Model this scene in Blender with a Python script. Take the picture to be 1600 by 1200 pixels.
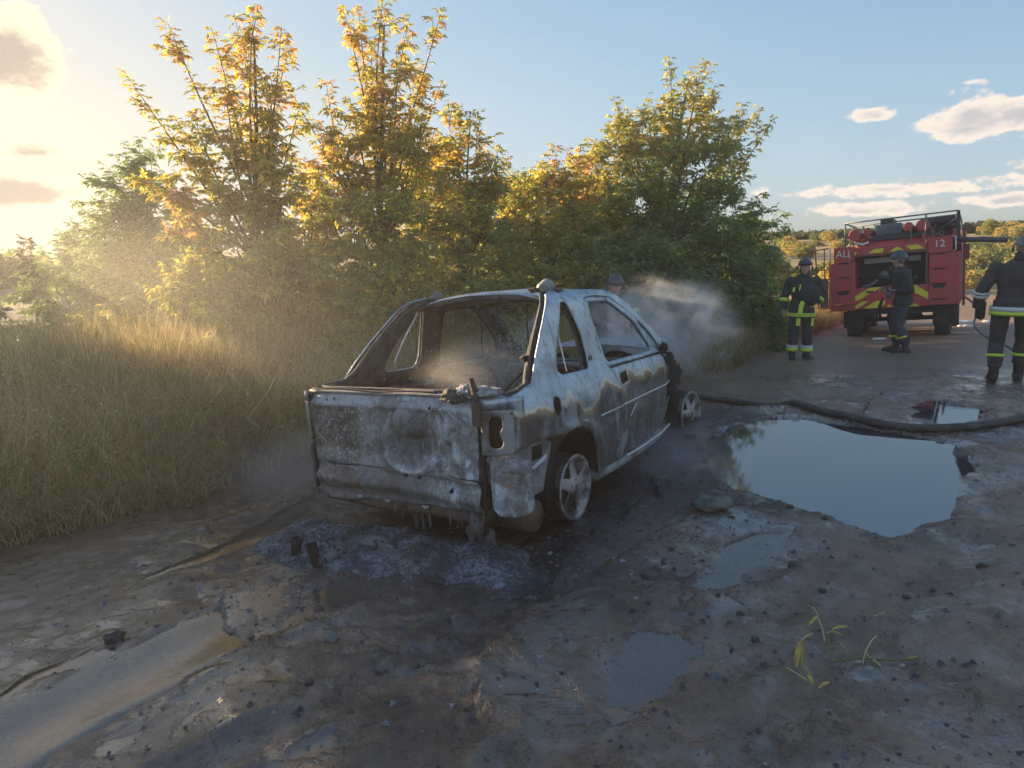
import bpy, bmesh, math, random
import numpy as np
from mathutils import Vector, Matrix, noise as mnoise
from mathutils.geometry import delaunay_2d_cdt
rad = math.radians
rng = np.random.default_rng(7)
random.seed(7)
sc = bpy.context.scene
for o in list(bpy.data.objects):
    bpy.data.objects.remove(o)

# ------------------------------------------------------------------ camera
CAMH = 1.9
FPX, HOR, ROLL = 1000.0, 385.0, rad(1.5)
_p = math.atan((600 - HOR) / FPX)
FWD = np.array([0, math.cos(_p), -math.sin(_p)])
_u = np.array([0, math.sin(_p), math.cos(_p)])
_r = np.array([1.0, 0, 0])
RGT = _r * math.cos(ROLL) - _u * math.sin(ROLL)
UPV = _r * math.sin(ROLL) + _u * math.cos(ROLL)
cam_data = bpy.data.cameras.new('camera')
cam = bpy.data.objects.new('camera', cam_data)
sc.collection.objects.link(cam)
M = Matrix(((RGT[0], UPV[0], -FWD[0], 0), (RGT[1], UPV[1], -FWD[1], 0), (RGT[2], UPV[2], -FWD[2], CAMH), (0, 0, 0, 1)))
cam.matrix_world = M
cam_data.sensor_width = 36.0
cam_data.lens = 36.0 * FPX / 1600
cam_data.clip_start = 0.05
cam_data.clip_end = 9000
sc.camera = cam

# ------------------------------------------------------------------ sky, sun, exposure
SUN_AZ, SUN_EL = -48.0, 8.5           # degrees left of the view direction, above the horizon
w = bpy.data.worlds.new('World'); sc.world = w; w.use_nodes = True
nt = w.node_tree; nt.nodes.clear()
def N(t, **k):
    n = nt.nodes.new(t)
    for a, b in k.items(): setattr(n, a, b)
    return n
def L(a, b): nt.links.new(a, b)
sky = N('ShaderNodeTexSky', sky_type='NISHITA')
sky.sun_disc = False
sky.sun_elevation = rad(SUN_EL)
sky.sun_rotation = rad(SUN_AZ)
sky.altitude = 100
sky.air_density = 1.0; sky.dust_density = .8; sky.ozone_density = 2.0
bg = N('ShaderNodeBackground'); outw = N('ShaderNodeOutputWorld')
bg.inputs['Strength'].default_value = 0.15
geo = N('ShaderNodeTexCoord')
sep = N('ShaderNodeSeparateXYZ'); L(geo.outputs['Generated'], sep.inputs[0])

def math_(op, a, b=None, c=None, clamp=False):
    n = N('ShaderNodeMath', operation=op); n.use_clamp = clamp
    for i, v in enumerate((a, b, c)):
        if v is None: continue
        if isinstance(v, (int, float)): n.inputs[i].default_value = v
        else: L(v, n.inputs[i])
    return n.outputs[0]
def mrange(v, a, b, c=0.0, d=1.0, smooth=True):
    n = N('ShaderNodeMapRange'); n.interpolation_type = 'SMOOTHSTEP' if smooth else 'LINEAR'
    L(v, n.inputs[0])
    for i, q in enumerate((a, b, c, d)): n.inputs[i + 1].default_value = q
    return n.outputs[0]
# azimuth (deg, right positive) and elevation (deg)
az = math_('MULTIPLY', math_('ARCTAN2', sep.outputs[0], sep.outputs[1]), 180 / math.pi)
el = math_('MULTIPLY', math_('ARCSINE', sep.outputs[2]), 180 / math.pi)
cmb = N('ShaderNodeCombineXYZ'); L(math_('MULTIPLY', az, 0.11), cmb.inputs[0]); L(math_('MULTIPLY', el, 0.2), cmb.inputs[1])
def wnoise(scale, detail, rough, off=(0, 0, 0)):
    m = N('ShaderNodeMapping'); m.inputs['Location'].default_value = off
    L(cmb.outputs[0], m.inputs[0])
    n = N('ShaderNodeTexNoise'); n.inputs['Scale'].default_value = scale
    n.inputs['Detail'].default_value = detail; n.inputs['Roughness'].default_value = rough
    L(m.outputs[0], n.inputs['Vector'])
    return n.outputs['Fac']
n1 = wnoise(3.1, 9, 0.62)
n2 = wnoise(0.9, 7, 0.6, (3, 7, 1))
# cumulus banks standing at their own bearings: (azimuth, elevation, half-width, half-height, strength)
banks = [(-36.6, 12.8, 5.0, 4.2, 1.35), (-40.2, 8.2, 2.4, 1.5, 1.1), (-36.2, 4.4, 6.5, 1.6, 1.25), (-34.5, 7.2, 2.8, .9, .75),
         (36.5, 7.7, 6.2, 2.2, 1.05), (40.0, 4.7, 3.8, .9, 0.75), (31.0, 3.5, 10.5, .85, 0.66), (28.5, 1.9, 4.2, .7, .6), (37.5, 2.2, 5, .6, .5),
         (28.4, 8.8, 1.5, .7, .62), (62, 14, 12, 5, 1.0), (-78, 16, 12, 5, 1.0), (85, 30, 16, 8, 1.0), (150, 32, 24, 9, 1.0), (-140, 34, 22, 9, 1.0), (-60, 5, 9, 2, .8), (110, 10, 18, 5, .9), (180, 14, 20, 6, .9), (-120, 9, 16, 4, .9)]
tot = None
for (a, e, wa, we, s) in banks:
    dx = math_('DIVIDE', math_('SUBTRACT', az, a), wa)
    dy = math_('DIVIDE', math_('SUBTRACT', el, e), we)
    # flat base: squeeze the lower half
    dy2 = math_('MULTIPLY', dy, mrange(dy, -0.2, 0.2, 1.35, 1.0))
    d = math_('SQRT', math_('ADD', math_('MULTIPLY', dx, dx), math_('MULTIPLY', dy2, dy2)))
    f = math_('MULTIPLY', math_('SUBTRACT', 1.0, d), s)
    tot = f if tot is None else math_('MAXIMUM', tot, f)
dens = math_('ADD', tot, math_('MULTIPLY', math_('SUBTRACT', n1, 0.5), 2.3))
alpha = mrange(dens, 0.06, 0.34)
core = mrange(dens, 0.28, 0.95)
# thin high veil everywhere
veil = math_('MULTIPLY', mrange(n2, 0.55, 0.82), 0.14)
# cloud brightness: backlit near the sun (bright rims, grey core), cream elsewhere
dsun = math_('ABSOLUTE', math_('SUBTRACT', az, SUN_AZ))
near = mrange(dsun, 4, 60, 1.0, 0.0)
def mixc(f, a, b, typ='MIX'):
    n = N('ShaderNodeMix', data_type='RGBA', blend_type=typ)
    if isinstance(f, (int, float)): n.inputs[0].default_value = f
    else: L(f, n.inputs[0])
    for i, v in ((6, a), (7, b)):
        if isinstance(v, tuple): n.inputs[i].default_value = (*v, 1)
        else: L(v, n.inputs[i])
    return n.outputs[2]
rim = mixc(near, (1.85, 1.6, 1.38), (2.1, 1.85, 1.3))
corec = mixc(near, (1.02, 1.0, 1.04), (.98, .82, .68))
ccol = mixc(core, rim, corec)
CLOUD_GAIN = 1.0
# air glow near the sun rolls off softly, as haze does: c*K/(K+c) on each channel
def soft(c, K):
    s3 = N('ShaderNodeSeparateColor'); L(c, s3.inputs[0]); o3 = N('ShaderNodeCombineColor')
    for i in range(3):
        x = math_('MULTIPLY', s3.outputs[i], SKYGAIN[i])
        L(math_('DIVIDE', math_('MULTIPLY', x, K[i]), math_('ADD', x, K[i])), o3.inputs[i])
    return o3.outputs[0]
SKYGAIN = (.66, .93, 1.60)
skyc = soft(sky.outputs[0], (1.84, 1.76, 1.74))
# warm aerosol glow round the low sun
gl = math_('MULTIPLY', mrange(math_('ABSOLUTE', math_('SUBTRACT', az, SUN_AZ)), 0, 48, 1.0, 0.0), mrange(el, -2, 26, 1.0, 0.0))
skyc = mixc(gl, skyc, mixc(1.0, skyc, (1.1, .98, .68), 'MULTIPLY'))
skyw = mixc(veil, skyc, mixc(near, (1.5, 1.5, 1.55), (1.75, 1.6, 1.2)))
final = mixc(math_('MULTIPLY', alpha, 0.92), skyw, ccol)
L(final, bg.inputs['Color']); L(bg.outputs[0], outw.inputs[0])

sun_d = bpy.data.lights.new('sun', 'SUN'); sun_d.energy = 4.8; sun_d.angle = rad(0.6); sun_d.color = (1.0, 0.72, 0.42)
sun = bpy.data.objects.new('sun', sun_d); sc.collection.objects.link(sun)
sdir = Vector((math.sin(rad(SUN_AZ)) * math.cos(rad(SUN_EL)), math.cos(rad(SUN_AZ)) * math.cos(rad(SUN_EL)), math.sin(rad(SUN_EL))))
sun.rotation_euler = sdir.to_track_quat('Z', 'Y').to_euler()
sun.location = (-30, 30, 12)
sc.view_settings.view_transform = 'Standard'; sc.view_settings.look = 'None'
sc.view_settings.exposure = 1.94; sc.view_settings.gamma = 1.0
sc.view_settings.use_curve_mapping = False
sc.render.film_transparent = False
sc.cycles.use_denoising = True
sc.cycles.volume_step_rate = 1.0
sc.cycles.max_bounces = 8
sc.cycles.transparent_max_bounces = 16
sc.cycles.volume_bounces = 1

# ------------------------------------------------------------------ helpers
C = sc.collection
def setp(o, label=None, cat=None, group=None, kind=None):
    if label: o['label'] = label
    if cat: o['category'] = cat
    if group: o['group'] = group
    if kind: o['kind'] = kind
    return o
def empty(name, loc=(0, 0, 0), rz=0.0, label=None, cat=None, group=None):
    o = bpy.data.objects.new(name, None); C.objects.link(o)
    o.location = loc; o.rotation_euler = (0, 0, rz); o.empty_display_size = .2
    return setp(o, label, cat, group)
def mesh_obj(name, verts, faces, mat=None, parent=None, smooth=False, cols=None):
    me = bpy.data.meshes.new(name)
    me.from_pydata([tuple(v) for v in verts], [], [tuple(f) for f in faces]); me.update()
    return fin(name, me, mat, parent, smooth, cols)
def fin(name, me, mat, parent, smooth, cols=None):
    if cols is not None:
        ca = me.color_attributes.new('Col', 'FLOAT_COLOR', 'POINT')
        c4 = np.ones((len(me.vertices), 4), np.float32); c4[:, :3] = cols
        ca.data.foreach_set('color', c4.ravel())
    if mat: me.materials.append(mat)
    if smooth: me.polygons.foreach_set('use_smooth', np.ones(len(me.polygons), bool))
    o = bpy.data.objects.new(name, me); C.objects.link(o)
    if parent: o.parent = parent
    return o
def np_mesh(name, V, F, mat=None, parent=None, smooth=False, cols=None):
    """V (n,3) float, F (m,k) int, all faces with k corners"""
    me = bpy.data.meshes.new(name)
    V = np.asarray(V, np.float32); F = np.asarray(F, np.int32)
    m, k = F.shape
    me.vertices.add(len(V)); me.vertices.foreach_set('co', V.ravel())
    me.loops.add(m * k); me.loops.foreach_set('vertex_index', F.ravel())
    me.polygons.add(m); me.polygons.foreach_set('loop_start', np.arange(0, m * k, k, dtype=np.int32))
    me.polygons.foreach_set('loop_total', np.full(m, k, np.int32))
    me.update(calc_edges=True); me.validate()
    return fin(name, me, mat, parent, smooth, cols)
class MB:
    """collects simple solids into one mesh"""
    def __init__(s): s.v = []; s.f = []
    def add(s, v, f):
        b = len(s.v); s.v += [tuple(q) for q in v]; s.f += [tuple(i + b for i in q) for q in f]; return s
    def box(s, c, d, R=None, taper=1.0):
        x, y, z = d[0] / 2, d[1] / 2, d[2] / 2
        P = [(-x, -y, -z), (x, -y, -z), (x, y, -z), (-x, y, -z), (-x * taper, -y * taper, z), (x * taper, -y * taper, z), (x * taper, y * taper, z), (-x * taper, y * taper, z)]
        P = [Vector(q) for q in P]
        if R is not None: P = [R @ q for q in P]
        P = [q + Vector(c) for q in P]
        return s.add(P, [(0, 3, 2, 1), (4, 5, 6, 7), (0, 1, 5, 4), (1, 2, 6, 5), (2, 3, 7, 6), (3, 0, 4, 7)])
    def hexa(s, P):
        return s.add(P, [(0, 3, 2, 1), (4, 5, 6, 7), (0, 1, 5, 4), (1, 2, 6, 5), (2, 3, 7, 6), (3, 0, 4, 7)])
    def tube(s, pts, r, n=8, cap=True, flat=1.0):
        pts = [Vector(p) for p in pts]; rs = r if isinstance(r, (list, tuple)) else [r] * len(pts)
        V = []; F = []; prev = None
        for i, p in enumerate(pts):
            a = pts[max(0, i - 1)]; b = pts[min(len(pts) - 1, i + 1)]
            t = (b - a).normalized() if (b - a).length > 1e-9 else Vector((0, 0, 1))
            if prev is None:
                up = Vector((0, 0, 1)) if abs(t.z) < .95 else Vector((0, 1, 0))
            else: up = prev
            x = t.cross(up)
            if x.length < 1e-6: x = t.cross(Vector((1, 0, 0)))
            x.normalize(); y = x.cross(t).normalized(); prev = y
            for k in range(n):
                a_ = 2 * math.pi * k / n
                V.append(p + (x * math.cos(a_) + y * math.sin(a_) * flat) * rs[i])
        for i in range(len(pts) - 1):
            for k in range(n):
                F.append((i * n + k, i * n + (k + 1) % n, (i + 1) * n + (k + 1) % n, (i + 1) * n + k))
        if cap:
            F.append(tuple(range(n - 1, -1, -1))); F.append(tuple(range((len(pts) - 1) * n, len(pts) * n)))
        return s.add(V, F)
    def lathe(s, prof, c, axis, n=24, close=False):
        """prof: list of (along, radius)"""
        ax = Vector(axis).normalized(); up = Vector((0, 0, 1)) if abs(ax.z) < .9 else Vector((1, 0, 0))
        x = ax.cross(up).normalized(); y = ax.cross(x)
        V = []; F = []
        for (a, r) in prof:
            for k in range(n):
                t = 2 * math.pi * k / n
                V.append(Vector(c) + ax * a + (x * math.cos(t) + y * math.sin(t)) * r)
        m = len(prof)
        for i in range(m - 1 + (1 if close else 0)):
            j = (i + 1) % m
            for k in range(n):
                F.append((i * n + k, i * n + (k + 1) % n, j * n + (k + 1) % n, j * n + k))
        return s.add(V, F)
    def build(s, name, mat=None, parent=None, smooth=False):
        return mesh_obj(name, s.v, s.f, mat, parent, smooth)
def solid(o, t, off=-1):
    m = o.modifiers.new('s', 'SOLIDIFY'); m.thickness = t; m.offset = off; return o
def bevel(o, wd, seg=1):
    m = o.modifiers.new('b', 'BEVEL'); m.width = wd; m.segments = seg; m.limit_method = 'ANGLE'; m.angle_limit = rad(40); return o

# pixel (of the 1600x1200 photograph) -> view ray; only used to measure where a thing stands in the place
def ray(px, py): return FWD + RGT * (px - 800) / FPX + UPV * (600 - py) / FPX
def at(px, py, d):
    """point seen at that pixel at d metres ahead"""
    v = ray(px, py) * d; return Vector((v[0], v[1], v[2] + CAMH))
PZ0, PGX, PGY = -1.5695 + CAMH, 0.0418, -0.0680
def gp(px, py):
    v = ray(px, py); t = (PZ0 - CAMH) / (v[2] - PGX * v[0] - PGY * v[1]); return np.array([v[0] * t, v[1] * t])
def gpz(px, py, z):
    v = ray(px, py); t = (z - CAMH) / v[2]; return np.array([v[0] * t, v[1] * t])

# ------------------------------------------------------------------ vectorised noise
def _h(ix, iy, seed):
    n = (ix.astype(np.int64) * 374761393 + iy.astype(np.int64) * 668265263 + seed * 1442695041) & 0xffffffff
    n = ((n ^ (n >> 13)) * 1274126177) & 0xffffffff
    return ((n ^ (n >> 16)) & 0xffff) / 65535.0
def vnoise(x, y, seed=0):
    ix = np.floor(x); iy = np.floor(y); fx = x - ix; fy = y - iy
    fx = fx * fx * (3 - 2 * fx); fy = fy * fy * (3 - 2 * fy)
    a = _h(ix, iy, seed); b = _h(ix + 1, iy, seed); c = _h(ix, iy + 1, seed); d = _h(ix + 1, iy + 1, seed)
    return (a * (1 - fx) + b * fx) * (1 - fy) + (c * (1 - fx) + d * fx) * fy * 1.0
def fbm(x, y, sc_, oct=4, seed=0, gain=.5):
    r = 0; amp = 1; tot_ = 0
    ca, sa = math.cos(.6), math.sin(.6)
    for i in range(oct):
        r = r + amp * (vnoise(x * sc_, y * sc_, seed + i * 17) - .5); tot_ += amp
        x, y = x * ca - y * sa + 3.1, x * sa + y * ca - 1.7
        sc_ *= 2.03; amp *= gain
    return r / tot_ * 2
def sstep(a, b, x):
    t = np.clip((x - a) / (b - a), 0, 1); return t * t * (3 - 2 * t)
def seg_dist(x, y, P, closed=False):
    """distance to a polyline and position along it (metres)"""
    P = np.asarray(P, float); best = np.full(np.shape(x), 1e9); along = np.zeros(np.shape(x)); s0 = 0
    n = len(P) if closed else len(P) - 1
    for i in range(n):
        a = P[i]; b = P[(i + 1) % len(P)]; ab = b - a; l2 = ab @ ab + 1e-12
        t = np.clip(((x - a[0]) * ab[0] + (y - a[1]) * ab[1]) / l2, 0, 1)
        d = np.hypot(x - a[0] - t * ab[0], y - a[1] - t * ab[1])
        m = d < best; best = np.where(m, d, best); along = np.where(m, s0 + t * math.sqrt(l2), along); s0 += math.sqrt(l2)
    return best, along
def inside(x, y, P):
    P = np.asarray(P, float); c = np.zeros(np.shape(x), bool); j = len(P) - 1
    for i in range(len(P)):
        xi, yi = P[i]; xj, yj = P[j]
        c ^= ((yi > y) != (yj > y)) & (x < (xj - xi) * (y - yi) / (yj - yi + 1e-12) + xi); j = i
    return c
def sdist(x, y, P):
    d, _ = seg_dist(x, y, P, True); return np.where(inside(x, y, P), -d, d)

# ------------------------------------------------------------------ material helpers
class NT:
    def __init__(s, name):
        s.m = bpy.data.materials.new(name); s.m.use_nodes = True; s.t = s.m.node_tree; s.t.nodes.clear()
        s.out = s.n('ShaderNodeOutputMaterial')
    def n(s, t, **k):
        n = s.t.nodes.new(t)
        for a, b in k.items(): setattr(n, a, b)
        return n
    def l(s, a, b): s.t.links.new(a, b)
    def val(s, i, v):
        if isinstance(v, (int, float)): i.default_value = v
        elif isinstance(v, tuple): i.default_value = (*v, 1) if len(v) == 3 and len(i.default_value) == 4 else v
        else: s.l(v, i)
    def math(s, op, a, b=None, clamp=False):
        n = s.n('ShaderNodeMath', operation=op); n.use_clamp = clamp; s.val(n.inputs[0], a)
        if b is not None: s.val(n.inputs[1], b)
        return n.outputs[0]
    def rng(s, v, a, b, c=0.0, d=1.0):
        n = s.n('ShaderNodeMapRange'); n.interpolation_type = 'SMOOTHSTEP'
        for i, q in enumerate((v, a, b, c, d)): s.val(n.inputs[i], q)
        return n.outputs[0]
    def coord(s, kind='Object', scale=(1, 1, 1), loc=(0, 0, 0)):
        t = s.n('ShaderNodeTexCoord'); m = s.n('ShaderNodeMapping'); s.l(t.outputs[kind], m.inputs[0])
        m.inputs['Scale'].default_value = scale; m.inputs['Location'].default_value = loc
        return m.outputs[0]
    def noise(s, vec, scale, detail=5, rough=.55, dist=0.0):
        n = s.n('ShaderNodeTexNoise'); s.l(vec, n.inputs['Vector']); n.inputs['Scale'].default_value = scale
        n.inputs['Detail'].default_value = detail; n.inputs['Roughness'].default_value = rough; n.inputs['Distortion'].default_value = dist
        return n.outputs['Fac']
    def mix(s, f, a, b, typ='MIX'):
        n = s.n('ShaderNodeMix', data_type='RGBA', blend_type=typ)
        s.val(n.inputs[0], f); s.val(n.inputs[6], a); s.val(n.inputs[7], b); return n.outputs[2]
    def mixf(s, f, a, b):
        n = s.n('ShaderNodeMix', data_type='FLOAT'); s.val(n.inputs[0], f); s.val(n.inputs[2], a); s.val(n.inputs[3], b); return n.outputs[0]
    def bump(s, h, strength=.3, dist=.01, normal=None):
        n = s.n('ShaderNodeBump'); s.val(n.inputs['Height'], h); n.inputs['Strength'].default_value = strength; n.inputs['Distance'].default_value = dist
        if normal is not None: s.l(normal, n.inputs['Normal'])
        return n.outputs[0]
    def attr(s, name):
        n = s.n('ShaderNodeAttribute'); n.attribute_name = name; return n.outputs
    def pbsdf(s, color, rough=.5, metal=0.0, normal=None, **k):
        b = s.n('ShaderNodeBsdfPrincipled'); s.val(b.inputs['Base Color'], color); s.val(b.inputs['Roughness'], rough); s.val(b.inputs['Metallic'], metal)
        if normal is not None: s.l(normal, b.inputs['Normal'])
        for a, v in k.items(): s.val(b.inputs[a.replace('_', ' ')], v)
        s.l(b.outputs[0], s.out.inputs[0]); s.b = b; return s.m
def plain(name, col, rough=.6, metal=0.0, var=.25, scale=8.0, bump=.15, bd=.004, dirt=None, dirt_amt=.5):
    t = NT(name); v = t.coord()
    n = t.noise(v, scale, 6, .6); n2 = t.noise(v, scale * 6, 4, .6)
    lo = tuple(c * (1 - var) for c in col); hi = tuple(min(1, c * (1 + var)) for c in col)
    c = t.mix(n, lo, hi)
    if dirt:
        c = t.mix(t.math('MULTIPLY', t.rng(t.noise(v, scale * .5, 7, .65), .42, .62), dirt_amt), c, dirt)
    r = t.mixf(n2, max(0, rough - .12), min(1, rough + .12))
    return t.pbsdf(c, r, metal, t.bump(n2, bump, bd))
# ================================================================== GROUND
def pxl(lst): return np.array([gp(*q) for q in lst])
EDGE = np.array([(-9.0, -2.0), (-6.2, 1.2), (-3.75, 4.0), (-2.75, 4.95), (-2.0, 6.2), (0.2, 8.2), (2.8, 9.6), (3.6, 10.5), (4.5, 11.7), (6.3, 14.2), (8.7, 17.2), (15, 27), (34, 60)])
PUD = {
 'big': ([(1088, 700), (1118, 682), (1175, 668), (1250, 664), (1330, 672), (1450, 680), (1506, 688), (1538, 712), (1532, 760), (1508, 796), (1450, 818), (1400, 830), (1330, 812), (1262, 806), (1190, 800), (1130, 778), (1096, 742)], .05, 'sky'),
 'far': ([(1426, 640), (1436, 629), (1480, 627), (1556, 640), (1552, 650), (1505, 662), (1452, 673), (1425, 662)], .03, 'sky'),
 'front': ([(928, 1068), (950, 1018), (1000, 996), (1062, 996), (1090, 1012), (1088, 1050), (1062, 1092), (990, 1118), (938, 1108)], .02, 'mud'),
 'tan': ([(1004, 905), (1040, 850), (1085, 818), (1140, 806), (1178, 820), (1150, 856), (1090, 892), (1040, 930), (1008, 930)], .025, 'mud'),
 'mid': ([(1060, 935), (1120, 880), (1170, 842), (1225, 835), (1235, 850), (1170, 900), (1110, 950), (1075, 960)], .02, 'mud'),
 'left': ([(-60, 1020), (0, 985), (80, 945), (200, 890), (330, 838), (420, 790), (468, 738), (500, 742), (498, 790), (440, 830), (340, 872), (210, 918), (90, 975), (0, 1018)], .012, 'film'),
 'left2': ([(-80, 1260), (-60, 1110), (60, 1040), (200, 985), (330, 950), (450, 925), (520, 925), (500, 955), (400, 1010), (300, 1065), (230, 1110), (170, 1160), (60, 1230)], .012, 'film'),
 'debris': ([(480, 925), (520, 905), (600, 895), (655, 900), (640, 920), (580, 940), (510, 945)], .015, 'mud'),
}
PUDW = {}
def plane0(x, y):
    xe = np.clip(x, -9, 16)
    ye = np.where(y < 15, y, 15 + 14 * (1 - np.exp(-(y - 15) / 14.0)))
    return PZ0 + PGX * xe + PGY * ye
for k, (poly, dep, kind) in PUD.items():
    W = pxl(poly); c = W.mean(0)
    PUDW[k] = (W, float(plane0(c[0], c[1])) - ({'mid': .019, 'tan': .010, 'front': .008, 'debris': .008}.get(k, .004) if kind != 'film' else -.004), dep, kind)
RUTS = [  # pixel polyline, half-width m, depth m
 ([(-80, 1250), (0, 1165), (150, 1085), (330, 995), (520, 918), (700, 860)], .20, .035),
 ([(-60, 1010), (100, 935), (300, 868), (430, 805), (520, 745)], .20, .02),
 ([(250, 1230), (420, 1140), (600, 1062), (740, 985), (860, 905)], .10, .03),
 ([(560, 1260), (760, 1110), (900, 985), (1000, 900)], .13, .025),
 ([(830, 1260), (900, 1120), (1000, 1030), (1100, 920), (1200, 845), (1280, 800)], .17, .03),
 ([(1250, 1260), (1350, 1050), (1450, 900), (1550, 830)], .2, .02),
]
RUTW = [(pxl(a), b, c) for a, b, c in RUTS]
def ground_base(x, y):
    """road surface without fine relief"""
    z = plane0(x, y)
    for k, (W, Lv, dep, kind) in PUDW.items():
        if kind == 'film': continue
        m = (x > W[:, 0].min() - 1.5) & (x < W[:, 0].max() + 1.5) & (y > W[:, 1].min() - 1.5) & (y < W[:, 1].max() + 1.5)
        if not m.any(): continue
        s = sdist(x[m], y[m], W) + .10 * fbm(x[m], y[m], 2.2, 4, 91) + .03
        R_ = .9 if k == 'big' else .45
        wgt = 1 - sstep(0, R_, s)
        zz = z[m] * (1 - wgt) + (Lv + .012 + .02 * np.clip(s, 0, 1)) * wgt
        zz = zz - np.where(s < 0.02, (dep + .012) * sstep(0.02, -.22 if k == 'big' else -.10, s), 0)
        z[m] = zz
    return z
def ground_z(x, y, fine=True):
    x = np.atleast_1d(np.asarray(x, float)).copy(); y = np.atleast_1d(np.asarray(y, float)).copy()
    z = ground_base(x, y)
    e, al = seg_dist(x, y, EDGE)
    side = np.zeros_like(x)
    # left of the edge line: verge
    ei = np.interp(y, EDGE[:, 1], EDGE[:, 0]); verge = ei - x
    vg = sstep(-.1, .5, verge)
    near = (x > -8) & (x < 12) & (y > -3) & (y < 16)
    for W, hw, dep in RUTW:
        m = near & (x > W[:, 0].min() - 1) & (x < W[:, 0].max() + 1) & (y > W[:, 1].min() - 1) & (y < W[:, 1].max() + 1)
        if not m.any(): continue
        d, _ = seg_dist(x[m], y[m], W)
        d = d + .07 * fbm(x[m], y[m], 1.7, 3, 5)
        u = d / hw
        md = .8 + .5 * fbm(x[m], y[m], .9, 3, 55)
        z[m] += md * (-dep * 1.5 * np.exp(-u ** 2 * 1.2) + dep * 1.0 * np.exp(-((u - 1.5) / .35) ** 2) * (.4 + fbm(x[m], y[m], 6, 3, 77)))
    amp = np.where(near, 1, 0)
    if fine:
        z += amp * (.022 * fbm(x, y, .9, 4, 1) + .016 * fbm(x, y, 5, 5, 9, .65) + .004 * fbm(x, y, 16, 3, 19, .7))
        cl = fbm(x, y, 11, 4, 33, .6); patch = sstep(-.1, .35, fbm(x, y, .8, 3, 71))
        z += amp * (.038 * np.clip(cl - .16, 0, 1) * (.25 + patch))
    for k, (W, Lv, dep, kind) in PUDW.items():     # a firm rim so that each pool holds its water
        if kind == 'film': continue
        m = near & (x > W[:, 0].min() - .6) & (x < W[:, 0].max() + .6) & (y > W[:, 1].min() - .6) & (y < W[:, 1].max() + .6)
        if not m.any(): continue
        s = sdist(x[m], y[m], W) + .09 * fbm(x[m], y[m], 2.6, 4, 91) + .05 * fbm(x[m], y[m], 9, 3, 17)
        zz = z[m]; rim_ = Lv + .003 + .05 * np.clip(s, 0, .3)
        z[m] = np.where((s > 0) & (s < .45), np.maximum(zz, rim_), zz)
    # car rests: heap of ash shallowly raised ground handled by its own mesh
    z += vg * (.10 + .05 * fbm(x, y, 1.3, 3, 4)) * sstep(30, 12, y) + vg * .04 * np.clip(verge, 0, 5)
    # far land: valley floor then slopes facing the road
    dist = np.hypot(x, y); azr = np.degrees(np.arctan2(x, y))
    right = sstep(5, 22, azr)
    zf = np.interp(dist, [0, 22, 45, 62, 110, 190, 330, 700, 2500, 6000], [-1.1, -1.1, -1.6, -1.5, -.8, .4, 1.2, 2.2, 1, -10])
    zf = zf + right * sstep(30, 42, azr) * np.interp(dist, [0, 40, 90, 200, 500], [0, 0, .7, 1.6, 1])
    zl = np.interp(dist, [0, 18, 40, 90, 200, 600, 6000], [-.25, -.25, .1, .7, 1.6, 4, 0])
    zfar = zf * right + zl * (1 - right) + fbm(x, y, .03, 4, 3) * np.clip(dist / 60, 0, 3) * .6
    wf = sstep(16, 34, dist)
    return z * (1 - wf) + zfar * wf
def gz(x, y): return float(ground_z([x], [y])[0])

def axis(lo, hi, step, ext, n):
    core_ = np.arange(lo, hi + step / 2, step)
    g = step * np.cumsum(np.geomspace(1, (ext * .02) / step * 8, n)); g = g * (ext / g[-1])
    g = np.maximum.accumulate(np.maximum(g, step * np.arange(1, n + 1)))
    return np.concatenate([(lo - g)[::-1], core_, hi + g])
xs = axis(-4.6, 6.2, .022, 5000, 70); ys = axis(1.2, 8.6, .022, 5000, 80)
GX, GY = np.meshgrid(xs, ys); gx_, gy_ = GX.ravel(), GY.ravel()
GZ = ground_z(gx_, gy_)
nx, ny = len(xs), len(ys)
idx = np.arange(nx * ny).reshape(ny, nx)
F = np.stack([idx[:-1, :-1], idx[:-1, 1:], idx[1:, 1:], idx[1:, :-1]], -1).reshape(-1, 4)
# masks: R = burnt soot round the car, G = wetness, B = grassy soil
CO = np.array([-.279, 4.512]); CF = np.array([.541, .84]); CR = np.array([.84, -.538])
lx = (gx_ - CO[0]) * CF[0] + (gy_ - CO[1]) * CF[1]; lr = (gx_ - CO[0]) * CR[0] + (gy_ - CO[1]) * CR[1]
dcar = np.hypot(np.clip(np.abs(lx - 1.1) - 1.9, 0, None), np.clip(np.abs(lr) - .8, 0, None))
soot = 1 - sstep(.1, 1.5, dcar + .7 * fbm(gx_, gy_, 1.4, 4, 12))
eiv = np.interp(gy_, EDGE[:, 1], EDGE[:, 0])
soil = sstep(-.25, .35, (eiv - gx_) + .25 * fbm(gx_, gy_, 2, 3, 2))
soil = np.maximum(soil, sstep(24, 34, np.hypot(gx_, gy_)) * (1 - np.exp(-((np.degrees(np.arctan2(gx_, gy_)) - 33) / 4) ** 2) * sstep(70, 50, np.hypot(gx_, gy_))))
wet = np.clip(.8 + .5 * fbm(gx_, gy_, .7, 4, 8), 0, 1) * sstep(13, 8, gy_) * (1 - soil)
for k, (W, Lv, dep, kind) in PUDW.items():
    m = (gx_ > W[:, 0].min() - .6) & (gx_ < W[:, 0].max() + .6) & (gy_ > W[:, 1].min() - .6) & (gy_ < W[:, 1].max() + .6)
    s = sdist(gx_[m], gy_[m], W); wet[m] = np.maximum(wet[m], (1 - sstep(0, .45, s)))
for W, hw, dep in RUTW:
    d, _ = seg_dist(gx_, gy_, W); wet = np.maximum(wet, .95 * np.exp(-(d / hw) ** 2) * (gy_ < 9))
cols = np.stack([soot, wet, soil], -1)

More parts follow.
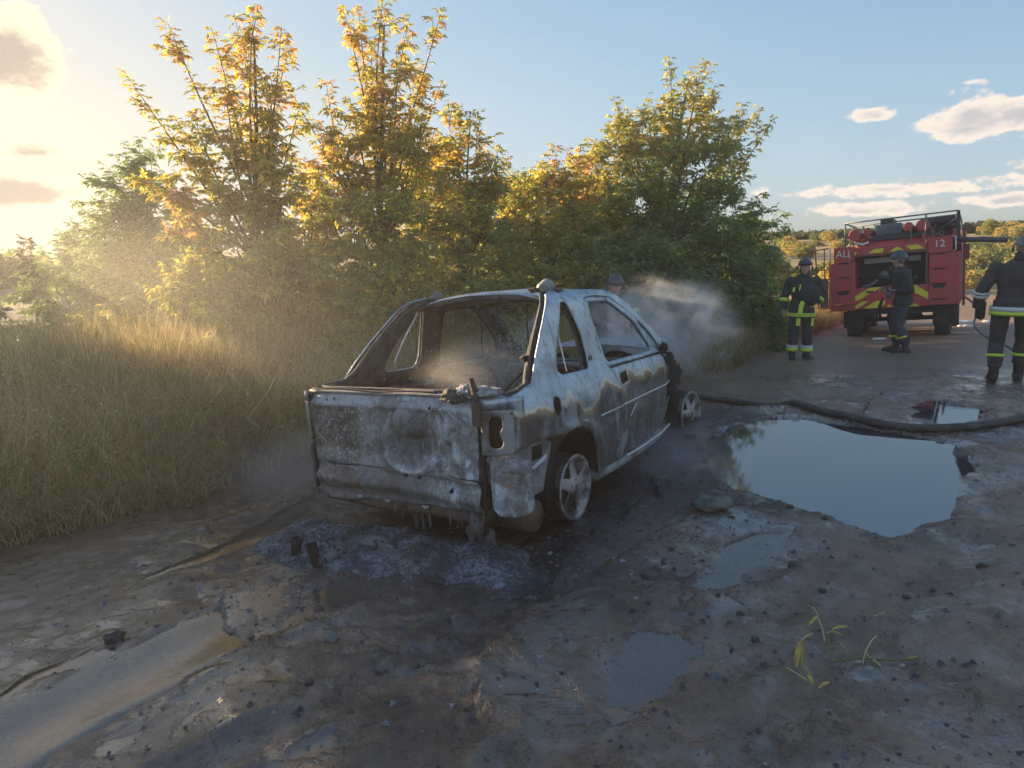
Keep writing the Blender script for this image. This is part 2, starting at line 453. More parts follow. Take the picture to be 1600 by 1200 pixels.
g = NT('mud'); v = g.coord('Object'); at_ = g.attr('Col')
sp = g.n('ShaderNodeSeparateColor'); g.l(at_[0], sp.inputs[0])
sootA, wetA, soilA = sp.outputs
nA = g.noise(v, 1.3, 6, .6); nB = g.noise(v, 9, 6, .6); nC = g.noise(v, 60, 4, .65); nD = g.noise(v, 3.2, 5, .6, .6)
base = g.mix(g.rng(nA, .35, .65), (.19, .120, .080), (.10, .065, .045))
base = g.mix(g.rng(nB, .45, .7), base, (.235, .155, .105))
base = g.mix(g.math('MULTIPLY', g.rng(nD, .5, .72), .6), base, (.125, .070, .042))
base = g.mix(g.math('MULTIPLY', g.rng(g.noise(v, .8, 7, .65, .5), .47, .60), .65), base, (.075, .055, .043))
# dryer, paler road beyond the wet stretch
base = g.mix(g.math('MULTIPLY', g.math('SUBTRACT', 1.0, wetA), .55), base, (.34, .225, .15))
base = g.mix(g.math('MULTIPLY', sootA, .88), base, (.010, .010, .014))
# pale ash flecks in the sooty ground
fl = g.math('MULTIPLY', g.rng(g.noise(v, 85, 3, .7), .63, .72), g.rng(nD, .42, .62))
base = g.mix(g.math('MULTIPLY', fl, g.math('MULTIPLY', sootA, .6)), base, (.30, .31, .34))
pb = g.math('MULTIPLY', g.rng(g.noise(v, 48, 2, .6), .68, .74), .4)
base = g.mix(pb, base, (.17, .155, .14))
grassy = g.mix(g.rng(g.noise(v, .09, 8, .65), .42, .58), (.46, .25, .13), (.36, .27, .10))
grassy = g.mix(g.rng(g.noise(v, .4, 6, .6), .4, .62), grassy, (.20, .18, .07))
cp = g.n('ShaderNodeCameraData')
gm = g.n('ShaderNodeNewGeometry'); sx = g.n('ShaderNodeSeparateXYZ'); g.l(gm.outputs['Position'], sx.inputs[0])
farm = g.rng(sx.outputs[1], 24, 38)
nearsoil = g.mix(nB, (.08, .06, .034), (.13, .095, .055))
base = g.mix(soilA, base, g.mix(farm, nearsoil, grassy))
wr = g.math('MULTIPLY', wetA, g.rng(nA, .3, .6, .75, 1.0))
wr = g.math('MULTIPLY', wr, g.rng(nB, .62, .38, .7, 1.0))
rough = g.mixf(wr, .66, .11)
rough = g.mixf(g.math('MULTIPLY', sootA, .6), rough, .42)
rough = g.mixf(soilA, rough, .9)
hb = g.math('ADD', g.math('MULTIPLY', nC, .5), g.math('MULTIPLY', g.noise(v, 22, 6, .7), .8))
dry = g.rng(g.math('MULTIPLY', wr, g.rng(nD, .62, .4)), .25, .8, 1.0, .12)
hb = g.math('MULTIPLY', hb, dry)
bn = g.bump(hb, .8, .028)
bn2 = g.bump(g.math('MULTIPLY', g.noise(v, 150, 3, .7), dry), .6, .006, bn)
MUD = g.pbsdf(base, rough, 0.0, bn2, **{'Specular_IOR_Level': .5})
# standing moisture: a clear wet skin over the soaked parts
soft_n = g.bump(hb, .45, .014, g.bump(g.noise(v, 14, 4, .6), .5, .014))
g.val(g.b.inputs['Coat Weight'], g.math('MULTIPLY', g.rng(g.math('MULTIPLY', wr, g.math('ADD', g.rng(g.noise(v, 2.1, 5, .6, .8), .38, .60), g.rng(sx.outputs[0], .6, -1.6, 0.0, .55))), .22, .85), g.math('SUBTRACT', 1.0, soilA)))
g.val(g.b.inputs['Coat Roughness'], g.mixf(nB, .10, .24)); g.b.inputs['Coat IOR'].default_value = 1.5; g.l(soft_n, g.b.inputs['Coat Normal'])
ground = np_mesh('ground', np.stack([gx_, gy_, GZ], -1), F, MUD, smooth=True, cols=cols)
setp(ground, 'wet rutted dirt road running past the burnt car into open country', kind='structure')

# standing water: level sheets lying in the hollows
def water_mat(name, tint, rough, rip, rscale, clear=0.0, stretch=(1, 1, 1), ior=1.9):
    t = NT(name); v = t.coord('Object', stretch)
    n = t.noise(v, rscale, 3, .5); n2 = t.noise(v, rscale * 3.3, 3, .6)
    h = t.math('ADD', n, t.math('MULTIPLY', n2, .4))
    bn = t.bump(h, rip, .01)
    b = t.n('ShaderNodeBsdfPrincipled')
    b.inputs['Base Color'].default_value = (*tint, 1); b.inputs['Roughness'].default_value = rough; b.inputs['IOR'].default_value = ior
    t.l(bn, b.inputs['Normal']); b.inputs['Specular IOR Level'].default_value = .6
    b.inputs['Coat Weight'].default_value = 0.0
    tr = t.n('ShaderNodeBsdfTransparent'); mx = t.n('ShaderNodeMixShader'); mx.inputs[0].default_value = 1 - clear
    t.l(tr.outputs[0], mx.inputs[1]); t.l(b.outputs[0], mx.inputs[2]); t.l(mx.outputs[0], t.out.inputs[0])
    return t.m
WMAT = {'sky': water_mat('puddle_water', (.03, .03, .034), .02, .030, 11, .0, ior=2.4),
        'mud': water_mat('muddy_water', (.13, .10, .078), .06, .05, 26, .35),
        'film': water_mat('thin_water_film', (.045, .040, .037), .09, .14, 16, .25)}
PNAME = {'big': 'large puddle reflecting blue sky right of the burnt car', 'far': 'small puddle mirroring the red truck beyond the hose',
 'front': 'shallow brown puddle in the road nearest the viewer', 'tan': 'tan muddy pool beside the black lump near the rear wheel',
 'mid': 'narrow muddy pool between the tan pool and the large puddle', 'left': 'thin shining water film along the grass verge',
 'left2': 'thin shining water film in the wheel rut at lower left', 'debris': 'small dark pool in front of the melted bumper strip'}
for k, (W, Lv, dep, kind) in PUDW.items():
    c = W.mean(0)
    Wb = W + (W - c) / np.maximum(np.linalg.norm(W - c, axis=1, keepdims=True), .01) * .24
    x0, y0 = Wb.min(0); x1, y1 = Wb.max(0); st = .03
    X, Y = np.meshgrid(np.arange(x0, x1, st), np.arange(y0, y1, st)); ins = inside(X, Y, Wb)
    if kind == 'film':   # flows down with the road: follows the smoothed surface
        sd_ = sdist(X, Y, Wb); Z = plane0(X, Y) + .009 - .06 * sstep(-.30, 0, sd_ + .10 * fbm(X, Y, 2.5, 4, 61))
        for Wr, hw, dp in RUTW[:2]:
            d, _ = seg_dist(X, Y, Wr); Z = Z - dp * .55 * np.exp(-(d / hw) ** 2 * .8)
    else: Z = Lv - .05 * sstep(-.10, 0, sdist(X, Y, Wb))
    id_ = np.arange(X.size).reshape(X.shape)
    Fq = np.stack([id_[:-1, :-1], id_[:-1, 1:], id_[1:, 1:], id_[1:, :-1]], -1)
    keep = ins[:-1, :-1] & ins[:-1, 1:] & ins[1:, 1:] & ins[1:, :-1]
    Fq = Fq[keep]
    used, inv = np.unique(Fq.ravel(), return_inverse=True)
    V = np.stack([X.ravel()[used], Y.ravel()[used], Z.ravel()[used]], -1)
    po = np_mesh('puddle', V, inv.reshape(-1, 4), WMAT[kind], smooth=True)
    setp(po, PNAME[k], kind='structure')
# ================================================================== VEGETATION
def leaf_mat(name, trans=.45, rough=.55):
    t = NT(name); a = t.attr('Col')
    v = t.coord('Object'); n = t.noise(v, 6, 3, .5)
    c = t.mix(n, a[0], t.mix(.35, a[0], (.5, .5, .45), 'MULTIPLY'))
    d = t.n('ShaderNodeBsdfPrincipled'); t.val(d.inputs['Base Color'], c); d.inputs['Roughness'].default_value = rough
    d.inputs['Specular IOR Level'].default_value = .35
    tl = t.n('ShaderNodeBsdfTranslucent'); t.val(tl.inputs['Color'], t.mix(.4, c, (1.0, .95, .5), 'MULTIPLY'))
    m = t.n('ShaderNodeMixShader'); m.inputs[0].default_value = trans
    t.l(d.outputs[0], m.inputs[1]); t.l(tl.outputs[0], m.inputs[2]); t.l(m.outputs[0], t.out.inputs[0])
    return t.m
LEAF = leaf_mat('leaf_foliage', .55)
GRASSM = leaf_mat('dry_grass', .35, .7)
BARK = plain('bark', (.09, .07, .05), .85, 0, .35, 12, .5, .01)
GREENS = [(.35, .41, .12), (.44, .47, .14), (.50, .49, .15), (.30, .35, .12)]
DARKG = [(.21, .34, .14), (.27, .40, .15), (.33, .44, .17)]
YELL = [(.72, .60, .10), (.60, .55, .10), (.78, .58, .11), (.50, .50, .11)]
ORNG = [(.80, .46, .20), (.84, .54, .28), (.76, .50, .15), (.76, .42, .26)]

def leaflets(P, D, S, COL, nl=5):
    """compound maple leaves: P base, D direction, S length (n arrays) -> verts, quads-as-tris, cols"""
    n = len(P)
    D = D / np.linalg.norm(D, axis=1, keepdims=True)
    up = np.tile([0, 0, 1.0], (n, 1)); X = np.cross(D, up); X /= np.linalg.norm(X, axis=1, keepdims=True) + 1e-6
    Z = np.cross(X, D)
    Vs = []; Fs = []; Cs = []; b = 0
    spec = [(0, 1.0, 0.0), (.55, .85, .9), (.55, .85, -.9), (.25, .7, 1.2), (.25, .7, -1.2)][:nl]
    for (t0, ln, an) in spec:
        jit = rng.normal(0, .25, n)
        o = P + D * (S * (.45 + t0 * .5 if t0 else .95))[:, None] * .5
        ca, sa = np.cos(an + jit), np.sin(an + jit)
        d = D * ca[:, None] + X * sa[:, None] - up * rng.uniform(.05, .55, n)[:, None]
        d /= np.linalg.norm(d, axis=1, keepdims=True)
        wv = np.cross(d, Z + rng.normal(0, .35, (n, 3))); wv /= np.linalg.norm(wv, axis=1, keepdims=True) + 1e-6
        nrm = np.cross(wv, d)
        l = S * ln * .55; wd = l * .21
        a = o; tip = o + d * l[:, None] - up * (l * .15)[:, None]
        m1 = o + d * (l * .4)[:, None] + wv * wd[:, None] + nrm * (wd * .4)[:, None]
        m2 = o + d * (l * .4)[:, None] - wv * wd[:, None] + nrm * (wd * .4)[:, None]
        V = np.stack([a, m1, tip, m2], 1).reshape(-1, 3)
        k = np.arange(n) * 4 + b
        Fs.append(np.stack([k, k + 1, k + 2], -1)); Fs.append(np.stack([k, k + 2, k + 3], -1))
        Vs.append(V); Cs.append(np.repeat(COL * rng.uniform(.8, 1.2, (n, 1)), 4, 0)); b += 4 * n
    return np.concatenate(Vs), np.concatenate(Fs), np.concatenate(Cs)

def bez(a, b, sag, n):
    a = np.array(a, float); b = np.array(b, float); t = np.linspace(0, 1, n)[:, None]
    m = (a + b) / 2 + np.array(sag)
    return (1 - t) ** 2 * a + 2 * t * (1 - t) * m + t ** 2 * b

def tree(name, label, base, top, leaders, lobes, pal_hi, pal_lo, leaf=.205, trunk_r=.045, dens=1.32, cat='tree', group=None, hz=None):
    """top: end of the main stem. leaders: shoot tips (each a stem with leaves along it). lobes: (centre, radius, palette, amount)"""
    base = np.array(base, float); top = np.array(top, float)
    root = empty(name, tuple(base), 0, label, cat, group)
    tb = MB(); H = top[2] - base[2]
    main = bez(base, top, (rng.normal(0, .06 * H), rng.normal(0, .06 * H), 0), 9)
    off = lambda pts: [tuple(np.asarray(p) - base) for p in pts]
    tb.tube(off(main), list(np.linspace(trunk_r, trunk_r * .25, 9)), 7)
    P = []; D = []; S = []; K = []
    mid = hz if hz is not None else base[2] + H * .55
    def col(z, pal=None):
        if pal is None:
            q = np.clip((z - mid) / (H * .35) + rng.normal(0, .35), 0, 1)
            pal = pal_hi if rng.random() < q else pal_lo
        c = np.array(pal[rng.integers(len(pal))]); return c * rng.uniform(.75, 1.25)
    lb = MB()
    def shoot(a, b, r0, leafy=.75, nl=None, pal=None):
        ln = np.linalg.norm(np.array(b) - a)
        pts = bez(a, b, (rng.normal(0, .05 * ln), rng.normal(0, .05 * ln), -.10 * ln if b[2] - a[2] < ln * .8 else 0), 7)
        lb.tube(off(pts), list(np.linspace(r0, .003, 7)), 5, False)
        nn = int(ln * 26 * leafy * dens) if nl is None else nl
        for _ in range(nn):
            t = 1 - rng.random() ** 1.25 * leafy
            i = min(5, int(t * 6)); f = t * 6 - i; p = pts[i] * (1 - f) + pts[i + 1] * f
            d = rng.normal(0, 1, 3); d[2] = d[2] * .35 + rng.uniform(-.45, .35)
            P.append(p + rng.normal(0, .02, 3)); D.append(d); S.append(leaf * rng.uniform(.7, 1.25) * (1.1 - .25 * t)); K.append(col(p[2], pal))
        return pts
    for tip in leaders:
        tip = np.array(tip, float)
        # leave the main stem lower down
        cand = main[2:8]; hgt = np.clip((tip[2] - base[2]) * .45, .3, H * .8) + base[2]
        a = cand[np.argmin(abs(cand[:, 2] - hgt))]
        pts = shoot(a, tip, trunk_r * .42, .8)
        for q in range(7):   # side twigs
            k = rng.integers(2, 6); s_ = pts[k]
            d = rng.normal(0, 1, 3); d[2] = abs(d[2]) * .8 + .2; d /= np.linalg.norm(d)
            ln = rng.uniform(.18, .5)
            shoot(s_, s_ + d * ln, .008, .95)
    for lobe in lobes:
        c, r, pal, am = lobe
        c = np.array(c, float)
        a = main[min(7, max(1, int(8 * (c[2] - base[2]) / max(H, .1) * .7)))]
        lb.tube(off(bez(a, c, (0, 0, .1), 6)), list(np.linspace(trunk_r * .5, .012, 6)), 6, False)
        nb = int(34 * r * r * am * dens)
        for _ in range(nb):
            d = rng.normal(0, 1, 3); d /= np.linalg.norm(d); d[2] = d[2] * .85
            q = c + d * r * rng.uniform(.45, 1.08) ** .7
            st = c + d * r * .25
            pl = pal
            if pal is not None and rng.random() < .18: pl = None
            shoot(st, q, .007, .62, int(rng.integers(13, 24)), pl)
    P = np.array(P); D = np.array(D); S = np.array(S); K = np.array(K)
    V, Fc, Cc = leaflets(P - base, D, S, K)
    tb.build('trunk', BARK, root, True)
    setp(lb.build('branches', BARK, root, True), kind='stuff')
    cr = np_mesh('crown', V, Fc, LEAF, root, cols=Cc); setp(cr, kind='stuff')
    return root, len(P)
def A(px, py, d): return np.array(at(px, py, d))
def G(px, d):
    """ground point at picture column px and d metres ahead"""
    v = ray(px, 560); q = v / v[1] * d; return np.array([q[0], q[1], gz(q[0], q[1])])
nleaf = 0
def T(*a, **k):
    global nleaf
    r, n = tree(*a, **k); nleaf += n; return r
GM = GREENS + YELL[1:2]
T('maple_tree', 'tall young maple with orange upper leaves, nearest the sunlit left sky', G(400, 9.0), A(397, 60, 9.3),
  [A(262, 35, 9.2), A(330, 42, 9.0), A(365, 20, 9.4), A(398, 5, 9.3), A(440, 42, 9.2), A(455, 70, 9.6), A(200, 120, 9.4), A(300, 175, 9.1), A(350, 110, 9.0), A(470, 160, 9.3), A(270, 180, 9.6), A(420, 130, 9.0)],
  [(A(400, 250, 9.2), .6, ORNG, .25), (A(320, 310, 9.3), .7, YELL, .5), (A(440, 320, 9.2), .75, YELL, .8), (A(290, 330, 9.0), .5, ORNG, .9), (A(370, 390, 8.9), .9, YELL + GREENS, 1.1), (A(300, 450, 8.8), .55, GM, 1.1), (A(440, 450, 8.7), .9, GM, 1.1), (A(380, 520, 8.5), .75, GM, 1.1), (A(360, 575, 8.2), .4, GREENS, 1.1), (A(250, 290, 9.6), .5, YELL, .7)],
  ORNG + YELL + YELL, YELL + GREENS, trunk_r=.06)
T('maple_tree', 'tallest maple with yellow and orange shoots, left of the picture centre', G(590, 10.0), A(600, 40, 10.3),
  [A(535, 8, 10), A(560, 12, 10.4), A(600, -12, 10.2), A(640, 22, 10.2), A(690, 15, 10.1), A(660, 105, 10.5), A(510, 130, 10), A(690, 130, 10.3), A(545, 150, 9.8), A(462, 160, 10.2), A(620, 80, 10), A(500, 190, 10), A(680, 200, 10.2), A(580, 60, 10.4)],
  [(A(600, 170, 10.2), .65, YELL + ORNG, .3), (A(590, 240, 10.1), .85, YELL, .5), (A(520, 270, 10), .75, YELL + ORNG, .8), (A(650, 260, 10.2), .8, YELL, .85), (A(560, 350, 9.8), 1.0, YELL + GREENS, 1.1), (A(650, 360, 9.9), 1.0, GM, 1.1), (A(510, 430, 9.4), .9, GM, 1.1), (A(620, 450, 9.5), 1.0, GM, 1.1), (A(540, 520, 9.1), .85, GM, 1.1), (A(480, 560, 8.9), .5, GREENS, 1)],
  ORNG + YELL + YELL, YELL + GREENS, trunk_r=.065)
T('maple_tree', 'slim maple with pinkish tips between the tallest maple and the centre', G(730, 11.2), A(735, 190, 11.4),
  [A(700, 155, 11.2), A(722, 160, 11.4), A(745, 188, 11.2), A(782, 225, 11.3), A(795, 242, 11.5), A(690, 210, 11.2), A(760, 250, 11.2)],
  [(A(725, 270, 11.2), .8, YELL + ORNG, .9), (A(700, 340, 11), .9, YELL, 1), (A(770, 330, 11.2), .9, GM, 1), (A(740, 400, 10.8), 1.1, GREENS, 1.1), (A(680, 470, 10.3), 1.0, GM, 1.1), (A(770, 480, 10.4), 1.0, GREENS, 1.1)],
  ORNG[:2] + YELL + GREENS, GM)
T('maple_tree', 'low maple with yellow tips just right of the picture centre', G(870, 12.2), A(880, 260, 12.4),
  [A(865, 225, 12.2), A(908, 228, 12.4), A(850, 252, 12.1), A(890, 285, 12.3), A(830, 262, 12.2), A(925, 262, 12.4)],
  [(A(860, 310, 12.2), .95, YELL, .9), (A(820, 370, 12), 1.0, YELL + GREENS, 1), (A(900, 370, 12.2), 1.0, GREENS, 1), (A(850, 440, 11.6), 1.1, GREENS, 1.1), (A(920, 440, 11.8), 1.0, DARKG, 1.1), (A(830, 520, 10.8), .9, GREENS, 1)],
  YELL + ORNG, GM)
T('maple_tree', 'broad green maple with a long branch reaching towards the red truck', G(1065, 13.5), A(1075, 130, 13.8),
  [A(1045, 88, 13.6), A(1100, 92, 13.8), A(1070, 150, 13.6), A(1120, 130, 13.8), A(1160, 160, 13.7), A(1208, 185, 13.6), A(1185, 170, 13.9), A(1012, 150, 13.6), A(960, 152, 13.5), A(945, 195, 13.4), A(1150, 245, 13.6), A(1228, 332, 13.8), A(1150, 225, 13.8), A(1195, 300, 13.5)],
  [(A(1080, 190, 13.7), .95, YELL + GREENS, .95), (A(1010, 210, 13.6), .95, YELL + GREENS, 1), (A(965, 240, 13.5), .8, YELL + GREENS, 1), (A(1090, 270, 13.6), 1.25, DARKG + GREENS, 1), (A(1000, 300, 13.4), 1.3, DARKG + GREENS, 1.1), (A(1120, 340, 13.4), 1.2, DARKG, 1), (A(940, 340, 13), 1.1, GREENS, 1), (A(1050, 380, 13.2), 1.4, DARKG, 1.2), (A(970, 410, 12.6), 1.3, DARKG, 1.2), (A(1130, 430, 13), 1.2, DARKG, 1.1), (A(1180, 380, 13.6), .8, DARKG, 1), (A(1050, 470, 12.4), 1.2, DARKG, 1.2), (A(1175, 460, 13.2), .9, DARKG + GREENS, 1.1), ],
  YELL + GREENS, DARKG + GREENS, leaf=.21, trunk_r=.09)
T('elm_tree', 'grey green tree behind the orange maple at far left', G(215, 12.0), A(215, 250, 12.2),
  [A(215, 212, 12.2), A(168, 262, 12), A(155, 318, 12.2), A(240, 232, 12.3), A(185, 300, 12.1), A(195, 235, 12)],
  [(A(205, 300, 12.1), .85, DARKG, .9), (A(180, 360, 12), .85, DARKG, 1), (A(240, 340, 12.3), 1.0, DARKG, 1), (A(220, 420, 11.8), 1.1, DARKG, 1), (A(290, 420, 12), 1.1, DARKG, 1), (A(270, 500, 11.2), 1.1, DARKG, 1), (A(170, 430, 12.2), .9, DARKG, .9)],
  DARKG, DARKG, leaf=.2)
T('shrub', 'low grey shrub on the skyline left of the maples', G(115, 14), A(118, 360, 14.2),
  [A(105, 348, 14), A(135, 345, 14.2), A(150, 335, 14.3), A(112, 366, 14)],
  [(A(125, 385, 14), .6, DARKG, .8), (A(150, 410, 13.6), .9, DARKG, .8), (A(90, 420, 13.8), .8, DARKG, .7)],
  DARKG, DARKG, leaf=.18, trunk_r=.03, cat='shrub')
T('maple_tree', 'yellow green maple filling the gap between the two tallest maples', G(492, 10.6), A(495, 290, 10.8), [A(480, 255, 10.8), A(505, 270, 10.8), A(520, 300, 10.6), A(465, 300, 10.6)],
  [(A(490, 350, 10.6), .8, YELL + GREENS, .9), (A(480, 430, 10.2), 1.0, GM, 1.1), (A(510, 500, 10), 1.0, GM, 1.1)], YELL, GM)
T('maple_tree', 'yellow green maple behind the tallest maple and the slim one', G(665, 12.0), A(668, 270, 12.2), [A(650, 240, 12), A(672, 235, 12.2), A(690, 265, 12)],
  [(A(665, 310, 12), 1.0, YELL + GREENS, .9), (A(655, 400, 11.6), 1.2, GM, 1.1)], YELL, GM)
T('maple_tree', 'low yellow green maple between the slim one and the low yellow one', G(800, 12.6), A(802, 300, 12.8), [A(790, 275, 12.6), A(810, 270, 12.8), A(822, 300, 12.6)],
  [(A(800, 345, 12.6), 1.1, YELL + GREENS, 1), (A(790, 430, 12.2), 1.3, GREENS, 1.1)], YELL, GREENS)
T('maple_tree', 'green maple wedged between the low yellow one and the broad green one', G(930, 13.4), A(932, 260, 13.6), [A(918, 235, 13.4), A(935, 225, 13.6), A(945, 250, 13.4)],
  [(A(930, 300, 13.4), 1.1, YELL + GREENS, 1), (A(925, 390, 13), 1.3, GREENS, 1.1)], YELL, GREENS)
for (x_, y_, h_, lb_) in ((0.4, 17.2, 4.6, 'deep green tree added as sun block in the thicket behind the low yellow maple'), (2.8, 18.6, 4.6, 'deep green tree added as sun block in the thicket behind the wedged green maple'), (5.0, 20.6, 4.4, 'deep green tree added as sun block in the thicket behind the broad green maple'), (7.2, 22.8, 3.6, 'deep green tree added as sun block in the thicket near the foot of the far slope')):  # hidden trees added to keep the low sun off the truck's flank
    z_ = gz(x_, y_); T('maple_tree', lb_, np.array([x_, y_, z_]), np.array([x_, y_, z_ + h_ * .9]), [], [(np.array([x_ + a_, y_, z_ + h_ * f_]), r_ * h_ / 4.6, DARKG, 1.0) for (a_, f_, r_) in ((0, .8, 1.0), (-.8, .5, 1.2), (.8, .5, 1.2), (0, .25, 1.2))], DARKG, DARKG)
# undergrowth closing the gap under the crowns, then unseen bushes added against the sun
for (px, d, py, r, pal, lab) in [(300, 11, 480, 1.1, GM, 'shadowed bush below the orange maple'), (420, 10.2, 530, 1.0, GREENS, 'olive bush under the tall left maple'),
    (560, 10.6, 560, 1.1, GM, 'olive bush behind the left roof pillar of the burnt car'), (680, 11.6, 520, 1.2, GREENS, 'bush seen through the rear window opening'),
    (790, 12, 500, 1.2, DARKG, 'dark bush behind the roof of the burnt car'), (900, 12.4, 480, 1.2, DARKG, 'dark bush behind the firefighter in the smoke'),
    (1000, 13, 470, 1.3, DARKG, 'dark bush behind the smoke plume'), (1120, 13.6, 480, 1.1, DARKG, 'dark bush right of the smoke plume'), (1150, 14.6, 440, .7, GREENS, 'pale green bush at the right foot of the broad green maple'),
    (60, 13.5, 528, .75, DARKG, 'dark bush at the left picture edge behind the tall grass'), (160, 12.8, 505, .9, DARKG, 'dark bush right of the left edge bush'), (240, 11.6, 500, 1.0, GM, 'olive bush between the grass and the orange maple'),
    (-160, 12.0, 430, 1.1, DARKG, 'dark bush added as sun block past the left picture edge'), (-420, 11.0, 430, 1.2, DARKG, 'second dark bush added as sun block past the left picture edge'), (-700, 9.5, 420, 1.2, DARKG, 'third dark bush added as sun block past the left picture edge'), (-150, 9.8, 470, .9, DARKG, 'nearest low bush added as sun block just past the left picture edge'), (-330, 8.6, 470, .9, DARKG, 'low bush added as sun block beside the nearest one past the left picture edge')]:  # this row is out of view, added to keep low sun off the road
    b_ = G(px, d)
    T('bush', lab, b_, A(px, py - 60, d), [], [(A(px, py, d), r, pal, 1.2), (A(px + 60, py + 30, d - .3), r * .9, pal, 1.1), (A(px - 60, py + 25, d - .2), r * .9, pal, 1.1), (A(px + 10, py - 70, d + .4), r, pal, 1.1)], pal, pal, leaf=.21, trunk_r=.04, cat='bush', dens=1.6)
print('leaves', nleaf)
# ------------------------------------------------------------------ grass along the verge
def blades(n, xy, h, lean, wd, pal, segs=3, zoff=None):
    x, y = xy; z = ground_z(x, y, False) - .03
    a = rng.uniform(0, 2 * np.pi, n); l = lean * rng.gamma(2, .5, n)
    dx, dy = np.cos(a) * l, np.sin(a) * l
    fa = rng.uniform(0, np.pi, n); wx, wy = np.cos(fa), np.sin(fa)
    V = []; C_ = []
    t = np.linspace(0, 1, segs + 1)
    pc = np.array(pal)[rng.integers(0, len(pal), n)] * rng.uniform(.7, 1.3, (n, 1))
    for k in t:
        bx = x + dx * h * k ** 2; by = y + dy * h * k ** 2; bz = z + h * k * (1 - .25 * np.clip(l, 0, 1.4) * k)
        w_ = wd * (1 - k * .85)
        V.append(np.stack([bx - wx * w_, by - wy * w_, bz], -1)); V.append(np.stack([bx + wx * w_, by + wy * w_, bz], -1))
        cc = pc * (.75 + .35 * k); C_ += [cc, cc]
    V = np.stack(V, 1); C_ = np.stack(C_, 1); m = V.shape[1]
    b = np.arange(n)[:, None] * m
    F_ = np.concatenate([np.stack([b[:, 0] + 2 * k, b[:, 0] + 2 * k + 1, b[:, 0] + 2 * k + 3, b[:, 0] + 2 * k + 2], -1) for k in range(segs)])
    return V.reshape(-1, 3), F_, C_.reshape(-1, 3)
def verge_pts(n, x0, x1, y0, y1, lo, hi, p=1.0, nz=.15):
    X = []; Y = []
    while sum(map(len, X)) < n:
        x = rng.uniform(x0, x1, n * 2); y = rng.uniform(y0, y1, n * 2)
        v_ = np.interp(y, EDGE[:, 1], EDGE[:, 0]) - x
        cl = fbm(x, y, 1.6, 3, 21)
        k = (v_ > lo + nz * fbm(x, y, 3, 2, 6)) & (v_ < hi) & (rng.random(len(x)) < .45 + 1.1 * cl + .25)
        if p != 1.0: k &= rng.random(len(x)) < np.clip(1.3 - v_ / hi, .2, 1)
        X.append(x[k]); Y.append(y[k])
    return np.concatenate(X)[:n], np.concatenate(Y)[:n]
DRY = [(.66, .50, .28), (.74, .60, .38), (.42, .31, .17), (.50, .41, .20), (.33, .27, .14)]
OLV = [(.33, .30, .13), (.26, .26, .10), (.38, .33, .15), (.42, .35, .18)]
VV = []; FF = []; CC = []; nb_ = 0
def addg(v, f, c):
    global nb_
    VV.append(v); FF.append(f + nb_); CC.append(c); nb_ += len(v)
# short fringe, main tall stand, sparse very tall stems
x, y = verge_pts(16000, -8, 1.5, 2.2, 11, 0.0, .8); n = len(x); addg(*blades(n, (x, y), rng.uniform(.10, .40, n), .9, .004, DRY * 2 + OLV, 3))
x, y = verge_pts(52000, -9.5, 1.5, 2.6, 12, .35, 4.5, 2); n = len(x)
v_ = np.interp(y, EDGE[:, 1], EDGE[:, 0]) - x
h = np.interp(v_, [.3, .9, 2.0, 4.5], [.30, .62, .85, 1.05]) * rng.uniform(.6, 1.2, n) * (1 + .35 * fbm(x, y, .9, 3, 14))
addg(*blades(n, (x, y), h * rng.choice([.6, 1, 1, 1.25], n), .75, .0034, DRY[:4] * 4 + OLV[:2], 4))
x, y = verge_pts(26000, -15, -1, 6, 17, 2.5, 9, 1); n = len(x)
addg(*blades(n, (x, y), rng.uniform(.8, 1.5, n) * (1 + .3 * fbm(x, y, .5, 3, 24)), .35, .007, DRY * 2 + OLV, 4))
# grass under the trees on the far side of the car and by the standing firefighter
x, y = verge_pts(30000, -2, 12, 7.5, 24, .05, 2.6, 2); n = len(x)
addg(*blades(n, (x, y), rng.uniform(.25, .75, n) * (1 + .3 * fbm(x, y, .7, 3, 24)), .5, .006, DRY + OLV + [(.05, .09, .025)], 3))
# pale seed-headed stalks leaning every way, and broad weeds between
x, y = verge_pts(1500, -9, 1.2, 2.8, 11, .3, 3.6, 2); n = len(x); zz = ground_z(x, y, False)
hh = rng.uniform(.6, 1.15, n); an = rng.uniform(0, 6.28, n); ln = rng.uniform(.1, .75, n)
tips = np.stack([x + np.cos(an) * ln * hh, y + np.sin(an) * ln * hh, zz + hh * (1 - .3 * ln)], -1)
k_ = 7; Pt = np.repeat(tips, k_, 0) + rng.normal(0, 1, (n * k_, 3)) * [.02, .02, .05]
Dt = rng.normal(0, 1, (n * k_, 3)); Dt[:, 2] = abs(Dt[:, 2]) * .6
v2, f2, c2 = leaflets(Pt, Dt, rng.uniform(.03, .06, n * k_), np.tile([.62, .52, .34], (n * k_, 1)), 1)
q4 = np.concatenate([f2, f2[:, 2:3]], 1)
SH = (v2, f2, c2)
fa = rng.uniform(0, 3.14, n); st0 = np.stack([x, y, zz], -1); wv_ = np.stack([np.cos(fa), np.sin(fa), 0 * fa], -1) * .0022
mid_ = (st0 + tips) / 2 + np.array([0, 0, .12]) * hh[:, None]
Vs_ = np.stack([st0 - wv_, st0 + wv_, mid_ - wv_, mid_ + wv_, tips - wv_ * .6, tips + wv_ * .6], 1); b_ = np.arange(n)[:, None] * 6
addg(Vs_.reshape(-1, 3), np.concatenate([b_ + np.array([0, 1, 3, 2]), b_ + np.array([2, 3, 5, 4])]), np.repeat(np.tile([.60, .50, .32], (n, 1)) * rng.uniform(.7, 1.2, (n, 1)), 6, 0))
